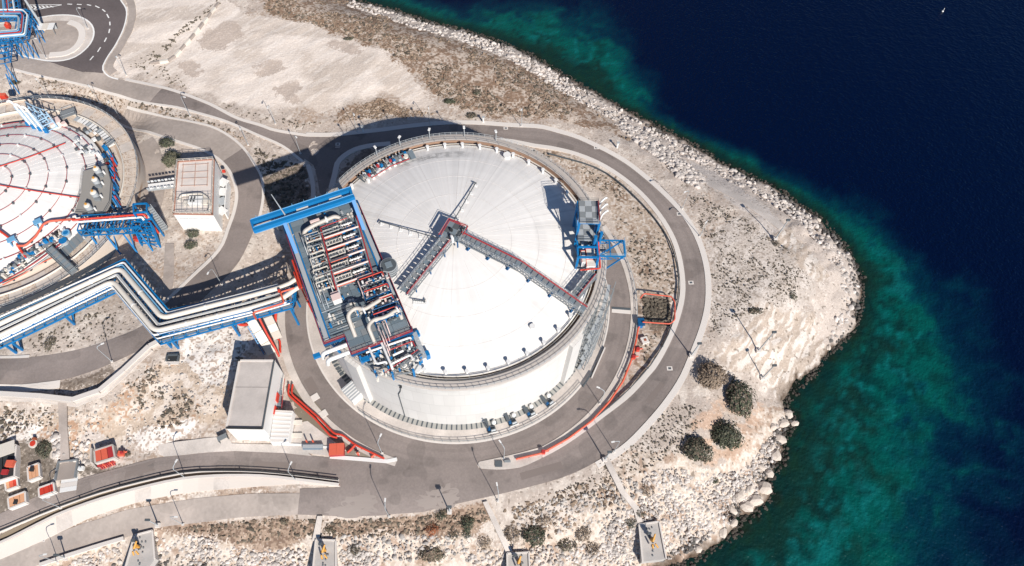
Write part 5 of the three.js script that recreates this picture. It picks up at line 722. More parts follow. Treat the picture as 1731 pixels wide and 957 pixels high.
// ---------- blue pipe racks ----------
function truss(mb, a, b, h, w, step = 3, t = 0.3) {            // box truss: top chord a to b, depth h
  const n = Math.max(1, Math.round(a.distanceTo(b) / step)), d = b.clone().sub(a).setY(0).normalize(), s = V(-d.z, 0, d.x).multiplyScalar(w / 2), dn = V(0, -h, 0);
  for (const k of [-1, 1]) { const A = a.clone().addScaledVector(s, k), B = b.clone().addScaledVector(s, k); mb.bar(A, B, t); mb.bar(A.clone().add(dn), B.clone().add(dn), t); for (let j = 0; j <= n; j++) { const p = A.clone().lerp(B, j / n); mb.bar(p, p.clone().add(dn), t * 0.8); if (j < n) { const q = A.clone().lerp(B, (j + 1) / n); j % 2 ? mb.bar(p, q.clone().add(dn), t * 0.65) : mb.bar(p.clone().add(dn), q, t * 0.65); } } }
  for (let j = 0; j <= n; j++) { const p = a.clone().lerp(b, j / n); for (const y of [0, -h]) mb.bar(p.clone().add(s).add(V(0, y, 0)), p.clone().sub(s).add(V(0, y, 0)), t * 0.8); if (j < n) { const q = a.clone().lerp(b, (j + 1) / n).add(V(0, -h, 0)); mb.bar(p.clone().add(s).add(V(0, -h, 0)), q.clone().sub(s), t * 0.55); } }
  return mb;
}
const rackY = 13, corners = { n: list('-60,574 0,541 211,438 285.5,525 497,478'), s: list('-60,612 0,583 193,491 268,579 494,517') };
{
  const o = thing('pipe_bridge', 'long zigzag blue pipe bridge carrying two thick white pipes to the platform', 'pipe bridge');
  const N = corners.n.map(([x, y]) => P(x, y, rackY)), S = corners.s.map(([x, y]) => P(x, y, rackY));
  for (let k = 0; k < N.length - 1; k++) {
    const n0 = N[k], n1 = N[k + 1], s0 = S[k], s1 = S[k + 1], C0 = n0.clone().lerp(s0, 0.4), C1 = n1.clone().lerp(s1, 0.4), w = Math.min(n0.distanceTo(s0), n1.distanceTo(s1)) ;
    const q = (f, k2) => (k2 ? n1.clone().lerp(s1, f) : n0.clone().lerp(s0, f)); const y = (v, h) => v.clone().setY(h);
    const mb = new MB(), dirv = n1.clone().sub(n0).normalize();
    mb.bar(y(q(0, 0), rackY), y(q(0, 1), rackY), 0.35, 0.45).bar(y(q(0, 0), rackY - 2.6), y(q(0, 1), rackY - 2.6), 0.35).bar(y(q(0.8, 0), rackY - 2.6), y(q(0.8, 1), rackY - 2.6), 0.35).bar(y(q(0.8, 0), rackY - 0.4), y(q(0.8, 1), rackY - 0.4), 0.3).bar(y(q(1, 0), rackY - 1.2), y(q(1, 1), rackY - 1.2), 0.35, 0.4).bar(y(q(0.8, 0), rackY + 0.7), y(q(0.8, 1), rackY + 0.7), 0.16).bar(y(q(1, 0), rackY), y(q(1, 1), rackY), 0.14);
    const L = n0.distanceTo(n1), cnt = Math.round(L / 3.0);
    for (let j = 0; j <= cnt; j++) { const f = j / cnt, a = n0.clone().lerp(n1, f), b = s0.clone().lerp(s1, f), m = a.clone().lerp(b, 0.8); mb.bar(y(a, rackY), y(a, rackY - 2.6), 0.25).bar(y(a, rackY - 2.6), y(m, rackY - 2.6), 0.3).bar(y(a, rackY - 0.9), y(b, rackY - 1.2), 0.3).bar(y(m, rackY), y(m, rackY - 2.6), 0.25).bar(y(b, rackY - 1.2), y(b, rackY + 0.1), 0.16).bar(y(m, rackY - 2.6), y(b, rackY - 1.2), 0.2); if (j < cnt) { const a2 = n0.clone().lerp(n1, (j + 1) / cnt), b2 = s0.clone().lerp(s1, (j + 1) / cnt), m2 = a2.clone().lerp(b2, 0.8); mb.bar(y(a, j % 2 ? rackY : rackY - 2.6), y(a2, j % 2 ? rackY - 2.6 : rackY), 0.2).bar(y(m, j % 2 ? rackY : rackY - 2.6), y(m2, j % 2 ? rackY - 2.6 : rackY), 0.2).bar(y(a, rackY - 2.6), y(m2, rackY - 2.6), 0.18); } }
    mb.build('truss', M.blue, o);
    for (let j = 0; j < cnt; j++) { const a = n0.clone().lerp(n1, (j + 0.06) / cnt).lerp(s0.clone().lerp(s1, (j + 0.06) / cnt), 0.9).setY(rackY - 1.05), b = n0.clone().lerp(n1, (j + 0.94) / cnt).lerp(s0.clone().lerp(s1, (j + 0.94) / cnt), 0.9).setY(rackY - 1.05); new MB().bar(a, b, w * 0.14, 0.08).build('walkway_grating', j % 2 ? M.grate : M.steel, o); }
    for (let j = 0; j <= Math.round(L / 14); j++) { const f = clamp(j / Math.round(L / 14), 0.04, 0.96), a = n0.clone().lerp(n1, f), b = n0.clone().lerp(n1, f).lerp(s0.clone().lerp(s1, f), 0.8); const lg = new MB(); for (const p of [a, b]) lg.bar(y(p, rackY - 2.6), y(p, level(p.x, p.z) - 0.3), 0.5); lg.bar(y(a, rackY - 3), y(b, 5.5), 0.25).bar(y(b, rackY - 3), y(a, 5.5), 0.25); lg.build('trestle', M.blue, o); }
    if (k === N.length - 2) { const a = n0.clone().lerp(s0, 0.4).setY(rackY - 2.2); }
  }
}
const line = (s, h) => list(s).map(([x, y]) => P(x, y, h));
for (const [l, s, r, m, h] of [['upper of the two thick white pipes on the blue bridge', '-60,577 0,547 203,453 274,538 420,501 474,486 488,480', 0.68, M.cream, 14], ['lower of the two thick white pipes on the blue bridge', '-60,597 0,567 191,475 262,560 420,521.5 476,505 492,494', 0.68, M.cream, 14], ['thin white pipe along the upper edge of the blue bridge', '-60,567 0,535.5 209,443 283,529 420,494 470,481', 0.26, M.white, 13.6], ['upper thin grey pipe between the two thick white pipes', '-60,586 0,556 198,463 268,548 420,511 480,494', 0.24, M.galv, 13.4], ['lower thin grey pipe between the two thick white pipes', '-60,591 0,561 195,468 265,553 420,515 480,499', 0.2, M.steelDark, 13.2], ['thin pale pipe right above the upper thick pipe on the bridge', '-60,571 0,540 206,447 279,533 420,497 474,482', 0.2, M.blueLight, 13.8], ['third thin pipe between the two thick white pipes', '-60,588 0,558.5 196.5,465.5 266.5,550.5 420,513 480,496.5', 0.16, M.white, 13.5], ['thin pale pipe on the lower walkway edge of the bridge', '-60,608 0,579 190,487 264,573 420,533.5 490,513', 0.2, M.white, 12.6], ['thin white pipe below the lower thick pipe on the bridge', '-60,603 0,574 187,482 259,567 420,529 484,511', 0.28, M.white, 12.8]]) {
  const pts = line(s, h), o = thing('bridge_pipe', l, 'pipe'); new MB().pipe(pts, r, r * 3, 12).build('pipe', m, o);
  const n = new MB(); for (let k = 0; k < pts.length - 1; k++) { const c = Math.round(pts[k].distanceTo(pts[k + 1]) / 9); for (let j = 1; j < c; j++) { const a = pts[k].clone().lerp(pts[k + 1], j / c), d = pts[k + 1].clone().sub(pts[k]).normalize(); if (r > 0.5) new MB().rod(a.clone().addScaledVector(d, -0.25), a.clone().addScaledVector(d, 0.25), r * 1.09, r * 1.09, 12).build('insulation_band', M.white, o); } }
  if (r > 0.5) { const e = pts.at(-1); new MB().pipe([e, e.clone().add(V(1.6, 0.5, -1)), e.clone().add(V(7, 0.5, -3.4)), e.clone().add(V(7, 15, -3.4))], r * 0.9, 1.6, 12).build('riser', m, o); }
}
{ const o = thing('cable_riser', 'thin red pipe crossing the bridge end and running down beside it', 'pipe'); new MB().pipe([...line('497,487 474,494 480,512 427,529 433,540', 15.2)], 0.26).build('pipe', M.orange, o); new MB().box(P(472, 492, 15.2).x, 15.2, P(472, 492, 15.2).z, 0.6, 0.8, 0.6).build('valve', M.red, o); }
for (const [k, l] of [[0, 'left pale sloping duct going down from the bridge to the red valves'], [1, 'right pale sloping duct going down from the bridge to the road kerb']]) {
  const a = P(k ? 452 : 424, k ? 534 : 541, 10), b = P(k ? 470 : 459, k ? 571 : 598, 2), o = thing('sloping_duct', l, 'duct'); for (let j = 0; j < 3; j++) new MB().bar(a.clone().lerp(b, j / 3), a.clone().lerp(b, (j + 0.97) / 3), 2.3, 1.1).build('duct_section', j % 2 ? M.cream : M.pipeGrey, o); for (const f of [0.25, 0.7]) { const p = a.clone().lerp(b, f); new MB().bar(p, V(p.x, level(p.x, p.z), p.z), 0.35).build('leg', M.blue, o); }
}
redRun('red pipe running down between the two pale ducts', [P(436, 534, 11), P(452, 566, 6), P(466, 590, 2.4), P(472, 603, 1)], 0.3); redRun('red pipe frame on the left of the pale ducts', [P(428, 556, 5), P(440, 580, 2.5), P(449, 598, 1), P(440, 574, 1.4)], 0.22); redRun('red pipe stub below the right duct near the kerb', [P(466, 528, 6), P(465, 545, 2.5)], 0.42); redRun('red curved pipe left of the bridge end', [P(400, 546, 4), P(409, 550, 3.6), P(418, 548, 4)], 0.45); redRun('red pipe cross link between the ducts', [P(437, 573, 3), P(452, 565, 4.6)], 0.2); redRun('two red valves on a short pipe beside the ducts', [P(461, 570, 1.6), P(473, 574, 1.4), P(474, 596, 0.9)], 0.28);
{ const o = thing('cable_ladder', 'steep blue cable ladder on the left of the pale ducts', 'ladder'); const a = P(424, 551, 8), b = P(452, 598, 1.6); for (const s of [-0.8, -0.25, 0.25, 0.8]) new MB().bar(a.clone().add(V(s, 0, -s * 0.4)), b.clone().add(V(s, 0, -s * 0.4)), 0.2).build('stringer', M.blue, o); for (let k = 0; k < 12; k++) { const p = a.clone().lerp(b, k / 12); new MB().bar(p.clone().add(V(-0.9, 0, 0.36)), p.clone().add(V(0.9, 0, -0.36)), 0.14).build('rung', M.blueLight, o); } }
// the rack from the left tank to the ground by the white substation
{
  const o = thing('branch_rack', 'blue lattice pipe rack leading from the left tank to a stair tower', 'pipe rack'), y = 13; const a = P(134, 377, y), b = P(240, 372, y); truss(new MB(), a, b, 2.6, 5.2, 2.6, 0.32).build('truss', M.blue, o);
  for (const [x, y0] of [[150, 381], [176, 379], [205, 377], [232, 374]]) { const p = P(x, y0, y), m = new MB(); m.bar(p.clone().setY(y - 2.6).add(V(0, 0, 2.2)), V(p.x + 1.6, level(p.x, p.z), p.z + 4.2), 0.45).bar(p.clone().setY(y - 2.6).add(V(0, 0, -2)), V(p.x, level(p.x, p.z), p.z - 2.6), 0.4).bar(p.clone().setY(y - 2.6).add(V(0, 0, -2)), V(p.x + 1.6, 6, p.z + 4), 0.25); m.build('trestle', M.blue, o); }
  truss(new MB(), P(238, 375, y), P(252, 412, y - 7.5), 2.2, 5.4, 2.6, 0.32).build('sloping_truss', M.blue, o);
  const f = new MB(); for (const [x, yy] of [[225, 345], [248, 344], [226, 360], [248, 358]]) { const p = P(x, yy, 16); f.bar(p, V(p.x, level(p.x, p.z), p.z), 0.4); } for (const [u, v] of [[[225, 345], [248, 344]], [[225, 345], [226, 360]], [[248, 344], [248, 358]], [[226, 360], [248, 358]]]) for (const h of [16, 12.5]) f.bar(P(u[0], u[1], 16).setY(h), P(v[0], v[1], 16).setY(h), 0.4); f.build('tower_frame', M.blue, o); const c = P(237, 352, 15.6); new MB().box(c.x, 12.8, c.z, 3.6, 0.15, 2.8).build('grating', M.cream, o);
  const s0 = P(248, 352, 15), s1 = P(277, 390, 5); for (let k = 0; k < 22; k++) { const p = s0.clone().lerp(s1, (k + 0.5) / 22); new MB().bar(p.clone().add(V(-1.1, 0, 0.7)), p.clone().add(V(1.1, 0, -0.7)), 0.7, 0.12).build('stair_tread', k % 2 ? M.galv : M.steel, o); }
  for (const s of [-1, 1]) new MB().bar(s0.clone().add(V(s * 1.2, 1, -s * 0.7)), s1.clone().add(V(s * 1.2, 1, -s * 0.7)), 0.12).build('handrail', M.galv, o);
}
redRun('red and white pipe on the blue lattice rack, bending down at the tower', [P(122, 372, 14.2), P(244, 362, 14.2), P(268, 394, 6.5)], 0.3); redRun('pale pipe lying beside the red pipe on the blue lattice rack', [P(124, 376, 13.8), P(240, 367, 13.8), P(243, 372, 13)], 0.32, M.white, 'rack_pipe');
{ const p = PT(233, 407), o = thing('fire_cabinet', 'small red cabinet on the ground under the sloping blue rack', 'cabinet', p); new MB().box(0, 0.8, 0, 1.1, 1.6, 0.9).build('body', M.red, o); new MB().box(0, 1.65, 0, 1.3, 0.1, 1.1).build('roof', M.redDeep, o); }
{ const o = thing('cable_bridge', 'white covered cable bridge between the left tank and the white substation', 'bridge'), a = P(250, 316, 9), b = P(297, 310, 9); new MB().bar(a, b, 2.0, 0.25).build('deck', M.white, o); const d = b.clone().sub(a).normalize(), n = V(-d.z, 0, d.x); for (const s of [-1.4, 1.4]) for (let k = 0; k < 8; k++) new MB().bar(a.clone().lerp(b, k / 8).addScaledVector(n, s).add(V(0, 0.7, 0)), a.clone().lerp(b, (k + 0.7) / 8).addScaledVector(n, s).add(V(0, 0.7, 0)), 0.14, 0.7).build('parapet_panel', k % 2 ? M.white : M.galv, o); new MB().bar(a.clone().add(V(0, -0.4, 0)), b.clone().add(V(0, -0.4, 0)), 2.6, 0.3).build('beam', M.galv, o); }

// ---------- rack at the upper left corner ----------
{
  const o = thing('corner_rack', 'blue pipe rack with purple and white pipes in the upper left corner', 'pipe rack'), y = 11; const T = (x, y0) => P(x, y0, y);
  const runs = [[[-60, 22], [42, 22]], [[-60, 66], [36, 58]], [[40, 20], [34, 60]], [[6, 62], [2, 100]], [[12, -40], [22, 22]]]; for (const [a, b] of runs) truss(new MB(), T(...a), T(...b), 1.8, 4.2, 3.2, 0.22).build('truss', M.blue, o);
  for (const [x, y0] of [[45, 24], [50, 34], [30, 60], [40, 62], [20, 62], [10, 64], [2, 100], [4, 118], [-10, 62], [48, 20]]) { const p = T(x, y0), f = V(p.x + rr(0.5, 1.6), level(p.x, p.z), p.z + rr(0.6, 2)); new MB().bar(p.clone().setY(y - 1.8), f, 0.3).bar(p.clone().setY(y - 1.8), f.clone().add(V(-1.8, 0, 0.4)), 0.18).build('leg', M.blue, o); }
}
[['white pipe, first on the upper left rack', '-60,16 38,16 46,24 41,58 -60,66', M.white], ['purple pipe, second on the upper left rack', '-60,20 35,20 38,26 35,54 -60,62', M.redDeep], ['pale pipe, third on the upper left rack', '-60,26 30,26 31,32 29,50 -60,57', M.galv], ['pale pipe going up the upper left rack', '16,-30 24,18', M.white], ['purple pipe going up the upper left rack', '8,-30 13,20', M.redDeep], ['blue pipe going up the upper left rack', '2,-30 6,24', M.blueLight]].forEach(([l, s, m]) => { const o = thing('rack_pipe', l, 'pipe'); new MB().pipe(line(s, 11.8), 0.24, 1).build('pipe', m, o); new MB().pipe(line(s, 11.6).map((p) => p.clone().add(V(0.7, 0, 0.7))), 0.18, 1).build('tracer_pipe', M.blueLight, o); });
for (const [x, y, l] of [[16, 48, 'red pump in the middle of the upper left rack'], [49, 54, 'red hydrant box right of the upper left rack']]) { const p = PT(x, y); p.y += 0.3; const o = thing('hydrant', l, 'hydrant', p); new MB().box(0, 0.9, 0, 1.6, 1.6, 1.2).build('body', M.red, o); new MB().cyl(0.3, 1.6, 0, 0.5, 0.9, 10).build('valve', M.orange, o); new MB().rod(V(0.6, 0.6, 0.8), V(1.6, 0.4, 2), 0.2).build('outlet', M.redDeep, o); }
{ const p = PT(83, 55); p.y += 0.2; const o = thing('bus_shelter', 'small pale flat roofed shelter on the roundabout island', 'shelter', p, 0.06); for (let k = 0; k < 3; k++) new MB().box(-2.1 + k * 2.1, 2.5, 0, 2.05, 0.2, 3.4).build('roof_panel', k % 2 ? M.cream : M.white, o); for (const [a, b] of [[-2.9, -1.5], [2.9, -1.5], [-2.9, 1.5], [2.9, 1.5]]) new MB().box(a, 1.2, b, 0.16, 2.5, 0.16).build('post', M.steel, o); new MB().box(0, 1.2, -1.6, 5.8, 2.2, 0.1).build('back_panel', M.galv, o); }
{ const b = PT(75, 50), t = P(82, -4, 40), o = thing('tall_mast', 'very tall grey mast rising from the roundabout island past the top edge', 'mast', b); new MB().rod(V(0, 0, 0), V(0.2, 24, -0.2), 0.5, 0.32, 10).build('pole', M.galv, o); new MB().cyl(0, 0, 0, 0.9, 0.5, 10).build('base', M.kerb, o); }

// ---------- buildings ----------
function house(label, roofPx, h, mats) {                       // roof corners NW, NE, SE, SW in the survey
  const c = roofPx.map(([x, y]) => P(x, y, h)), g = Math.min(...c.map((p) => level(p.x, p.z))) - 0.4, o = thing('flat_building', label, 'building');
  for (let k = 0; k < 4; k++) { const a = c[k], b = c[(k + 1) % 4], d = b.clone().sub(a), m = a.clone().add(b).multiplyScalar(0.5); new MB().box(m.x, (h + g) / 2, m.z, d.length(), h - g, 0.3, -Math.atan2(d.z, d.x)).build('wall', mats.wall, o); new MB().box(m.x, h + 0.12, m.z, d.length() + 0.44, 0.34, 0.44, -Math.atan2(d.z, d.x)).build('parapet', mats.edge, o); }
  return [o, c, g];
}
M.roofGrey = mapped(256, (u, v) => { const k = 0.9 + 0.14 * tile(u, v, 5, 5) + 0.05 * tile(u, v, 40, 2); return [192 * k, 183 * k, 176 * k]; }, 0.9, 1 / 12);
{
  const H = 9.6, [o, c, g] = house('white windowless hall with a flat grey roof beside the red pipes', [[405, 610], [464, 610], [444, 725], [383, 724]], H, { wall: M.white, edge: M.kerb });
  for (let k = 0; k < 2; k++) { const q = (f) => [c[0].clone().lerp(c[3], f), c[1].clone().lerp(c[2], f)]; const [a, b] = q(k ? 0.405 : 0.01), [d, e] = q(k ? 0.99 : 0.4); const gm = new THREE.BufferGeometry(); const P4 = [a, d, e, b]; gm.setAttribute('position', new THREE.Float32BufferAttribute(P4.flatMap((p) => [p.x, H + 0.05, p.z]), 3)); gm.setAttribute('normal', new THREE.Float32BufferAttribute([0, 1, 0, 0, 1, 0, 0, 1, 0, 0, 1, 0], 3)); gm.setAttribute('uv', new THREE.Float32BufferAttribute(P4.flatMap((p) => [p.x, p.z]), 2)); gm.setIndex([0, 1, 2, 0, 2, 3]); mesh(gm, 'roof_sheet', M.roofGrey, o); }
  { const a = c[2], b = c[3]; new MB().bar(a.clone().setY(H + 0.32), b.clone().setY(H + 0.32), 0.5, 0.12).build('gutter', M.dark, o); new MB().bar(c[1].clone().setY(H + 0.32), c[2].clone().setY(H + 0.32), 0.4, 0.1).build('gutter', M.steelDark, o); }
  for (const f of [0.42, 0.62]) { const p = c[1].clone().lerp(c[2], f), t = c[2].clone().sub(c[1]).normalize(), n = V(-t.z, 0, t.x).negate(); const q = p.clone().addScaledVector(n, p.clone().add(n).x > p.x ? 0.3 : -0.3); new MB().box(q.x, 2.6, q.z, 2.2, 3.0, 0.3, -Math.atan2(t.z, t.x)).build('red_door', M.red, o); }
  for (let k = 0; k < 14; k++) { const p = P(460, 725, 3.4).lerp(P(489, 694, 3.4), 0); } 
  const A = P(464, 693, 3.6), B = P(494, 694, 3.6), C = P(486, 746, 3.6), D = P(456, 746, 3.6); for (let k = 0; k < 15; k++) { const f = (k + 0.5) / 15, a = A.clone().lerp(D, f), b = B.clone().lerp(C, f); new MB().bar(a.setY(3.6 + (k % 2) * 0.07), b.setY(3.3 + (k % 2) * 0.07), A.distanceTo(D) / 15 * 0.94, 0.12).build('annex_roof_panel', k % 2 ? M.white : M.kerb, o); } for (const [a, b] of [[D, C], [C, B]]) { const m = a.clone().add(b).multiplyScalar(0.5), d = b.clone().sub(a); new MB().box(m.x, 1.6, m.z, d.length(), 3.3, 0.2, -Math.atan2(d.z, d.x)).build('annex_wall', M.white, o); }
  const E0 = P(469, 668, 2.6), F = P(478, 640, 2.6); for (let k = 0; k < 5; k++) new MB().bar(P(470, 689 - k * 10, 2.2), P(470, 680 - k * 10, 2.2), 2.1, 0.14).build('porch_grating', k % 2 ? M.steel : M.grate, o); new MB().bar(P(476, 690, 3.2), P(481, 640, 3.2), 0.14).bar(P(476, 690, 2.6), P(481, 640, 2.6), 0.12).build('porch_railing', M.redDeep, o);
}
{
  const H = 11.4, [o, c, g] = house('white flat roofed substation with brown roof edges between loop road and left tank', [[301, 274], [362, 270], [359, 363], [294, 362]], H, { wall: M.white, edge: paint(170, 126, 108, 0.8) });
  const gm = (a, b, d, e, m, n, y) => { const q = new THREE.BufferGeometry(), P4 = [a, d, e, b]; q.setAttribute('position', new THREE.Float32BufferAttribute(P4.flatMap((p) => [p.x, y, p.z]), 3)); q.setAttribute('normal', new THREE.Float32BufferAttribute([0, 1, 0, 0, 1, 0, 0, 1, 0, 0, 1, 0], 3)); q.setAttribute('uv', new THREE.Float32BufferAttribute(P4.flatMap((p) => [p.x, p.z]), 2)); q.setIndex([0, 1, 2, 0, 2, 3]); mesh(q, n, m, o); };
  M.roofWhite = mapped(256, (u, v) => { const k = 0.9 + 0.14 * tile(u, v, 5, 5); return [218 * k, 208 * k, 200 * k]; }, 0.9, 1 / 12); gm(c[0], c[1], c[3], c[2], M.roofWhite, 'roof_sheet', H + 0.05);
  for (const f of [0.16, 0.5, 0.84]) new MB().bar(c[0].clone().lerp(c[1], f).lerp(c[3].clone().lerp(c[2], f), 0.06).setY(H + 0.3), c[0].clone().lerp(c[1], f).lerp(c[3].clone().lerp(c[2], f), 0.5).setY(H + 0.3), 0.16).build('roof_batten', M.batten ??= paint(184, 150, 134, 0.8), o);
  for (const f of [0.08, 0.22, 0.34, 0.48]) new MB().bar(c[0].clone().lerp(c[3], f).lerp(c[1].clone().lerp(c[2], f), 0.12).setY(H + 0.28), c[0].clone().lerp(c[3], f).lerp(c[1].clone().lerp(c[2], f), 0.86).setY(H + 0.28), 0.1).build('roof_batten', M.batten ??= paint(184, 150, 134, 0.8), o);
  for (const [a, b] of [[0, 1], [1, 2], [2, 3], [3, 0]]) { const r = new MB(); for (const h of [0.7, 1.3]) r.bar(c[a].clone().setY(H + h), c[b].clone().setY(H + h), 0.1); for (let k = 0; k <= 6; k++) r.bar(c[a].clone().lerp(c[b], k / 6).setY(H), c[a].clone().lerp(c[b], k / 6).setY(H + 1.3), 0.1); r.build('roof_railing', M.cream, o); }
  const r0 = P(300, 330, H + 1), rp = list('302,340 306,330 340,327 352,336 356,350 352,358').map(([x, y]) => P(x, y, H + 0.7)); new MB().pipe(rp, 0.42, 1, 10).build('roof_duct', M.cream, o);
  const u = P(331, 339, H + 1); new MB().box(u.x, H + 0.8, u.z, 4, 1.5, 2.6).build('air_unit', M.white, o); for (let i = 0; i < 2; i++) for (let j = 0; j < 3; j++) new MB().cyl(u.x - 1.2 + i * 0.9, H + 1.56, u.z - 0.8 + j * 0.7, 0.3, 0.08, 10).build('fan', M.dark, o); new MB().box(u.x + 2.8, H + 0.6, u.z, 1.4, 1.1, 2).box(u.x - 3, H + 0.5, u.z + 0.6, 1.2, 0.9, 1.4).build('air_unit', M.cream, o);
  const cage = new MB(); for (let k = 0; k < 7; k++) cage.bar(P(298 + k * 9, 326, H + 2).setY(H + 2), P(298 + k * 9, 359, H + 2).setY(H + 2), 0.08); for (let k = 0; k < 4; k++) cage.bar(P(297, 328 + k * 10, H + 2), P(357, 327 + k * 10, H + 2), 0.08); cage.build('cable_tray', M.steel, o);
  // lean-to on the east side
  const e0 = P(366, 285, 6), e1 = P(384, 306, 6), e2 = P(380, 360, 6), e3 = P(366, 340, 6); const mm = e1.clone().add(e2).multiplyScalar(0.5), d = e2.clone().sub(e1); new MB().box(mm.x, 4.6, mm.z, d.length(), 4, 0.3, -Math.atan2(d.z, d.x)).build('annex_wall', M.white, o); for (let k = 0; k < 4; k++) new MB().bar(c[1].clone().lerp(c[2], 0.2 + k * 0.2).setY(6.4), e1.clone().lerp(e2, (k + 0.5) / 4).setY(6.4), 2.9, 0.16).build('annex_roof_panel', k === 2 ? M.galv : M.white, o); const q = P(379, 291, 6.2); new MB().box(q.x, 6.6, q.z, 0.9, 0.8, 0.6).build('alarm_box', M.red, o); for (let k = 0; k < 9; k++) { const s = P(375, 318 + k * 4.6, 5 - k * 0.1); new MB().box(s.x, s.y, s.z, 1.6, 0.12, 0.8).build('stair_tread', M.galv, o); }
  for (const f of [0.25, 0.55, 0.8]) { const p = c[2].clone().lerp(c[3], f), t = c[3].clone().sub(c[2]).normalize(); new MB().box(p.x, 9.6, p.z + 0.2, 2.6, 0.12, 0.12, -Math.atan2(t.z, t.x)).build('wall_band', M.galv, o); }
}
// ---------- retaining walls and fences ----------
function wallAlong(name, label, pts, w, up, down, mat, cat = 'retaining wall') { const o = thing(name, label, cat); for (let k = 0; k < pts.length - 1; k++) { const a = pts[k], b = pts[k + 1], t = Math.max(a.y, b.y); new MB().bar(a.clone().setY((a.y + up - down) / 2 + a.y / 2 * 1), b.clone().setY((b.y + up - down) / 2 + b.y / 2), w, up + down).build('wall_section', mat, o); new MB().bar(a.clone().setY(a.y + up + 0.12), b.clone().setY(b.y + up + 0.12 + 0.004), w + 0.3 + (k % 2) * 0.02, 0.24 + (k % 2) * 0.02).build('coping', M.kerb, o); } return o; }
const wp = flat('-40,671 0,671 75,674 130,681 172,664 212,628 255,588 285,573 312,565'); wp.forEach((p) => { p.y = 6; });
wallAlong('retaining_wall', 'angular pale retaining wall along the slope below the left loop road', wp, 1.0, 0, 3.2, M.pavement);
setting(sheet('wall_berm', ribbon(flat('0,676 75,679 130,687 176,669 216,633 258,593'), -1.4, 0.3), 0.5, M.pavement));
{ const low = smooth(flat('0,899.6 49.5,878.5 99,858.7 173,832.7 247.7,813 314,799.5 373,797 447.7,799 509.6,805.5 572.8,813'), 5);
  fence('road_railing', 'dark railing between the lower road and the planted strip', low.map((p) => p.clone().setY(p.y + 0.1)), 1.2, M.dark, 'railing', 2, 0.14);
  const kb = thing('road_parapet', 'dark low parapet along the south side of the lower road', 'parapet'); for (let k = 0; k < low.length - 1; k++) new MB().bar(low[k].clone().setY(low[k].y + 0.3), low[k + 1].clone().setY(low[k + 1].y + 0.3), 0.5, 0.7).build('parapet_block', M.kerb, kb); }
{ const up = smooth(flat('-40,937 0,921 49,897 99,872 173,845 247,824.5 314,810.5 373,806 447,806.5 509,813 574,821'), 4), lo = smooth(flat('-40,962 0,946 60,920 124,889 173,868 247,846 314,834 373,828 447,822 509,819 574,823.5'), 4), n = Math.min(up.length, lo.length), o = thing('sloped_wall', 'long sunlit pale concrete slope between the lower and the bottom road', 'retaining wall');
  for (let k = 0; k < n - 1; k++) { const q = [up[Math.round(k / (n - 1) * (up.length - 1))], up[Math.round((k + 1) / (n - 1) * (up.length - 1))], lo[Math.round((k + 1) / (n - 1) * (lo.length - 1))], lo[Math.round(k / (n - 1) * (lo.length - 1))]]; const g = new THREE.BufferGeometry(), T = [q[0].y + 0.55, q[1].y + 0.55, q[2].y + 0.25, q[3].y + 0.25]; const P8 = [...q.map((p, i) => [p.x, T[i], p.z]), ...q.map((p, i) => [p.x, T[i] - 1.6, p.z])]; g.setAttribute('position', new THREE.Float32BufferAttribute(P8.flat(), 3)); g.setAttribute('uv', new THREE.Float32BufferAttribute(P8.flatMap((p) => [p[0], p[2]]), 2)); g.setIndex([0, 3, 2, 0, 2, 1, 3, 7, 6, 3, 6, 2, 0, 1, 5, 0, 5, 4, 1, 2, 6, 1, 6, 5, 0, 4, 7, 0, 7, 3]); const ng = g.toNonIndexed(); ng.computeVertexNormals(); mesh(ng, 'slab', k % 5 === 0 ? M.pavement : M.tankWall2 ??= paint(206, 196, 186, 0.9), o); }
  wallAlong('kerb_wall', 'thin dark edged kerb wall at the top of the pale concrete slope', up.map((p) => p.clone()), 0.35, 0.9, 0.2, M.rust, 'wall'); }
setting(sheet('planted_strip', ribbon(smooth(flat('0,911 49,888 99,866 173,839 247,818.5 314,804.5 373,801 447,802.5 509,809 560,816'), 4), -0.7, 0.7), 0.12, paint(130, 116, 98, 0.95)));
{ const pts = smooth(flat('69,956 118,939.5 170,923 211,911'), 4); wallAlong('retaining_wall', 'low pale wall along the south edge of the bottom road', pts, 0.6, 0.7, 1.2, M.kerb); }
// ---------- pits and boxes at the lower left ----------
function pit(label, px, h, lid, cat = 'pit', rim = M.kerb) { const c = px.map(([x, y]) => { const p = PT(x, y); return p; }), yb = Math.max(...c.map((p) => p.y)), y = yb + h, q = px.map(([x, y2]) => P(x, y2, y)), o = thing(cat === 'pit' ? 'covered_pit' : cat.replace(' ', '_'), label, cat); for (let k = 0; k < 4; k++) { const a = q[k], b = q[(k + 1) % 4]; new MB().bar(a.clone().setY(y - h / 2 - 0.3), b.clone().setY(y - h / 2 - 0.3), 0.4, h + 0.7).build('rim', rim, o); } const mk = (f0, f1) => { const a = q[0].clone().lerp(q[1], f0), b = q[0].clone().lerp(q[1], f1), d = q[3].clone().lerp(q[2], f0), e = q[3].clone().lerp(q[2], f1), s = new THREE.Shape([a, b, e, d].map((p) => new THREE.Vector2(p.x, -p.z))), g = new THREE.ExtrudeGeometry(s, { depth: 0.15, bevelEnabled: false }); g.rotateX(-Math.PI / 2); g.translate(0, y - 0.18, 0); return g; }; for (let k = 0; k < 3; k++) mesh(mk(k / 3 + 0.01, (k + 1) / 3 - 0.01), 'lid', Array.isArray(lid) ? lid[k] : lid, o); return [o, q, y]; }
const tan = paint(214, 160, 122, 0.8);
pit('bright red covered basin beside the lower road, left of the ramp', list('65,825 90,816 92,831 66,840'), 0.9, M.red);
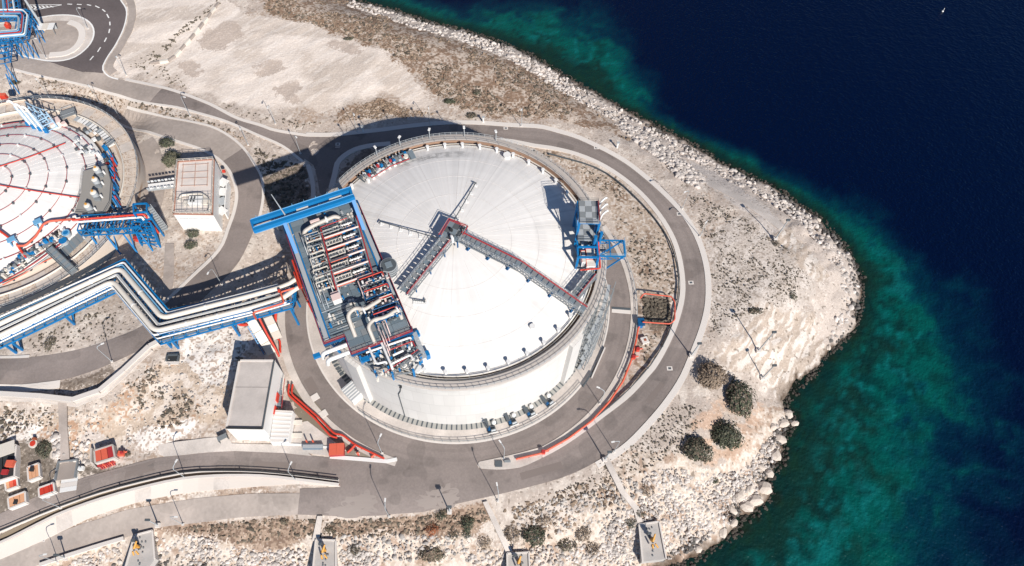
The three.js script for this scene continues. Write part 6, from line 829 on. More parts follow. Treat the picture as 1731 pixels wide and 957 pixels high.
{ const [o, q, y] = pit('orange brown covered pit with a dark valve, above the bright red basin', list('46,790 65,783 67,806 48,813'), 0.9, tan); new MB().box(q[1].x - 0.9, y + 0.4, q[1].z + 1.8, 0.8, 0.8, 0.7).build('valve', M.dark, o); }
{ const [o, q, y] = pit('orange brown covered pit with a dark hatch nearest the lower left corner', list('13,842 42,831 43,849 15,860'), 0.8, tan); new MB().box((q[0].x + q[2].x) / 2, y + 0.15, (q[0].z + q[2].z) / 2 + 0.6, 0.9, 0.4, 0.8).build('hatch', M.dark, o); }
pit('small orange pit just above the pit at the lower left corner', list('8,815 28,808 30,822 10,829'), 0.8, [tan, M.orange, M.red]);
{ const [o, q, y] = pit('large open dark basin with pale walls at the left picture edge', list('-40,775 27,752 24,805 -40,824'), 1.4, [M.dark, M.dark, M.dark], 'basin'); new MB().bar(P(-38, 776, y).setY(y + 0.1), P(25, 754, y).setY(y + 0.1), 3.4, 0.2).build('walkway', M.cream, o); new MB().box(q[1].x + 0.6, y + 0.5, q[1].z + 5, 1.8, 1.2, 1.6).build('red_pump', M.orange, o); new MB().box(q[1].x - 0.2, y + 0.3, q[1].z + 7, 1.4, 0.8, 1.2).build('red_pump', M.redDeep, o); }
{ const [o, q, y] = pit('pink roofed pump box set in a grey walled bay by the lower road', list('159,762 190,752 194,773 161,783'), 2.0, [M.orange, M.orange, M.redDeep], 'pump house', M.pavement); for (let k = 0; k < 14; k++) { const p = P(168 + (k % 7) * 3.6, 783 + Math.floor(k / 7) * 4 - (k % 7) * 1.2, 1.4); new MB().box(p.x, p.y, p.z, 0.7, 0.8, 0.7).rod(p, p.clone().add(V(0.6, -0.8, 0.8)), 0.18).build('red_valve', k % 3 ? M.redDeep : M.orange, o); } const a = P(153, 757, 2.4), b = P(155, 783, 1.6), c = P(164, 792, 0.6); new MB().bar(a.clone().setY(0.9), b.clone().setY(0.9), 0.4, 2.6).bar(b.clone().setY(0.5), c.clone().setY(0.4), 0.4, 1.6).build('bay_wall', M.pavement, o); }
{ const p = PT(207, 768), o = thing('red_valve_set', 'small red valve set right of the pink roofed pump box', 'valve', p); new MB().box(0, 0.5, 0, 1.6, 1, 1.2).build('body', M.orange, o); new MB().cyl(0.4, 1, 0, 0.35, 0.7, 10).build('wheel', M.redDeep, o); new MB().rod(V(-1.4, 0.4, 0.6), V(1.2, 0.4, -0.6), 0.22).build('pipe', M.orange, o); }
{ const p = PT(57, 751), o = thing('round_pit_cover', 'round red and cream cover on the dark ground right of the basin', 'cover', p); new MB().cyl(0, 0, 0, 1.1, 0.5, 18).build('ring', M.cream, o); new MB().cyl(0, 0.5, 0, 0.7, 0.15, 16).build('lid', M.red, o); new MB().box(0.3, 0.8, -1.1, 0.8, 1.2, 0.5).build('valve', M.rust, o); }
{ const p = PT(118, 812); p.y += 0.08; const o = thing('ramp', 'white stepped concrete ramp crossing the lower road edge', 'ramp', p, 0.16); for (let k = 0; k < 4; k++) new MB().box(0, 0.1, -1.2 + k * 1.15, 4.0, 0.16, 1.1).build('ramp_slab', k % 2 ? M.white : M.kerb, o); }
{ const p = PT(115, 796); p.y += 0.1; const o = thing('stair_pit', 'grey walled stair pit at the foot of the concrete path', 'pit', p, 0.12); new MB().box(0, 0.1, 0, 4.6, 0.2, 4.4).build('floor', M.concreteRoad, o); for (const [x, z, w, d] of [[0, -2.3, 4.8, 0.3], [-2.4, 0, 0.3, 4.4], [2.4, 0, 0.3, 4.4]]) new MB().box(x, 0.5, z, w, 1.0, d).build('pit_wall', M.steel, o); }
{ const p = PT(139, 793), o = thing('white_pump', 'white box and rubble between the stair pit and the pink pump box', 'pump', p); new MB().box(0, 0.5, 0, 1.3, 0.9, 1).build('body', M.white, o); new MB().rod(V(0, 0.9, 0), V(0, 1.8, -0.2), 0.2).build('pipe', M.galv, o); }
{ const p = PT(293, 606); const o = thing('drain_outlet', 'dark square drain outlet with a pale sill on the slope', 'outlet', p); new MB().box(0, 0.3, -0.8, 3.2, 1.2, 0.4).box(-1.5, 0.3, 0, 0.3, 1.2, 1.8).box(1.5, 0.3, 0, 0.3, 1.2, 1.8).build('frame', M.steelDark, o); new MB().box(0, 0.1, 0.1, 2.8, 0.3, 1.6).build('opening', M.dark, o); new MB().box(0, -0.1, 1.3, 3.4, 0.3, 0.8).build('sill', M.kerb, o); }
for (const [x, y, l] of [[379, 743, 'grey frame rack on the pavement left of the white hall'], [530, 757, 'blue grey bench like tank on the kerb left of the red box']]) { const p = PT(x, y); p.y += 0.2; const o = thing('kerb_rack', l, 'rack', p, x > 400 ? 0 : 0.5); if (x > 400) { new MB().box(0, 0.5, 0, 5, 0.9, 1.3).build('body', paint(120, 134, 146, 0.6), o); new MB().box(0, 1, 0, 5.1, 0.1, 0.9).build('lid', M.galv, o); new MB().box(-1.6, 1.2, -1.2, 0.3, 1.6, 0.3).box(0, 1.2, -1.2, 0.3, 1.4, 0.3).build('bollard', M.orange, o); } else { for (const k of [-1.1, 1.1]) new MB().box(k, 0.8, 0, 0.14, 1.6, 1.3).build('frame', M.steelDark, o); new MB().box(0, 1.6, 0, 2.4, 0.1, 1.3).build('top', M.steel, o); } }
// ---------- red fire water lines on the island ----------
const gl = (s, up = 0.9) => list(s).map(([x, y]) => { const p = PT(x, y); p.y += up; return p; });
redRun('two bright red pipes side by side on the island, the upper right one', gl('496,652 494,668 540,708 566,735 580,737 600,753 650,777'), 0.27, M.red); redRun('two bright red pipes side by side on the island, the lower left one', gl('490,652 488,669 534,710 560,739 571,742'), 0.27, M.red);
redRun('short red branch pipe near the bright red box', gl('601,754 594,762 588,767'), 0.34, M.red); redRun('short red branch with pink valve near the island tip', gl('634,770 628,775', 0.8), 0.34, M.orange);
{ const p = PT(571, 763); const o = thing('fire_box', 'bright red square box at the kerb of the red pipe island', 'box', p, 0.05); new MB().box(0, 0.9, 0, 3.7, 1.8, 2.9).build('body', M.redDeep, o); for (const x of [-0.95, 0.95]) new MB().box(x, 1.86, 0, 1.86, 0.12, 3.0).build('lid', M.orange, o); }
{ const p = PT(606, 769), o = thing('hydrant', 'pink and red hydrant standing on the gravel of the island', 'hydrant', p); new MB().cyl(0, 0, 0, 0.28, 1.5, 10).build('body', M.red, o); new MB().ball(0, 1.5, 0, 0.34).build('cap', M.orange, o); new MB().rod(V(-0.5, 1, 0), V(0.5, 1, 0), 0.16).build('outlet', M.pink, o); }
setting(sheet('island_gravel', flat('500,644 508,650 560,712 556,756 552,762 500,700 486,668'), 0.07, paint(128, 118, 102, 0.95))); setting(sheet('island_gravel', flat('560,728 600,748 660,777 640,779 600,773 556,768 553,745'), 0.07, paint(140, 132, 118, 0.95)));
setting(sheet('white_kerb', ribbon(flat('558,772 620,777 654,780 671,776.5'), -0.4, 0.5), 0.32, M.white)); setting(sheet('white_kerb', ribbon(flat('490,752 520,753 556,757'), -0.25, 0.25), 0.4, M.white));
for (const [x, y] of [[533, 672], [547, 700], [584, 668]].slice(0, 2)) { const p = PT(x, y); setting(new MB().box(p.x, p.y + 0.2, p.z, 2.0, 0.2, 1.8, 0.6).build('concrete_pad', M.kerb)); }
for (const y of [715, 737]) { const p = PT(502, y); const m = new MB().box(p.x, p.y + 0.45, p.z, 2.8, 0.25, 1.2); const o = m.build('concrete_bench', M.cream); tag(o, y < 720 ? 'upper pale slab lying beside the corrugated annex roof' : 'lower pale slab lying beside the corrugated annex roof', 'slab'); }
// the red line beside the ring road, and its square loop
redRun('long orange red pipe curving along the strip between the two ring roads', gl('872,778 915,768 960,743 1000,713 1030,680 1052,647 1066,612 1074,580 1078,556 1084,550', 0.8), 0.27, M.orange);
redRun('thin red square loop of pipe above the dark brush patch', [...gl('1084,550 1130,553 1138,546 1138,516 1132,507 1086,502 1080,510', 2.0)], 0.2, M.orange);
{ const p = PT(1081, 549), o = thing('loop_bracket', 'blue bracket at the lower left corner of the red pipe loop', 'bracket', p); new MB().box(0, 0.8, 0, 1.2, 1.6, 2.2).build('frame', M.blue, o); new MB().box(0.2, 1.7, 0, 1.8, 0.15, 2.4).build('plate', M.blueDark, o); }
{ const p = PT(1089, 577), o = thing('concrete_chamber', 'pale square chamber with a small brown hatch inside the ring strip', 'chamber', p, 0.3); new MB().box(0, 0.4, 0, 1.9, 1.0, 1.9).build('body', M.kerb, o); new MB().box(0.1, 0.93, 0, 0.7, 0.1, 0.7).build('hatch', M.rust, o); }
for (const [x, y, l] of [[1077, 593, 'upper red valve on the curved pipe beside the ring road'], [1070, 606, 'lower red valve on the curved pipe beside the ring road'], [918, 766, 'red valve near the end of the curved pipe']]) { const p = PT(x, y), o = thing('red_valve', l, 'valve', p); new MB().box(0, 0.8, 0, 0.9, 1.2, 0.9).build('body', M.red, o); new MB().rod(V(0, 0.8, 0), V(1.4, 0.8, -0.3), 0.2).build('outlet', M.orange, o); new MB().cyl(0, 1.4, 0, 0.45, 0.12, 12).build('wheel', M.redDeep, o); }
fence('strip_wall', 'thin dark railing along the inner kerb of the right ring road', smooth(flat('928,262 1016,290 1083,345 1130,408 1146,470 1143,515 1132,560 1105,610 1060,662 1016,700 950,748'), 4).map((p) => p.clone().setY(p.y + 0.1)), 0.7, M.steelDark, 'railing', 2, 0.2);
fence('ring_railing', 'grey railing along the outer kerb of the ring road right of the tank', ringPts(TC, 51.3, az(1048, 425) - 0.1, az(1040, 640), 0.2, 30), 1, M.galv, 'railing', 2);
{ const o = thing('kerb_cabinet', 'small dark drain frame set in the right island tip', 'drain', PT(843, 785).setY(0.25)); new MB().box(0, 0.15, 0, 1.8, 0.3, 1.5).build('frame', M.steelDark, o); new MB().box(2.2, 0.3, -0.6, 1.6, 0.6, 0.5).build('rack', M.steel, o); }
// ---------- lamps ----------
const lampProto = thing('street_lamp', '', 'street lamp', V(0, 0, 0), 0, 'street lamps along the roads'); { new MB().cyl(0, 0, 0, 0.1, 8.2, 8, 0.06).build('pole', M.galv, lampProto); new MB().pipe([V(0, 8.1, 0), V(0.3, 9.0, 0), V(1.6, 9.4, 0)], 0.09, 0.6).build('arm', M.galv, lampProto); new MB().box(1.9, 9.42, 0, 0.85, 0.16, 0.36).build('lamp_head', M.white, lampProto); new MB().box(0, 0.15, 0, 0.6, 0.3, 0.6).build('base', M.kerb, lampProto); }
let firstLamp = true;
const lamps = [[646, 767, 644, 735, 'on the kerb near the tip of the red pipe island'], [851.5, 776, 847.6, 749.5, 'on the left end of the pointed island between the ring roads'], [841.5, 848, 839.7, 817, 'on the south kerb right of the wide junction'], [658.4, 874, 651, 846, 'on the south edge in the middle of the wide junction'], [1014, 683, 1008, 653.7, 'beside the curved red pipe below the scaffold stair'], [1038, 764, 1032, 748, 'at the top of the path down to the rightmost monitor deck'], [315, 809, 298, 779, 'on the planted strip below the pump box and the long slope'], [501, 813, 491.8, 783, 'near the right end of the planted strip'], [104, 859, 76, 842, 'beside the red basin at the lower left'], [310, 887, 291.6, 873.6, 'on the south edge of the bottom road left of centre'], [99, 950, 70.6, 938, 'at the bottom road near the lower left corner'], [190, 612, 168, 583, 'on the outer kerb of the left loop road below the pipe bridge'], [1183, 400, 1188, 386, 'on the outer kerb at the far right of the ring road'], [1153, 353, 1157, 325, 'on the outer kerb where the inner riprap ends'], [603.5, 222, 603.5, 205, 'on the bank in the tank shadow, the left of a close pair'], [727, 211, 725, 187, 'on the bank inside the arc of the tank shadow'], [881, 214, 881, 187, 'on the outer kerb north of the right end of the tank shadow'], [508, 260, 512, 247, 'at the junction kerb where the top road meets the ring'], [214, 128, 204, 104, 'at the kerb between roundabout and quarry ground'], [322, 197, 311, 164, 'on the strip between top road and loop road'], [78.6, 99, 68.6, 69, 'on the lower edge of the roundabout island'], [149, 49, 136, 14, 'on the right end of the roundabout island'], [420, 246, 406, 221, 'on the strip left of the top junction'], [169, 175, 157, 152, 'above the shaded ditch of the left tank'], [83.6, 164, 68.6, 144, 'above the left tank near the white vents'], [204, 201, 186, 189, 'on the right rim of the left tank, with a long arm'], [376, 482, 354, 457, 'in the shadow of the pipe bridge on the loop road'], [466, 210, 452, 186, 'on the outer kerb of the top road below the quarry'], [177, 440, 160, 428, 'at the lower right rim of the left tank']];
lamps.forEach(([bx, by, hx, hy, l]) => { const b = PT(bx, by); if (Math.hypot(b.x - LC.x, b.z - LC.z) < LR + 1) b.y = LH; b.y += 0.15; const h = P(hx, hy, b.y + 9.4), turn = -Math.atan2(h.z - b.z, h.x - b.x), label = 'grey street lamp ' + l; if (firstLamp) { lampProto.position.copy(b); lampProto.rotation.y = turn; lampProto.userData.label = label; firstLamp = false; } else copy(lampProto, label, b, turn); });
[[-0.62, 'nearest the rim manifold'], [-0.43, 'second from the rim manifold'], [-0.2, 'third from the rim manifold'], [0.06, 'straight above the roof centre'], [0.3, 'where the rim leaves the tank shadow']].forEach(([a, l], k, all) => { const p = onRing(TC, TR - 0.4, a, TH), t = Math.PI / 2 - a; const label = 'short lamp on the far tank rim, ' + l; if (k) { copy(all.o, label, p, t); return; } const o = all.o = thing('rim_lamp', label, 'lamp', p, t, 'lamps on the tank rim'); new MB().cyl(0, 0, 0, 0.12, 3.4, 8).build('pole', M.galv, o); new MB().box(0.3, 3.5, 0, 0.9, 0.3, 0.6).build('lamp_head', M.white, o); });
for (const [bx, by, h, l] of [[1310, 405, 10, 'grey floodlight mast beside the gravel track on the headland'], [1281, 594, 12, 'grey mast standing at the edge of the pale cliff'], [1288, 640, 9, 'grey leaning mast on the cliff above the olive trees'], [760, 866, 6, 'grey sign mast on the slope south of the junction'], [268, 889, 7, 'grey mast beside the leftmost monitor deck'], [1168, 602, 8, 'dark camera mast on the outer kerb above the trees'], [1022, 778, 7, 'dark camera mast at the head of the right concrete path'], [112, 944, 5, 'dark camera mast on the low wall near the lower left corner']]) { const p = PT(bx, by), o = thing('mast', l, 'mast', p); new MB().rod(V(0, 0, 0), V(0.2, h, 0), 0.2, 0.12, 8).build('pole', M.galv, o); new MB().box(0, 0.4, 0, 1.1, 0.9, 1.1).build('base_cabinet', M.kerb, o); new MB().box(0.2, h, 0, 1.1, 0.6, 0.5).build('head', M.steelDark, o); }
[[613.6, 222, 'white marker post on the bank beside the left road lamp'], [817, 207, 'white marker post on the kerb above the ring road bend'], [1043, 250, 'white marker post on the kerb near the inner riprap']].forEach(([x, y, l]) => { const o = thing('marker_post', l, 'post', PT(x, y)); new MB().box(0, 1.2, 0, 0.45, 2.4, 0.45).build('post', M.white, o); new MB().box(0, 2.5, 0, 0.9, 0.3, 0.7).build('cap', M.galv, o); });
// ---------- fire monitor decks at the shore ----------
[['228,905 258,897 262,945 232,985 205,985', 'leftmost concrete monitor deck with a yellow fire monitor'], ['534,912 568,914 568,985 527,985', 'concrete monitor deck in the bottom centre with a yellow fire monitor'], ['857,936 894,934 896,985 858,985', 'concrete monitor deck cut by the bottom edge, right of centre'], ['1080,887 1114,882 1126,945 1086,950', 'rightmost concrete monitor deck with a yellow fire monitor']].forEach(([s, l], k) => {
  const c = flat(s), y = Math.max(...c.map((p) => p.y)) + 0.5, o = thing('monitor_deck', l, 'deck'); const q = list(s).map(([x, y2]) => P(x, y2, y)); const sh = new THREE.Shape(q.map((p) => new THREE.Vector2(p.x, -p.z))), g = new THREE.ExtrudeGeometry(sh, { depth: 5, bevelEnabled: false }); g.rotateX(-Math.PI / 2); g.translate(0, y - 5, 0); mesh(g, 'slab', M.concreteRoad2 ??= mapped(256, (u, v) => { const k2 = 0.9 + 0.14 * tile(u, v, 5, 5); return [192 * k2, 186 * k2, 180 * k2]; }, 0.9, 1 / 9), o); for (let j = 0; j < q.length; j++) if (j !== 2) new MB().bar(q[j].clone().setY(y + 0.15), q[(j + 1) % q.length].clone().setY(y + 0.15), 0.35, 0.4).build('edge_kerb', M.kerb, o); for (let j = 0; j < 14; j++) { const p = q[0].clone().lerp(q[1], 0.15 + 0.7 * rnd()).lerp(q[q.length - 1].clone().lerp(q[2], 0.5), 0.1 + 0.8 * rnd()); new MB().box(p.x, y + 0.12, p.z, 0.3, 0.24, 0.3).build('stud', M.steel, o); }
  const m = [[234, 925], [549, 931], [877, 950], [1102, 913]][k], p = P(m[0], m[1], y), w = thing('fire_monitor', ['yellow fire monitor on the leftmost concrete deck', 'yellow fire monitor on the bottom centre deck', 'dark fire monitor on the deck cut by the bottom edge', 'yellow fire monitor on the rightmost concrete deck'][k], 'fire monitor', p, 0.1); new MB().cyl(0, 0, 0, 0.45, 1.6, 10).build('pedestal', M.yellow, w); new MB().rod(V(-0.3, 1.7, 0.6), V(0.5, 2.6, -0.9), 0.32, 0.2, 10).build('barrel', M.yellow, w); new MB().rod(V(0.2, 1.7, 1.2), V(0.8, 1.1, 2.0), 0.22).rod(V(-0.5, 1.7, 1.2), V(-0.4, 1.0, 2.0), 0.22).build('hose', M.yellow, w); new MB().box(-0.7, 1.6, -1.3, 0.9, 1.2, 0.5).build('control_box', M.steelDark, w);
});
// ---------- trees and bushes ----------
const leafGeo = (() => { const g = new THREE.BufferGeometry(); g.setAttribute('position', new THREE.Float32BufferAttribute([0, 0, 0, 0.5, 0.12, 0.4, 0.05, 0.3, 1, -0.45, 0.05, 0.5], 3)); g.setIndex([0, 1, 2, 0, 2, 3]); g.computeVertexNormals(); return g; })();
function tree(name, label, px, py, rx, rz, h, cols, cat = 'tree', dens = 1) {
  const p = PT(px, py), o = thing(name, label, cat, p, 0); const stems = 3 + Math.floor(rnd() * 3), tr = new MB(); const tk = Math.max(0.1, h * 0.045);
  tr.rod(V(0, -0.3, 0), V(0.1, h * 0.35, 0.1), tk, tk * 0.7); for (let k = 0; k < stems; k++) { const a = k / stems * 6.28 + rnd(); tr.rod(V(0.1, h * 0.3, 0.1), V(Math.cos(a) * rx * 0.6, h * 0.72, Math.sin(a) * rz * 0.6), tk * 0.6, tk * 0.2, 6); } tr.build('trunk', M.rust2 ??= paint(96, 80, 66, 0.9), o);
  const sd = rnd() * 50, n = Math.round(clamp(rx * rz * 80 * dens, 200, 3600));
  cols.forEach((c, ci) => { const P_ = [], N_ = [], I_ = []; for (let k = ci; k < n; k += cols.length) {
    const a = rnd() * 6.2832, e = Math.asin(rr(-0.35, 1)), dx = Math.cos(a) * Math.cos(e), dz = Math.sin(a) * Math.cos(e), dy = Math.sin(e); const lump = 0.45 + 1.05 * fbm(dx * 2.2 + sd, dz * 2.2 + dy * 1.6 + sd, 3), r = lump * Math.pow(rr(0.35, 1), 0.45); const c0 = V(dx * rx * r, h * 0.5 + dy * h * 0.5 * r, dz * rz * r), s = rr(0.3, 0.7) * clamp(rx * 0.25, 0.4, 0.85), up = V(dx * 0.7 + rr(-0.5, 0.5), dy + rr(-0.2, 0.8), dz * 0.7 + rr(-0.5, 0.5)).normalize(), t = V(rr(-1, 1), rr(-0.4, 0.4), rr(-1, 1)).cross(up).normalize(), w = up.clone().cross(t), b = P_.length / 3;
    for (const [x, y] of [[-0.5, -0.35], [0.5, -0.3], [0.3, 0.5], [-0.35, 0.42]]) { const q = c0.clone().addScaledVector(t, x * s).addScaledVector(w, y * s); P_.push(q.x, q.y, q.z); N_.push(up.x, up.y, up.z); } I_.push(b, b + 1, b + 2, b, b + 2, b + 3); }
    const g = new THREE.BufferGeometry(); g.setAttribute('position', new THREE.Float32BufferAttribute(P_, 3)); g.setAttribute('normal', new THREE.Float32BufferAttribute(N_, 3)); g.setIndex(I_); mesh(g, 'crown', c, o); });
}
const leaf = (r, g, b) => paint(r, g, b, 0.85), G1 = leaf(84, 88, 68), G2 = leaf(66, 70, 56), G3 = leaf(104, 100, 82), D1 = leaf(142, 124, 106), D2 = leaf(114, 100, 86), D3 = leaf(164, 146, 126), O1 = leaf(164, 100, 66), O2 = leaf(136, 86, 60);
tree('olive_tree', 'dry brown leaved tree, the uppermost of the four by the right shore', 1200, 638, 3.9, 3.7, 3, [D1, D2, D1], 'tree', 1.5); tree('olive_tree', 'tall dark green tree with a long outline above the reddish soil', 1247, 676, 3.5, 5.4, 3.8, [G1, G2, D2], 'tree', 1.6); tree('olive_tree', 'round dark green tree in the middle of the right shore group', 1227, 743, 3.8, 4.0, 3.6, [G1, G2, G3], 'tree', 1.6); tree('olive_tree', 'round grey green tree left of the darkest round tree', 1177, 765, 3.6, 3.7, 3.3, [G3, D2, G2], 'tree', 1.5);
[[747, 872, 1.7, 1.7, 1.8, [G1, G2], 'small round green bush by the junction south kerb'], [790, 886, 2.1, 2.4, 2, [G2, G1], 'dark green bush on the slope right of the rust coloured bush'], [789, 903, 1.4, 1.4, 1.4, [G2, G3], 'small green bush just below the dark slope bush'], [768, 904, 2, 1.8, 1.6, [D2, G3], 'grey brown round bush between the rust bush and the dark bush'], [731, 896, 1.9, 2, 1.8, [O1, O2], 'rust coloured dead bush south of the junction'], [820, 918, 2.2, 2.6, 1.5, [D1, D3], 'pale brown dry bush left of the middle concrete path'], [864, 900, 2.6, 3.6, 1.8, [D1, D2], 'tall brown dry bush right of the middle concrete path'], [903, 906, 3.2, 2.8, 2, [G2, D2, G1], 'dark bush in the middle of the southern slope'], [985, 900, 2.6, 3.2, 2, [D1, D2], 'brown bush left of the right concrete path'], [958, 922, 2.8, 2.2, 1.6, [D2, G3], 'low olive brown bush near the bottom edge'], [1000, 925, 2.6, 2.2, 1.6, [D1, D2], 'brown bush below the tall brown bush near the bottom edge'], [730, 938, 4, 2.8, 1.8, [D2, D1, G3], 'wide grey brown bush at the bottom edge near the centre'], [920, 880, 2.4, 1.6, 1.5, [D3, D1], 'pale dry bush above the dark bush on the southern slope'], [1095, 826, 2, 3, 1.3, [D1, D3], 'brown dry bush right of the right concrete path'], [1082, 868, 1.5, 1.3, 1.4, [G2, D2], 'dark bush at the head of the rightmost monitor deck'], [1066, 886, 1.6, 1.5, 1.3, [G2, G3], 'grey green bush left of the rightmost monitor deck'], [1209, 814, 1.1, 1.1, 1.1, [G1, G2], 'tiny dark bush below the round grey green tree'], [600, 930, 1.6, 1.6, 1.3, [G2, D2], 'dark bush right of the bottom centre monitor deck'], [258, 922, 1.6, 2.2, 1.5, [G3, D2], 'olive bush right of the leftmost monitor deck'],
  [556, 896, 1.6, 1.2, 1, [D2, G3], 'low dark bush right of the bottom centre path'], [480, 882, 1.3, 1, 1, [G3, D2], 'low olive bush on the brown bank by the bottom road'], [326, 397, 2.3, 1.9, 2.2, [G1, G2], 'upper of two clipped round green bushes below the substation'], [323, 417, 2.2, 2, 2.2, [G2, G1], 'lower of two clipped round green bushes below the substation'], [292, 275, 3.2, 3.4, 4.6, [G1, G3], 'green tree against the left wall of the white substation'], [284, 247, 2.8, 2.4, 4, [G2, G1], 'dark tree at the upper left corner of the substation'], [76, 757, 2.4, 2.8, 0.8, [G2, G3], 'flat dark shrub patch below the white rocks at lower left'], [84, 582, 1.8, 2.4, 1.2, [G3, D2], 'olive shrub below the pipe bridge at left'], [25, 141, 2.2, 1.4, 0.9, [G2, D2], 'flat dark shrub above the left tank near the picture edge'], [215, 768, 1.2, 1, 0.9, [D2, G3], 'small shrub right of the red valve set'], [806, 157, 1.8, 1.6, 1.0, [G3, G2], 'olive shrub above the end of the quarry ramp'], [760, 172, 2.6, 1.4, 0.9, [G2, G1], 'dark green shrub at the tip of the pale quarry ramp'], [796, 196, 2.2, 1.6, 0.9, [G2, D2], 'dark shrub on the bank right of the tank shadow'], [590, 66, 2.2, 1, 0.8, [G2, G3], 'dark shrub on the upper quarry edge'], [266, 96, 1.6, 0.9, 0.7, [G2, D2], 'dark shrub tuft along the old quarry wall'], [1312, 412, 1.5, 1.5, 1.0, [G2, D2], 'dark shrub at the foot of the headland floodlight mast'], [1275, 527, 2.6, 1.2, 1, [G2, D2], 'dark shrub on the top edge of the pale cliff'], [1340, 500, 1.2, 2, 0.9, [G2, G3], 'dark shrub along the crack of the headland']
].forEach(([x, y, a, b, h, c, l]) => { const k = c[0] === D1 || c[0] === D3 || c[0] === D2 ? 0.85 : 0.92; tree('bush', l, x, y, a * k, b * k, h * (k < 0.9 ? 0.5 : 0.75), c, 'bush', k < 0.9 ? 0.9 : 1.4); });
// ---------- stones and dry tufts ----------
function scatter(name, label, cat, geo, mat, spots) { const m = new THREE.InstancedMesh(geo, mat, spots.length); const q = new THREE.Quaternion(), col = new THREE.Color(); spots.forEach(([p, sx, sy, sz, t], k) => { q.setFromEuler(new THREE.Euler(rr(-0.5, 0.5), rr(0, 6.28), rr(-0.5, 0.5))); m.setMatrixAt(k, new THREE.Matrix4().compose(p, q, V(sx, sy, sz))); m.setColorAt(k, col.setRGB(...t)); }); m.name = numbered(name); m.castShadow = m.receiveShadow = true; scene.add(m); tag(m, label, cat); m.userData.kind = 'stuff'; return m; }
const rockGeo = (s0) => { const g = new THREE.IcosahedronGeometry(1, 1), p = g.attributes.position; for (let k = 0; k < p.count; k++) { const v = V().fromBufferAttribute(p, k), n = 0.72 + 0.5 * vnoise(v.x * 1.6 + s0, v.y * 1.6 + v.z * 2.1 + s0); v.multiplyScalar(n); p.setXYZ(k, v.x, v.y, v.z); } g.computeVertexNormals(); return g; };
const stone = new THREE.MeshStandardMaterial({ color: 0xffffff, roughness: 0.92 });
const groundAt = (x, z) => level(x, z);
function fill(polyPx, n, sMin, sMax, tone, flatK = 0.65, test) { const poly = flat(polyPx), xs = poly.map((p) => p.x), zs = poly.map((p) => p.z), out = []; const a = Math.min(...xs), b = Math.max(...xs), c = Math.min(...zs), d = Math.max(...zs); let guard = n * 8; while (out.length < n && guard-- > 0) { const x = rr(a, b), z = rr(c, d); let ins = false; for (let i = 0, j = poly.length - 1; i < poly.length; j = i++) if ((poly[i].z > z) !== (poly[j].z > z) && x < (poly[j].x - poly[i].x) * (z - poly[i].z) / (poly[j].z - poly[i].z) + poly[i].x) ins = !ins; if (!ins || Z.pave(x, z) > 0.3 || (test && !test(x, z))) continue; const s = lerp(sMin, sMax, Math.pow(rnd(), 2.2)), y = groundAt(x, z); if (y < SEA - 0.8) continue; const t = tone(), w = y < SEA + 0.5 + rnd() * 0.9 ? 0.22 : 1; out.push([V(x, y + s * 0.12, z), s * rr(0.8, 1.3), s * flatK * rr(0.7, 1.2), s * rr(0.8, 1.2), t.map((q) => q * w)]); } return out; }
const pale = () => { const k = rr(0.3, 0.56); return [k, k * 0.91, k * 0.83]; };
const white = () => { const k = rr(0.36, 0.7); return [k, k * 0.895, k * 0.81]; };
scatter('rubble', 'pale riprap boulders along the north east shore', 'boulders', rockGeo(3), stone, fill('590,0 660,17 720,36 790,55 860,79 900,98 960,134 1010,163 1060,193 1140,232 1210,276 1290,310 1336,340 1382,371 1432,424 1454,468 1452,525 1440,552 1415,580 1398,580 1410,545 1422,505 1416,462 1394,426 1352,378 1318,354 1278,330 1205,292 1128,246 1046,206 992,180 940,151 884,114 846,96 780,70 712,50 652,30 585,10', 4200, 0.16, 0.9, white));
scatter('rubble', 'line of pale riprap boulders between the ring road and the shore', 'boulders', rockGeo(8), stone, fill('1040,210 1070,214 1120,244 1166,280 1192,306 1180,318 1154,306 1114,270 1066,232', 760, 0.25, 1.0, white));
scatter('rubble', 'pale broken rocks on the southern shore slope', 'boulders', rockGeo(13), stone, fill('1090,800 1140,790 1190,800 1250,800 1300,740 1330,690 1335,720 1312,780 1290,815 1260,862 1230,890 1170,930 1120,950 1030,945 1010,905 1040,880 1080,850', 3400, 0.1, 0.55, white));
scatter('rubble', 'pale broken stones along the bottom edge of the island', 'boulders', rockGeo(21), stone, [...fill('240,912 330,905 420,930 520,928 520,985 240,985', 1300, 0.14, 0.6, white), ...fill('575,930 640,935 640,985 575,985', 300, 0.14, 0.6, white), ...fill('800,925 850,930 900,925 1010,920 1070,925 1080,985 800,985', 1000, 0.12, 0.55, white), ...fill('120,948 205,920 205,985 100,985', 260, 0.14, 0.6, white), ...fill('90,735 108,735 112,775 92,775', 60, 0.3, 1.0, white), ...fill('120,745 150,745 150,785 126,785', 60, 0.2, 0.7, white)]);
scatter('rubble', 'scattered stones on the slopes below the left wall', 'boulders', rockGeo(5), stone, [...fill('0,690 130,690 230,640 300,590 420,560 410,610 385,700 270,745 130,755 0,745', 520, 0.1, 0.42, pale), ...fill('860,860 1000,830 1060,800 1090,830 1040,900 880,900', 500, 0.15, 0.5, pale), ...fill('560,905 800,905 800,950 560,950', 380, 0.15, 0.6, pale)]);
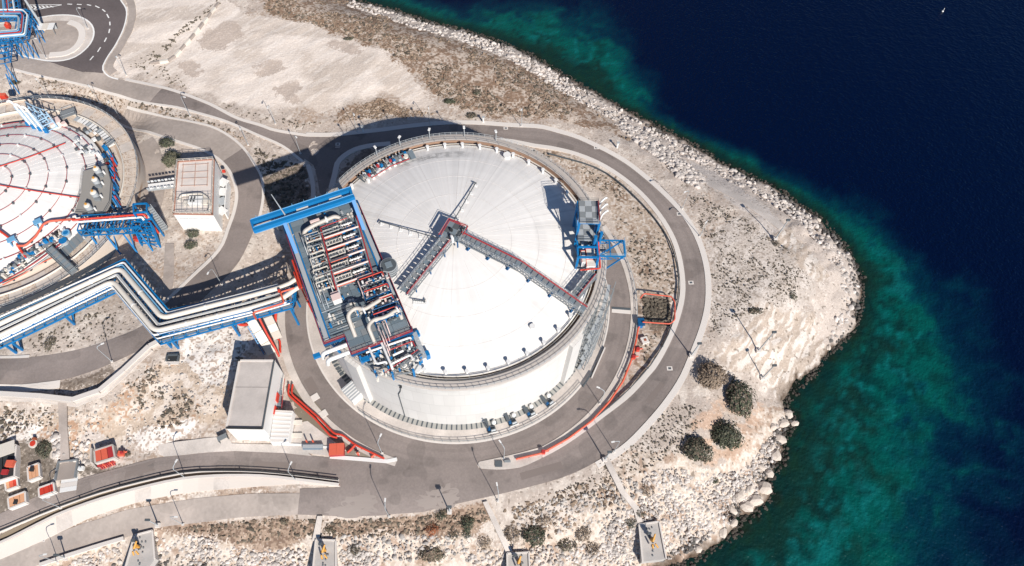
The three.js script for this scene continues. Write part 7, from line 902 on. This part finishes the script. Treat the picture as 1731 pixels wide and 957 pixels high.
{ // weed covered rocks at the waterline
  const spots = []; for (let k = 0; k < coast.length - 1; k++) { const [ax, az_] = coast[k], [bx, bz] = coast[k + 1]; if (ax < -120 && az_ < -300) continue; const L = Math.hypot(bx - ax, bz - az_), n = Math.min(420, Math.round(L * 8)); for (let j = 0; j < n; j++) { const t = rnd(), off = rr(-1.9, 0.8) * (0.4 + fbm(ax + t * 9, az_, 2)), x = lerp(ax, bx, t) - (bz - az_) / L * off * -1 * -1, z = lerp(az_, bz, t) + (bx - ax) / L * off, s = rr(0.15, 0.55), kk = rr(0.025, 0.07); spots.push([V(x, SEA + rr(-0.25, 0.1), z), s, s * 0.6, s * rr(0.7, 1.3), [kk * 1.15, kk * 0.95, kk * 0.75]]); } }
  scatter('weed_rocks', 'dark weed covered rocks along the waterline of the island', 'rocks', rockGeo(40), stone, spots);
}
// large rocks at the point, one by one
[[1292, 826, 2.6], [1276, 846, 2.4], [1262, 856, 2.0], [1300, 800, 2.2], [1312, 770, 1.9], [1318, 742, 2.1], [1324, 716, 1.8], [1306, 722, 1.5], [1250, 838, 2.2], [1238, 862, 1.7], [1332, 700, 1.7], [1286, 790, 1.5], [1240, 884, 1.6], [1222, 900, 1.8], [1305, 756, 1.4], [1268, 826, 1.8], [1180, 928, 1.6], [1342, 716, 1.5], [1400, 588, 1.5], [1383, 372, 1.4]].forEach(([x, y, s], k, all) => { const p = PT(x, y); p.y += s * 0.1; if (!k) { const o = all.o = mesh(rockGeo(31), 'limestone_rock', paint(204, 190, 176, 0.92)); tag(o, 'big pale limestone rock at the water edge of the south east point', 'rock', 'big rocks at the south east point'); o.position.copy(p); o.scale.set(s * 0.8, s * 0.4, s * 0.7); return; } const c = copy(all.o, undefined, p, rr(0, 6)); c.scale.set(s * rr(0.55, 1.0), s * rr(0.3, 0.55), s * rr(0.5, 0.9)); });
const tuft = (() => { const g = new THREE.IcosahedronGeometry(1, 0); const p = g.attributes.position; for (let k = 0; k < p.count; k++) { const v = V().fromBufferAttribute(p, k), n = 0.6 + 0.8 * hash(Math.round(v.x * 90), Math.round(v.y * 70 + v.z * 130)); p.setXYZ(k, v.x * n, v.y * n, v.z * n); } g.computeVertexNormals(); return g; })();
const olive = () => { const k = rr(0.6, 1.4); return [0.12 * k, 0.1 * k, 0.075 * k]; }, straw = () => { const k = rr(0.6, 1.3); return [0.26 * k, 0.19 * k, 0.135 * k]; };
const clump = (f, t) => (x, z) => fbm(x * f, z * f, 3) > t;
const dry = new THREE.MeshStandardMaterial({ color: 0xffffff, roughness: 0.95 });
scatter('shrub_tufts', 'small dark shrub tufts dotted over the headland', 'shrubs', tuft, dry, [...fill('1160,330 1210,330 1300,400 1370,450 1372,500 1320,515 1240,545 1200,580 1200,420', 1900, 0.08, 0.34, olive, 0.7, clump(0.2, 0.4)), ...fill('880,250 960,265 1040,302 1100,362 1138,430 1140,500 1130,560 1085,620 1080,500 1060,420 1020,330 950,275', 600, 0.12, 0.45, olive, 0.6, clump(0.1, 0.5)), ...fill('1000,790 1140,680 1200,690 1160,760 1080,800 1040,830 960,850 900,870', 700, 0.1, 0.4, olive, 0.6)]);
scatter('dry_brush', 'dry brown brush along the north shore and the banks', 'shrubs', tuft, dry, [...fill('400,-4 580,-4 640,20 720,56 800,84 880,116 960,160 1020,200 1090,240 1060,236 980,206 900,198 830,196 760,178 728,150 706,120 650,84 560,50 480,32', 4200, 0.18, 0.65, () => (rnd() < 0.3 ? olive() : straw()), 0.6, clump(0.08, 0.45)), ...fill('640,166 690,184 740,192 560,206 585,190', 500, 0.2, 0.6, straw, 0.6), ...fill('250,884 330,886 420,878 540,878 640,878 740,872 830,856 830,880 700,905 530,908 400,918 320,898', 900, 0.15, 0.6, () => (rnd() < 0.4 ? olive() : straw()), 0.6), ...fill('1085,505 1132,508 1132,552 1085,548', 420, 0.2, 0.7, olive, 0.6)]);
scatter('shrub_tufts', 'small tufts on the slopes of the left side', 'shrubs', tuft, dry, [...fill('0,690 130,690 230,640 300,590 420,560 410,610 385,700 270,745 130,755 0,745', 600, 0.14, 0.55, () => (rnd() < 0.6 ? olive() : straw()), 0.6, clump(0.1, 0.5)), ...fill('20,590 190,510 240,540 180,572 70,598', 220, 0.15, 0.5, olive, 0.6), ...fill('60,128 210,165 330,195 430,235 420,240 300,205 200,180 60,150', 380, 0.2, 0.6, () => (rnd() < 0.5 ? olive() : straw()), 0.6), ...fill('430,250 520,285 520,345 450,350', 400, 0.2, 0.8, olive, 0.6), ...fill('215,110 260,85 330,160 460,200 560,205 500,215 420,200', 300, 0.15, 0.5, olive, 0.6), ...fill('850,860 1040,800 1060,840 900,930', 260, 0.2, 0.6, straw, 0.6), ...fill('270,80 368,0 372,6 280,88', 90, 0.25, 0.7, olive, 0.6)]);
{ const o = thing('quarry_wall', 'long low ruined stone wall crossing the pale quarry ground', 'wall'); const pts = smooth(flat('256,108 290,102 300,92 340,45 370,6'), 3); for (let k = 0; k < pts.length - 1; k++) new MB().bar(pts[k].clone().setY(pts[k].y + 0.3), pts[k + 1].clone().setY(pts[k + 1].y + rr(0.2, 0.45)), rr(0.5, 0.9), 1.0).build('wall_block', k % 2 ? M.cream : M.concreteRoad, o); }

{ const p = P(1593, 20, SEA), o = thing('mooring_buoy', 'tiny white buoy floating far out on the deep blue water', 'buoy', p); new MB().ball(0, 0.25, 0, 0.4, 0.35, 0.4).build('float', M.white, o); new MB().cyl(0, 0.8, 0, 0.12, 0.9, 8).build('post', M.white, o); }


renderer.render(scene, camera);
